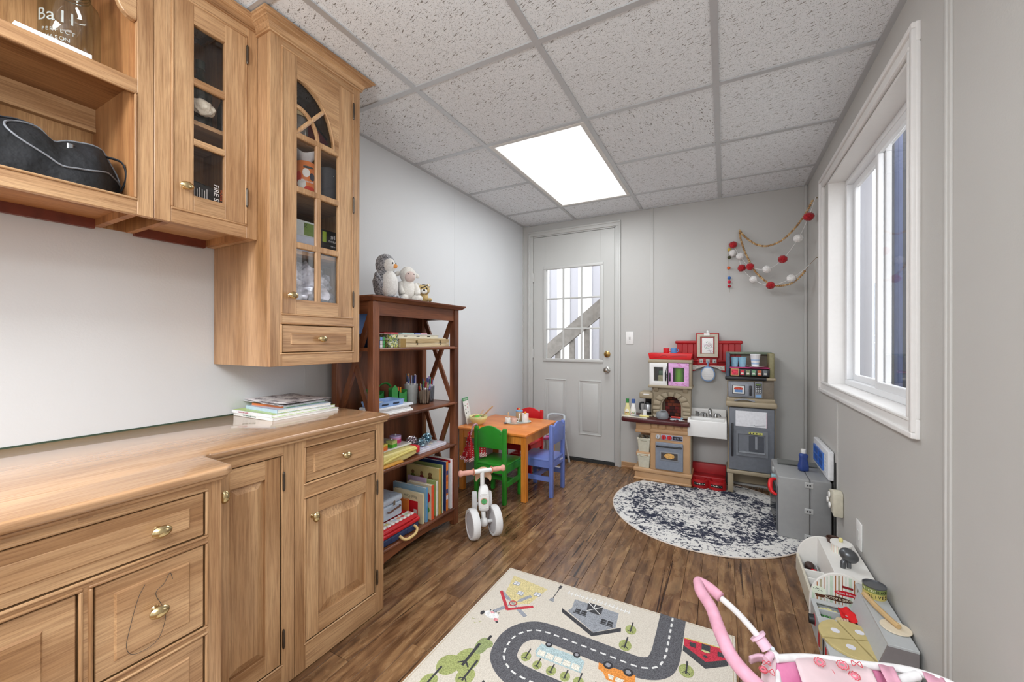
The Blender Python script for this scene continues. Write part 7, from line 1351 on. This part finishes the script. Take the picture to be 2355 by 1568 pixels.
# rest of the frame, down to the wheels
A_, B_ = P(1790, 1512, .385), P(2190, 1575, .358)
for s in (-1, 1):
    bx = .13 if s < 0 else .38
    MB().tube([(bx, A_.y if s < 0 else .74, .33 if s < 0 else .37), (bx - .02, .70, .20), (bx - .03, .62, .075)], .0075, 10, 3).build('leg', SWH, t, smooth=True); MB().tube([(bx, .60, .22), (bx, .72, .17), (bx + .01, .90, .075)], .0075, 10, 3).build('leg', SWH, t, smooth=True)
    for (wy, wx) in ((.60, bx - .03), (.90, bx + .01)): w_ = MB().lathe([(0, -.012), (.038, -.012), (.052, -.010), (.055, 0), (.052, .010), (.038, .012), (0, .012)], (wx, wy, .0555), 26, 'x').build('wheel', M('dcb4c4', .5), t, smooth=True, recalc=True); MB().cyl((wx - .014, wy, .0555), (wx + .014, wy, .0555), .014, n=14).build('hub', SWH, w_, smooth=True)
MB().tube([P(2060, 1568, .35), P(2110, 1552, .36)], .010, 10, 1).build('cross_tube', SWH, t, smooth=True); MB().tube([rail[-1], (.45, .60, .34), (.36, .50, .26), (.14, .50, .18), (.12, .68, .20), rail[0] - Vector((0, 0, .02))], .0075, 10, 4).build('seat_rail', SWH, t, smooth=True)
# ============================================================ RUGS AND GARLANDS
nt_ = NT('rug_navy'); v = nt_.coords((1, 1, 1), False)
n1 = nt_.noise(v, 8.5, 6, .68, 1.0); n2 = nt_.noise(v, 46, 4, .75, .6); n3 = nt_.noise(v, 190, 2, .6)
le = nt_.n('ShaderNodeVectorMath', operation='LENGTH'); nt_.l(v, le.inputs[0])
band = nt_.ramp(le.outputs['Value'], [(.0, (.40, .40, .40)), (.24, (.44, .44, .44)), (.30, (.42, .42, .42)), (.38, (.50, .50, .50)), (.46, (.49, .49, .49)), (.475, (.34, .34, .34)), (.485, (.52, .52, .52)), (.495, (.36, .36, .36)), (.60, (.37, .37, .37))])
m1 = nt_.n('ShaderNodeMath', operation='MULTIPLY_ADD'); m1.inputs[1].default_value = .95; nt_.l(n1, m1.inputs[0]); nt_.l(band, m1.inputs[2]); 
m2 = nt_.n('ShaderNodeMath', operation='MULTIPLY_ADD'); m2.inputs[1].default_value = 1.5; nt_.l(n2, m2.inputs[0]); nt_.l(m1.outputs[0], m2.inputs[2])
m3 = nt_.n('ShaderNodeMath', operation='MULTIPLY_ADD'); m3.inputs[1].default_value = .25; nt_.l(n3, m3.inputs[0]); nt_.l(m2.outputs[0], m3.inputs[2])
m4 = nt_.n('ShaderNodeMath', operation='MULTIPLY'); m4.inputs[1].default_value = .5; nt_.l(m3.outputs[0], m4.inputs[0])
nt_.l(nt_.ramp(m4.outputs[0], [(.0, lin('dcdad6')), (.885, lin('dcdad6')), (.905, lin('7d7f88')), (.93, lin('2c3142')), (1, lin('20263c'))]), nt_.p.inputs['Base Color']); nt_.p.inputs['Roughness'].default_value = .95; nt_.bump(n3, .3, .002)
oc = Vector((-.112, 2.978, 0)); ang = math.atan2(.2579, .9662); 
def ov(k, e, n=72): a_ = 2 * pi * k / n; x_, y_ = (.627 + e) * cos(a_), (.589 + e) * sin(a_); r_ = ang; return (oc.x + x_ * cos(pi / 2 - r_ + pi) - y_ * sin(pi / 2 - r_ + pi), oc.y + x_ * sin(pi / 2 - r_ + pi) + y_ * cos(pi / 2 - r_ + pi))
t = thing('oval_rug', 'round cream rug with faded navy medallion pattern before the play kitchen', 'rug', (oc.x, oc.y, 0)); 
INV[t.name] = Matrix.Translation(oc).inverted()
def clip(p): return (min(p[0], XR - .01), min(p[1], 3.350 if p[0] < -.20 else 3.556))
MB().prism([clip(ov(k, 0)) for k in range(72)], 'z', .0005, .0058).build('pile', nt_.m, t); MB().tube([Vector(ov(k, .002) + (.0036,)) for k in range(72)], .0034, 8, 1, True).build('binding', M('d8c9bc', .8), t, smooth=True)
# road rug
CRE = NT('rug_cream'); v = CRE.coords((1, 1, 1), False); f_ = CRE.noise(v, 260, 3, .7); CRE.l(CRE.ramp(f_, [(.35, lin('c4bbae')), (.6, lin('dbd4c8'))]), CRE.p.inputs['Base Color']); CRE.p.inputs['Roughness'].default_value = .95; CRE.bump(f_, .5, .003)
def pile(c, amt=.35): 
    k = 'pile' + c + str(amt)
    if k in _mc: return _mc[k]
    n = NT('pile_' + c); f = n.noise(n.coords((1, 1, 1), False), 330, 3, .7); L = lin(c); n.l(n.ramp(f, [(.36, tuple(q * (1 - amt) for q in L[:3])), (.62, tuple(min(1, q * (1 + amt) + .02) for q in L[:3]))]), n.p.inputs['Base Color']); n.p.inputs['Roughness'].default_value = .95; _mc[k] = n.m; return n.m
rx0, rx1, ry0, ry1, rz = -.937, .038, .36, 1.742, .0070
t = thing('road_rug', 'cream children play rug printed with a grey road, farm houses, trees and cars', 'rug', ((rx0 + rx1) / 2, 1.05, 0), world=True)
MB().box(rx0, rx1, ry0, ry1, .0004, rz).build('pile', CRE.m, t, bev=.002); 
for a in ((rx0 + .008, rx0 + .010, ry0, ry1), (rx1 - .010, rx1 - .008, ry0, ry1), (rx0, rx1, ry1 - .010, ry1 - .008)): MB().box(*a, rz - .001, rz + .0003).build('edge_seam', M('b8a88c', .9), t)
LV = [0]
def pr(name, poly, c, lv=1): return MB().prism(poly, 'z', rz - .0005, rz + .00035 * lv).build(name, pile(c), t)
def ribbon(pts, w, closed=False, n=8):
    P2 = []; N = len(pts)
    for i in range(N if closed else N - 1):
        g = lambda k: Vector(pts[k % N]) if closed else Vector(pts[max(0, min(N - 1, k))]); a, b, c, d = g(i - 1), g(i), g(i + 1), g(i + 2)
        for j in range(n): q = j / n; P2.append(.5 * ((2 * b) + (c - a) * q + (2 * a - 5 * b + 4 * c - d) * q * q + (3 * b - a - 3 * c + d) * q ** 3))
    if not closed: P2.append(Vector(pts[-1]))
    return P2
def band_poly(P2, w):
    L_, R_2 = [], []
    for i in range(len(P2)):
        d = (P2[min(i + 1, len(P2) - 1)] - P2[max(i - 1, 0)]).normalized(); nn = Vector((-d.y, d.x)); L_.append(P2[i] + nn * w / 2); R_2.append(P2[i] - nn * w / 2)
    return L_, R_2
cl = [(-.183, 1.745), (-.183, 1.60), (-.186, 1.50), (-.205, 1.447), (-.255, 1.420), (-.33, 1.418), (-.46, 1.420), (-.60, 1.420), (-.66, 1.402), (-.700, 1.350), (-.706, 1.290), (-.690, 1.235), (-.640, 1.198), (-.58, 1.190), (-.45, 1.190), (-.25, 1.190), (-.17, 1.17), (-.12, 1.11), (-.11, 1.03), (-.14, .97), (-.20, .94), (-.40, .935), (-.66, .93)]
P2 = ribbon(cl, 0); L_, R_2 = band_poly(P2, .096)
m = MB(); n = len(P2); m.add([(p.x, min(p.y, ry1 - .001), rz + .0004) for p in L_] + [(p.x, min(p.y, ry1 - .001), rz + .0004) for p in R_2], [(i, n + i, n + i + 1, i + 1) for i in range(n - 1)]); m.build('road', pile('55555a', .45), t, recalc=False)
acc = 0; seg_ = []; Ld, Rd = band_poly(P2, .009); ds = [0]
for i in range(1, n): ds.append(ds[-1] + (P2[i] - P2[i - 1]).length)
def at_len(s_):
    for i in range(1, n):
        if ds[i] >= s_: r = (s_ - ds[i - 1]) / (ds[i] - ds[i - 1]); return P2[i - 1].lerp(P2[i], r), (P2[i] - P2[i - 1]).normalized()
    return P2[-1], Vector((1, 0))
s_ = .01
while s_ < ds[-1] - .03:
    (a, da), (b, db) = at_len(s_), at_len(s_ + .021); na, nb = Vector((-da.y, da.x)) * .0036, Vector((-db.y, db.x)) * .0036
    MB().add([(q.x, q.y, rz + .0008) for q in (a + na, a - na, b - nb, b + nb)], [(0, 1, 2, 3)]).build('road_dash', pile('dcdcda', .1), t); s_ += .036
# barn
pr('barn_front', [(-.572, 1.660), (-.565, 1.60), (-.575, 1.575), (-.445, 1.505), (-.375, 1.570), (-.383, 1.66)], '8e9299'); pr('barn_roof', [(-.602, 1.580), (-.592, 1.556), (-.445, 1.482), (-.352, 1.560), (-.356, 1.580), (-.445, 1.503)], '37373b', 2)
pr('barn_hatch', [(-.515, 1.668), (-.450, 1.668), (-.445, 1.610), (-.505, 1.612)], '37373b', 2)
for lv_, (a, b) in enumerate((((-.515, 1.668), (-.445, 1.612)), ((-.450, 1.668), (-.505, 1.612)), ((-.483, 1.668), (-.483, 1.64)))): A, B_2 = band_poly([Vector(a), Vector(b)], .0035); pr('barn_line', [tuple(A[0]), tuple(A[1]), tuple(B_2[1]), tuple(B_2[0])], 'd8d8d6', 3 + .3 * lv_)
for bx_, by_ in ((-.548, 1.583), (-.436, 1.572)):
    for i in range(2):
        for j in range(2): pr('barn_pane', [(bx_ + i * .026, by_ + j * .013), (bx_ + i * .026 + .021, by_ + j * .013), (bx_ + i * .026 + .021, by_ + j * .013 + .010), (bx_ + i * .026, by_ + j * .013 + .010)], '2f2f33', 3)
    pr('barn_sill', [(bx_ - .004, by_ - .007), (bx_ + .051, by_ - .007), (bx_ + .051, by_ - .003), (bx_ - .004, by_ - .003)], '2f2f33', 3)
pr('fence_rail', [(-.618, 1.690), (-.34, 1.684), (-.34, 1.687), (-.618, 1.693)], 'e6e4df', 2)
for k in range(17): x = -.612 + k * .0165; pr('fence_picket', [(x, 1.676), (x + .003, 1.676), (x + .003, 1.703), (x, 1.703)], 'e6e4df', 3)
# windmill
pr('windmill_body', [(-.888, 1.690), (-.705, 1.668), (-.735, 1.540), (-.795, 1.500), (-.862, 1.560)], 'cdbf8c')
for bx_, by_ in ((-.862, 1.628), (-.815, 1.572), (-.745, 1.600)):
    pr('windmill_window', [(bx_, by_), (bx_ + .030, by_), (bx_ + .030, by_ + .026), (bx_, by_ + .026)], '8e929e', 2)
    for i in range(2):
        for j in range(2): pr('window_pane', [(bx_ + .003 + i * .014, by_ + .003 + j * .012), (bx_ + .013 + i * .014, by_ + .003 + j * .012), (bx_ + .013 + i * .014, by_ + .012 + j * .012), (bx_ + .003 + i * .014, by_ + .012 + j * .012)], 'e2e2e4', 3)
for a, b, lv_ in (((-.885, 1.560), (-.800, 1.462), 3), ((-.803, 1.462), (-.712, 1.530), 3.4)): A, B_2 = band_poly([Vector(a), Vector(b)], .013); pr('windmill_roof', [tuple(A[0]), tuple(A[1]), tuple(B_2[1]), tuple(B_2[0])], 'b8323e', lv_)
for k in range(4):
    a_ = rad(60 + 90 * k); c = Vector((-.797, 1.508)); d = Vector((cos(a_), sin(a_))); A, B_2 = band_poly([c + d * .03, c + d * .095], .017); pr('windmill_sail', [tuple(A[0]), tuple(A[1]), tuple(B_2[1]), tuple(B_2[0])], '9397a0', 2 + .2 * k); A, B_2 = band_poly([c, c + d * .03], .004); pr('sail_arm', [tuple(A[0]), tuple(A[1]), tuple(B_2[1]), tuple(B_2[0])], '9397a0', 4 + .2 * k)
m = MB(); m.tube([(-.797 + .015 * cos(2 * pi * k / 20), 1.508 + .015 * sin(2 * pi * k / 20), rz + .0008) for k in range(20)], .0022, 4, 1, True).build('windmill_hub', pile('b8323e'), t)
# shovel, cow, bird tracks
A, B_2 = band_poly([Vector((-.659, 1.700)), Vector((-.660, 1.620))], .0035); pr('shovel_stick', [tuple(A[0]), tuple(A[1]), tuple(B_2[1]), tuple(B_2[0])], '37373b'); pr('shovel_grip', [(-.665, 1.700), (-.653, 1.700), (-.653, 1.722), (-.665, 1.722)], '37373b', 2); pr('shovel_blade', [(-.672, 1.600), (-.648, 1.600), (-.654, 1.622), (-.666, 1.622)], '8a8d92', 2)
pr('cow_body', el(-.842, 1.405, .034, .020, 20, -.1), 'ecebe8', 2); pr('cow_tail', el(-.882, 1.398, .008, .012), '37373b', 3); pr('cow_spot', el(-.845, 1.418, .010, .005), 'd89aa0', 3); pr('cow_face', el(-.812, 1.388, .010, .008), 'd88a90', 3); pr('cow_ear', el(-.802, 1.378, .006, .004), '37373b', 4)
for k in range(4): pr('cow_leg', [(-.862 + k * .013, 1.424), (-.858 + k * .013, 1.424), (-.858 + k * .013, 1.430), (-.862 + k * .013, 1.430)], '37373b', 3)
for k, (x, y) in enumerate(((-.905, 1.355), (-.885, 1.338), (-.872, 1.352))): pr('bird_track', [(x, y), (x + .008, y - .008), (x + .016, y), (x + .008, y - .004)], 'a8a878', 2)
# trees
def tree(x, y, r, h, rot=0, lv=1):
    c, s = cos(rot), sin(rot); F_ = lambda a, b: (x + a * c - b * s, y + a * s + b * c)
    pr('tree_crown', [F_(p[0], p[1]) for p in el(0, 0, r * .8, r)], '98a063', lv); pr('tree_trunk', [F_(-r * .09, -r * .5), F_(r * .09, -r * .5), F_(r * .10, h), F_(-r * .10, h)], '323236', 3 + lv * .3)
    for sg in (-1, 1): A, B_2 = band_poly([Vector(F_(0, -r * .1)), Vector(F_(sg * r * .4, -r * .45))], r * .10); pr('tree_branch', [tuple(A[0]), tuple(A[1]), tuple(B_2[1]), tuple(B_2[0])], '323236', 2.2 + sg * .4 + lv * .3)
for x, y, r, h in ((-.320, 1.588, .026, .045), (-.322, 1.497, .028, .045), (-.113, 1.480, .030, .045), (-.622, 1.277, .022, .040), (-.572, 1.262, .020, .03), (-.520, 1.262, .021, .03), (-.470, 1.262, .021, .03), (-.423, 1.262, .022, .04), (-.372, 1.25, .022, .04)): tree(x, y, r, h)
tree(-.800, 1.165, .055, .085); pr('tree_crown', el(-.845, 1.118, .040, .045), '98a063', .3); tree(-.765, 1.105, .038, .075, 0, 1.6); pr('tree_crown', el(-.788, 1.245, .024, .042, 20, .1), '8a9664', 1.8); pr('tree_crown', el(-.775, 1.262, .022, .02), '8a9664', 1.4); pr('tree_trunk', [(-.788, 1.28), (-.778, 1.28), (-.778, 1.305), (-.788, 1.305)], '323236', 2.6); tree(-.70, 1.045, .035, .075); tree(-.86, 1.03, .035, .07); tree(-.80, .96, .04, .07)
# bus and car
pr('bus_body', [(-.598, 1.358), (-.450, 1.362), (-.430, 1.352), (-.428, 1.300), (-.590, 1.296), (-.604, 1.315)], 'a8bcbf', 2)
for k in range(5): pr('bus_window', [(-.592 + k * .032, 1.304), (-.565 + k * .032, 1.304), (-.567 + k * .032, 1.328), (-.594 + k * .032, 1.328)], 'ded9cc', 3)
pr('car_body', [(-.386, 1.372), (-.262, 1.378), (-.258, 1.350), (-.275, 1.342), (-.29, 1.318), (-.345, 1.316), (-.362, 1.340), (-.380, 1.346)], 'd98a3c', 3); pr('car_window', [(-.345, 1.340), (-.325, 1.340), (-.325, 1.322), (-.338, 1.322)], 'd8d4c8', 4); pr('car_window', [(-.318, 1.340), (-.290, 1.340), (-.298, 1.322), (-.318, 1.322)], 'd8d4c8', 4)
for x, y, r in ((-.572, 1.366, .0125), (-.465, 1.368, .0125), (-.354, 1.376, .0165), (-.286, 1.378, .0165)): pr('wheel_print', el(x, y, r, r), '28282c', 5); pr('wheel_hub_print', el(x, y, r * .55, r * .55), '8e8e94', 6)
# red house
pr('red_house_front', [(-.132, 1.638), (.014, 1.648), (.014, 1.600), (-.056, 1.552), (-.130, 1.600)], 'b8283e'); pr('red_house_roof', [(-.132, 1.600), (-.056, 1.552), (.014, 1.600), (.014, 1.570), (-.056, 1.520), (-.132, 1.572)], '3a3a3e', 2); pr('house_lintel', [(-.132, 1.638), (.014, 1.648), (.014, 1.652), (-.132, 1.643)], 'c9b45a', 2)
for a in ((-.112, -.090, 1.606, 1.628), (-.020, .0, 1.602, 1.625), (-.072, -.044, 1.600, 1.640)): pr('house_window', [(a[0], a[2]), (a[1], a[2]), (a[1], a[3]), (a[0], a[3])], '37373b', 3)
pr('house_window', el(-.058, 1.578, .007, .006), '37373b', 3); pr('house_sill', el(-.058, 1.604, .014, .005), 'b8b880', 4)
# ---------- garlands across the corner
A3 = pY(1700, 528, YB - .03); B3 = pX(1876, 455, XR - .012); hd = Vector((B3.x - A3.x, B3.y - A3.y, 0)).normalized(); nn = Vector((-hd.y, hd.x, 0))
def gp(u, v, off=0.0): d = _ray(u, v); s = ((A3 - EYE).dot(nn) ) / d.dot(nn); return EYE + d * (s - off)
def resample(pts, step, smooth=10):
    P3 = []; N = len(pts)
    for i in range(N - 1):
        g = lambda k: pts[max(0, min(N - 1, k))]; a, b, c, d = g(i - 1), g(i), g(i + 1), g(i + 2)
        for j in range(smooth): q = j / smooth; P3.append(.5 * ((2 * b) + (c - a) * q + (2 * a - 5 * b + 4 * c - d) * q * q + (3 * b - a - 3 * c + d) * q ** 3))
    P3.append(pts[-1]); out = [P3[0]]; acc = 0
    for i in range(1, len(P3)):
        seg = (P3[i] - P3[i - 1]).length; p = P3[i - 1]
        while acc + seg >= step: r = (step - acc) / seg; p = p.lerp(P3[i], r); out.append(p.copy()); seg = (P3[i] - p).length; acc = 0
        acc += seg
    return out
TW = M('8a6a44', .8)
t = thing('bead_garland', 'swag of round wooden beads on twine hung across the corner beside the window', 'garland', tuple(A3), world=True)
px_b = [(1868, 462), (1858, 482), (1842, 507), (1820, 533), (1797, 553), (1768, 565), (1742, 563), (1720, 550), (1706, 537), (1701, 529), (1703, 548), (1712, 576), (1722, 598), (1735, 622), (1755, 642), (1775, 655), (1795, 657), (1818, 652), (1838, 638), (1852, 622)]
bp = resample([gp(u, v) for u, v in px_b], .0152); bm = None; BDM = [M('b08a5c', .5, var=.1), M('c9a878', .5, var=.1), M('9c7648', .5, var=.1)]
first = {}
for i, p in enumerate(bp):
    k = i % 3 if (i * 7) % 5 else (i + 1) % 3
    if k not in first: o = MB().ball((0, 0, 0), .0078, n=12, m=8).build('bead', BDM[k], t, smooth='all'); o.data.transform(Matrix.Translation(tuple(A3))); first[k] = o
    else: o = first[k].copy(); COL.objects.link(o)
    o.location = p - A3
for a in first.values(): pass
MB().tube([B3, gp(1868, 462)], .0014, 6, 1).build('twine', TW, t); e2 = pX(1878, 592, XR - .01); MB().tube([gp(1852, 622), gp(1864, 606), e2], .0014, 6, 3).build('twine', TW, t); MB().cyl(e2, e2 + Vector((.010, 0, 0)), .003, n=8).build('wall_pin', M('8a7a5c', .5), t); MB().cyl(B3, B3 + Vector((.012, 0, 0)), .003, n=8).build('wall_pin', M('8a7a5c', .5), t)
t = thing('pompom_garland', 'garland of red and white yarn pompoms on white string over the wooden beads', 'garland', tuple(A3), world=True)
poms = [(1860, 498, 'r'), (1836, 548, 'w'), (1800, 596, 'r'), (1764, 619, 'w'), (1725, 613, 'r'), (1702, 589, 'w'), (1686, 563, 'r'), (1685, 582, 'w'), (1706, 616, 'r'), (1733, 643, 'w'), (1772, 656, 'r'), (1820, 640, 'w')]
RP = fur('red_yarn', '8a0c14', 'c8202c', 90, .4, .6); WP_ = fur('white_yarn', 'd0cdca', 'f2f0ee', 90, .35, .6)
for k, (u, v, c) in enumerate(poms): MB().ball(gp(u, v, .018), .028 if k else .031, .025, .026, 26, 18, jit=.22, seed=k + 1, fr=5).build('pompom', RP if c == 'r' else WP_, t, smooth='all')
WS = M('dedcda', .8)
MB().tube([gp(1876, 452, .012), gp(1860, 498, .014), gp(1836, 548, .014), gp(1800, 596, .014), gp(1764, 619, .014), gp(1725, 613, .014), gp(1702, 589, .014), gp(1686, 563, .014)], .0016, 6, 4).build('string', WS, t, smooth=True); MB().tube([gp(1700, 590, .012), gp(1706, 616, .014), gp(1733, 643, .014), gp(1772, 656, .014), gp(1820, 640, .014), gp(1855, 615, .010), gp(1862, 608, .008)], .0016, 6, 4).build('string', WS, t, smooth=True)
t = thing('felt_ball_strand', 'short hanging strand of coloured felt balls left of the pompoms', 'garland', tuple(pY(1676, 620, YB - .012)), world=True)
for u, v, c, r in ((1677, 574, 'c8a84a', .013), (1677, 592, '4a4a30', .0125), (1676, 616, 'e2602a', .0125), (1677, 639, '3f70b8', .0125), (1677, 648, 'd8304a', .012), (1677, 658, 'a81c2c', .012)): MB().ball(pY(u, v, YB - .014), r, r * .9, r, 18, 12, jit=.05, seed=int(v)).build('felt_ball', M(c, .9, var=.1, scale=120), t, smooth='all')
MB().tube([pY(1676, 560, YB - .008), pY(1676, 600, YB - .012), pY(1678, 672, YB - .010)], .0010, 6, 3).build('thread', TW, t)
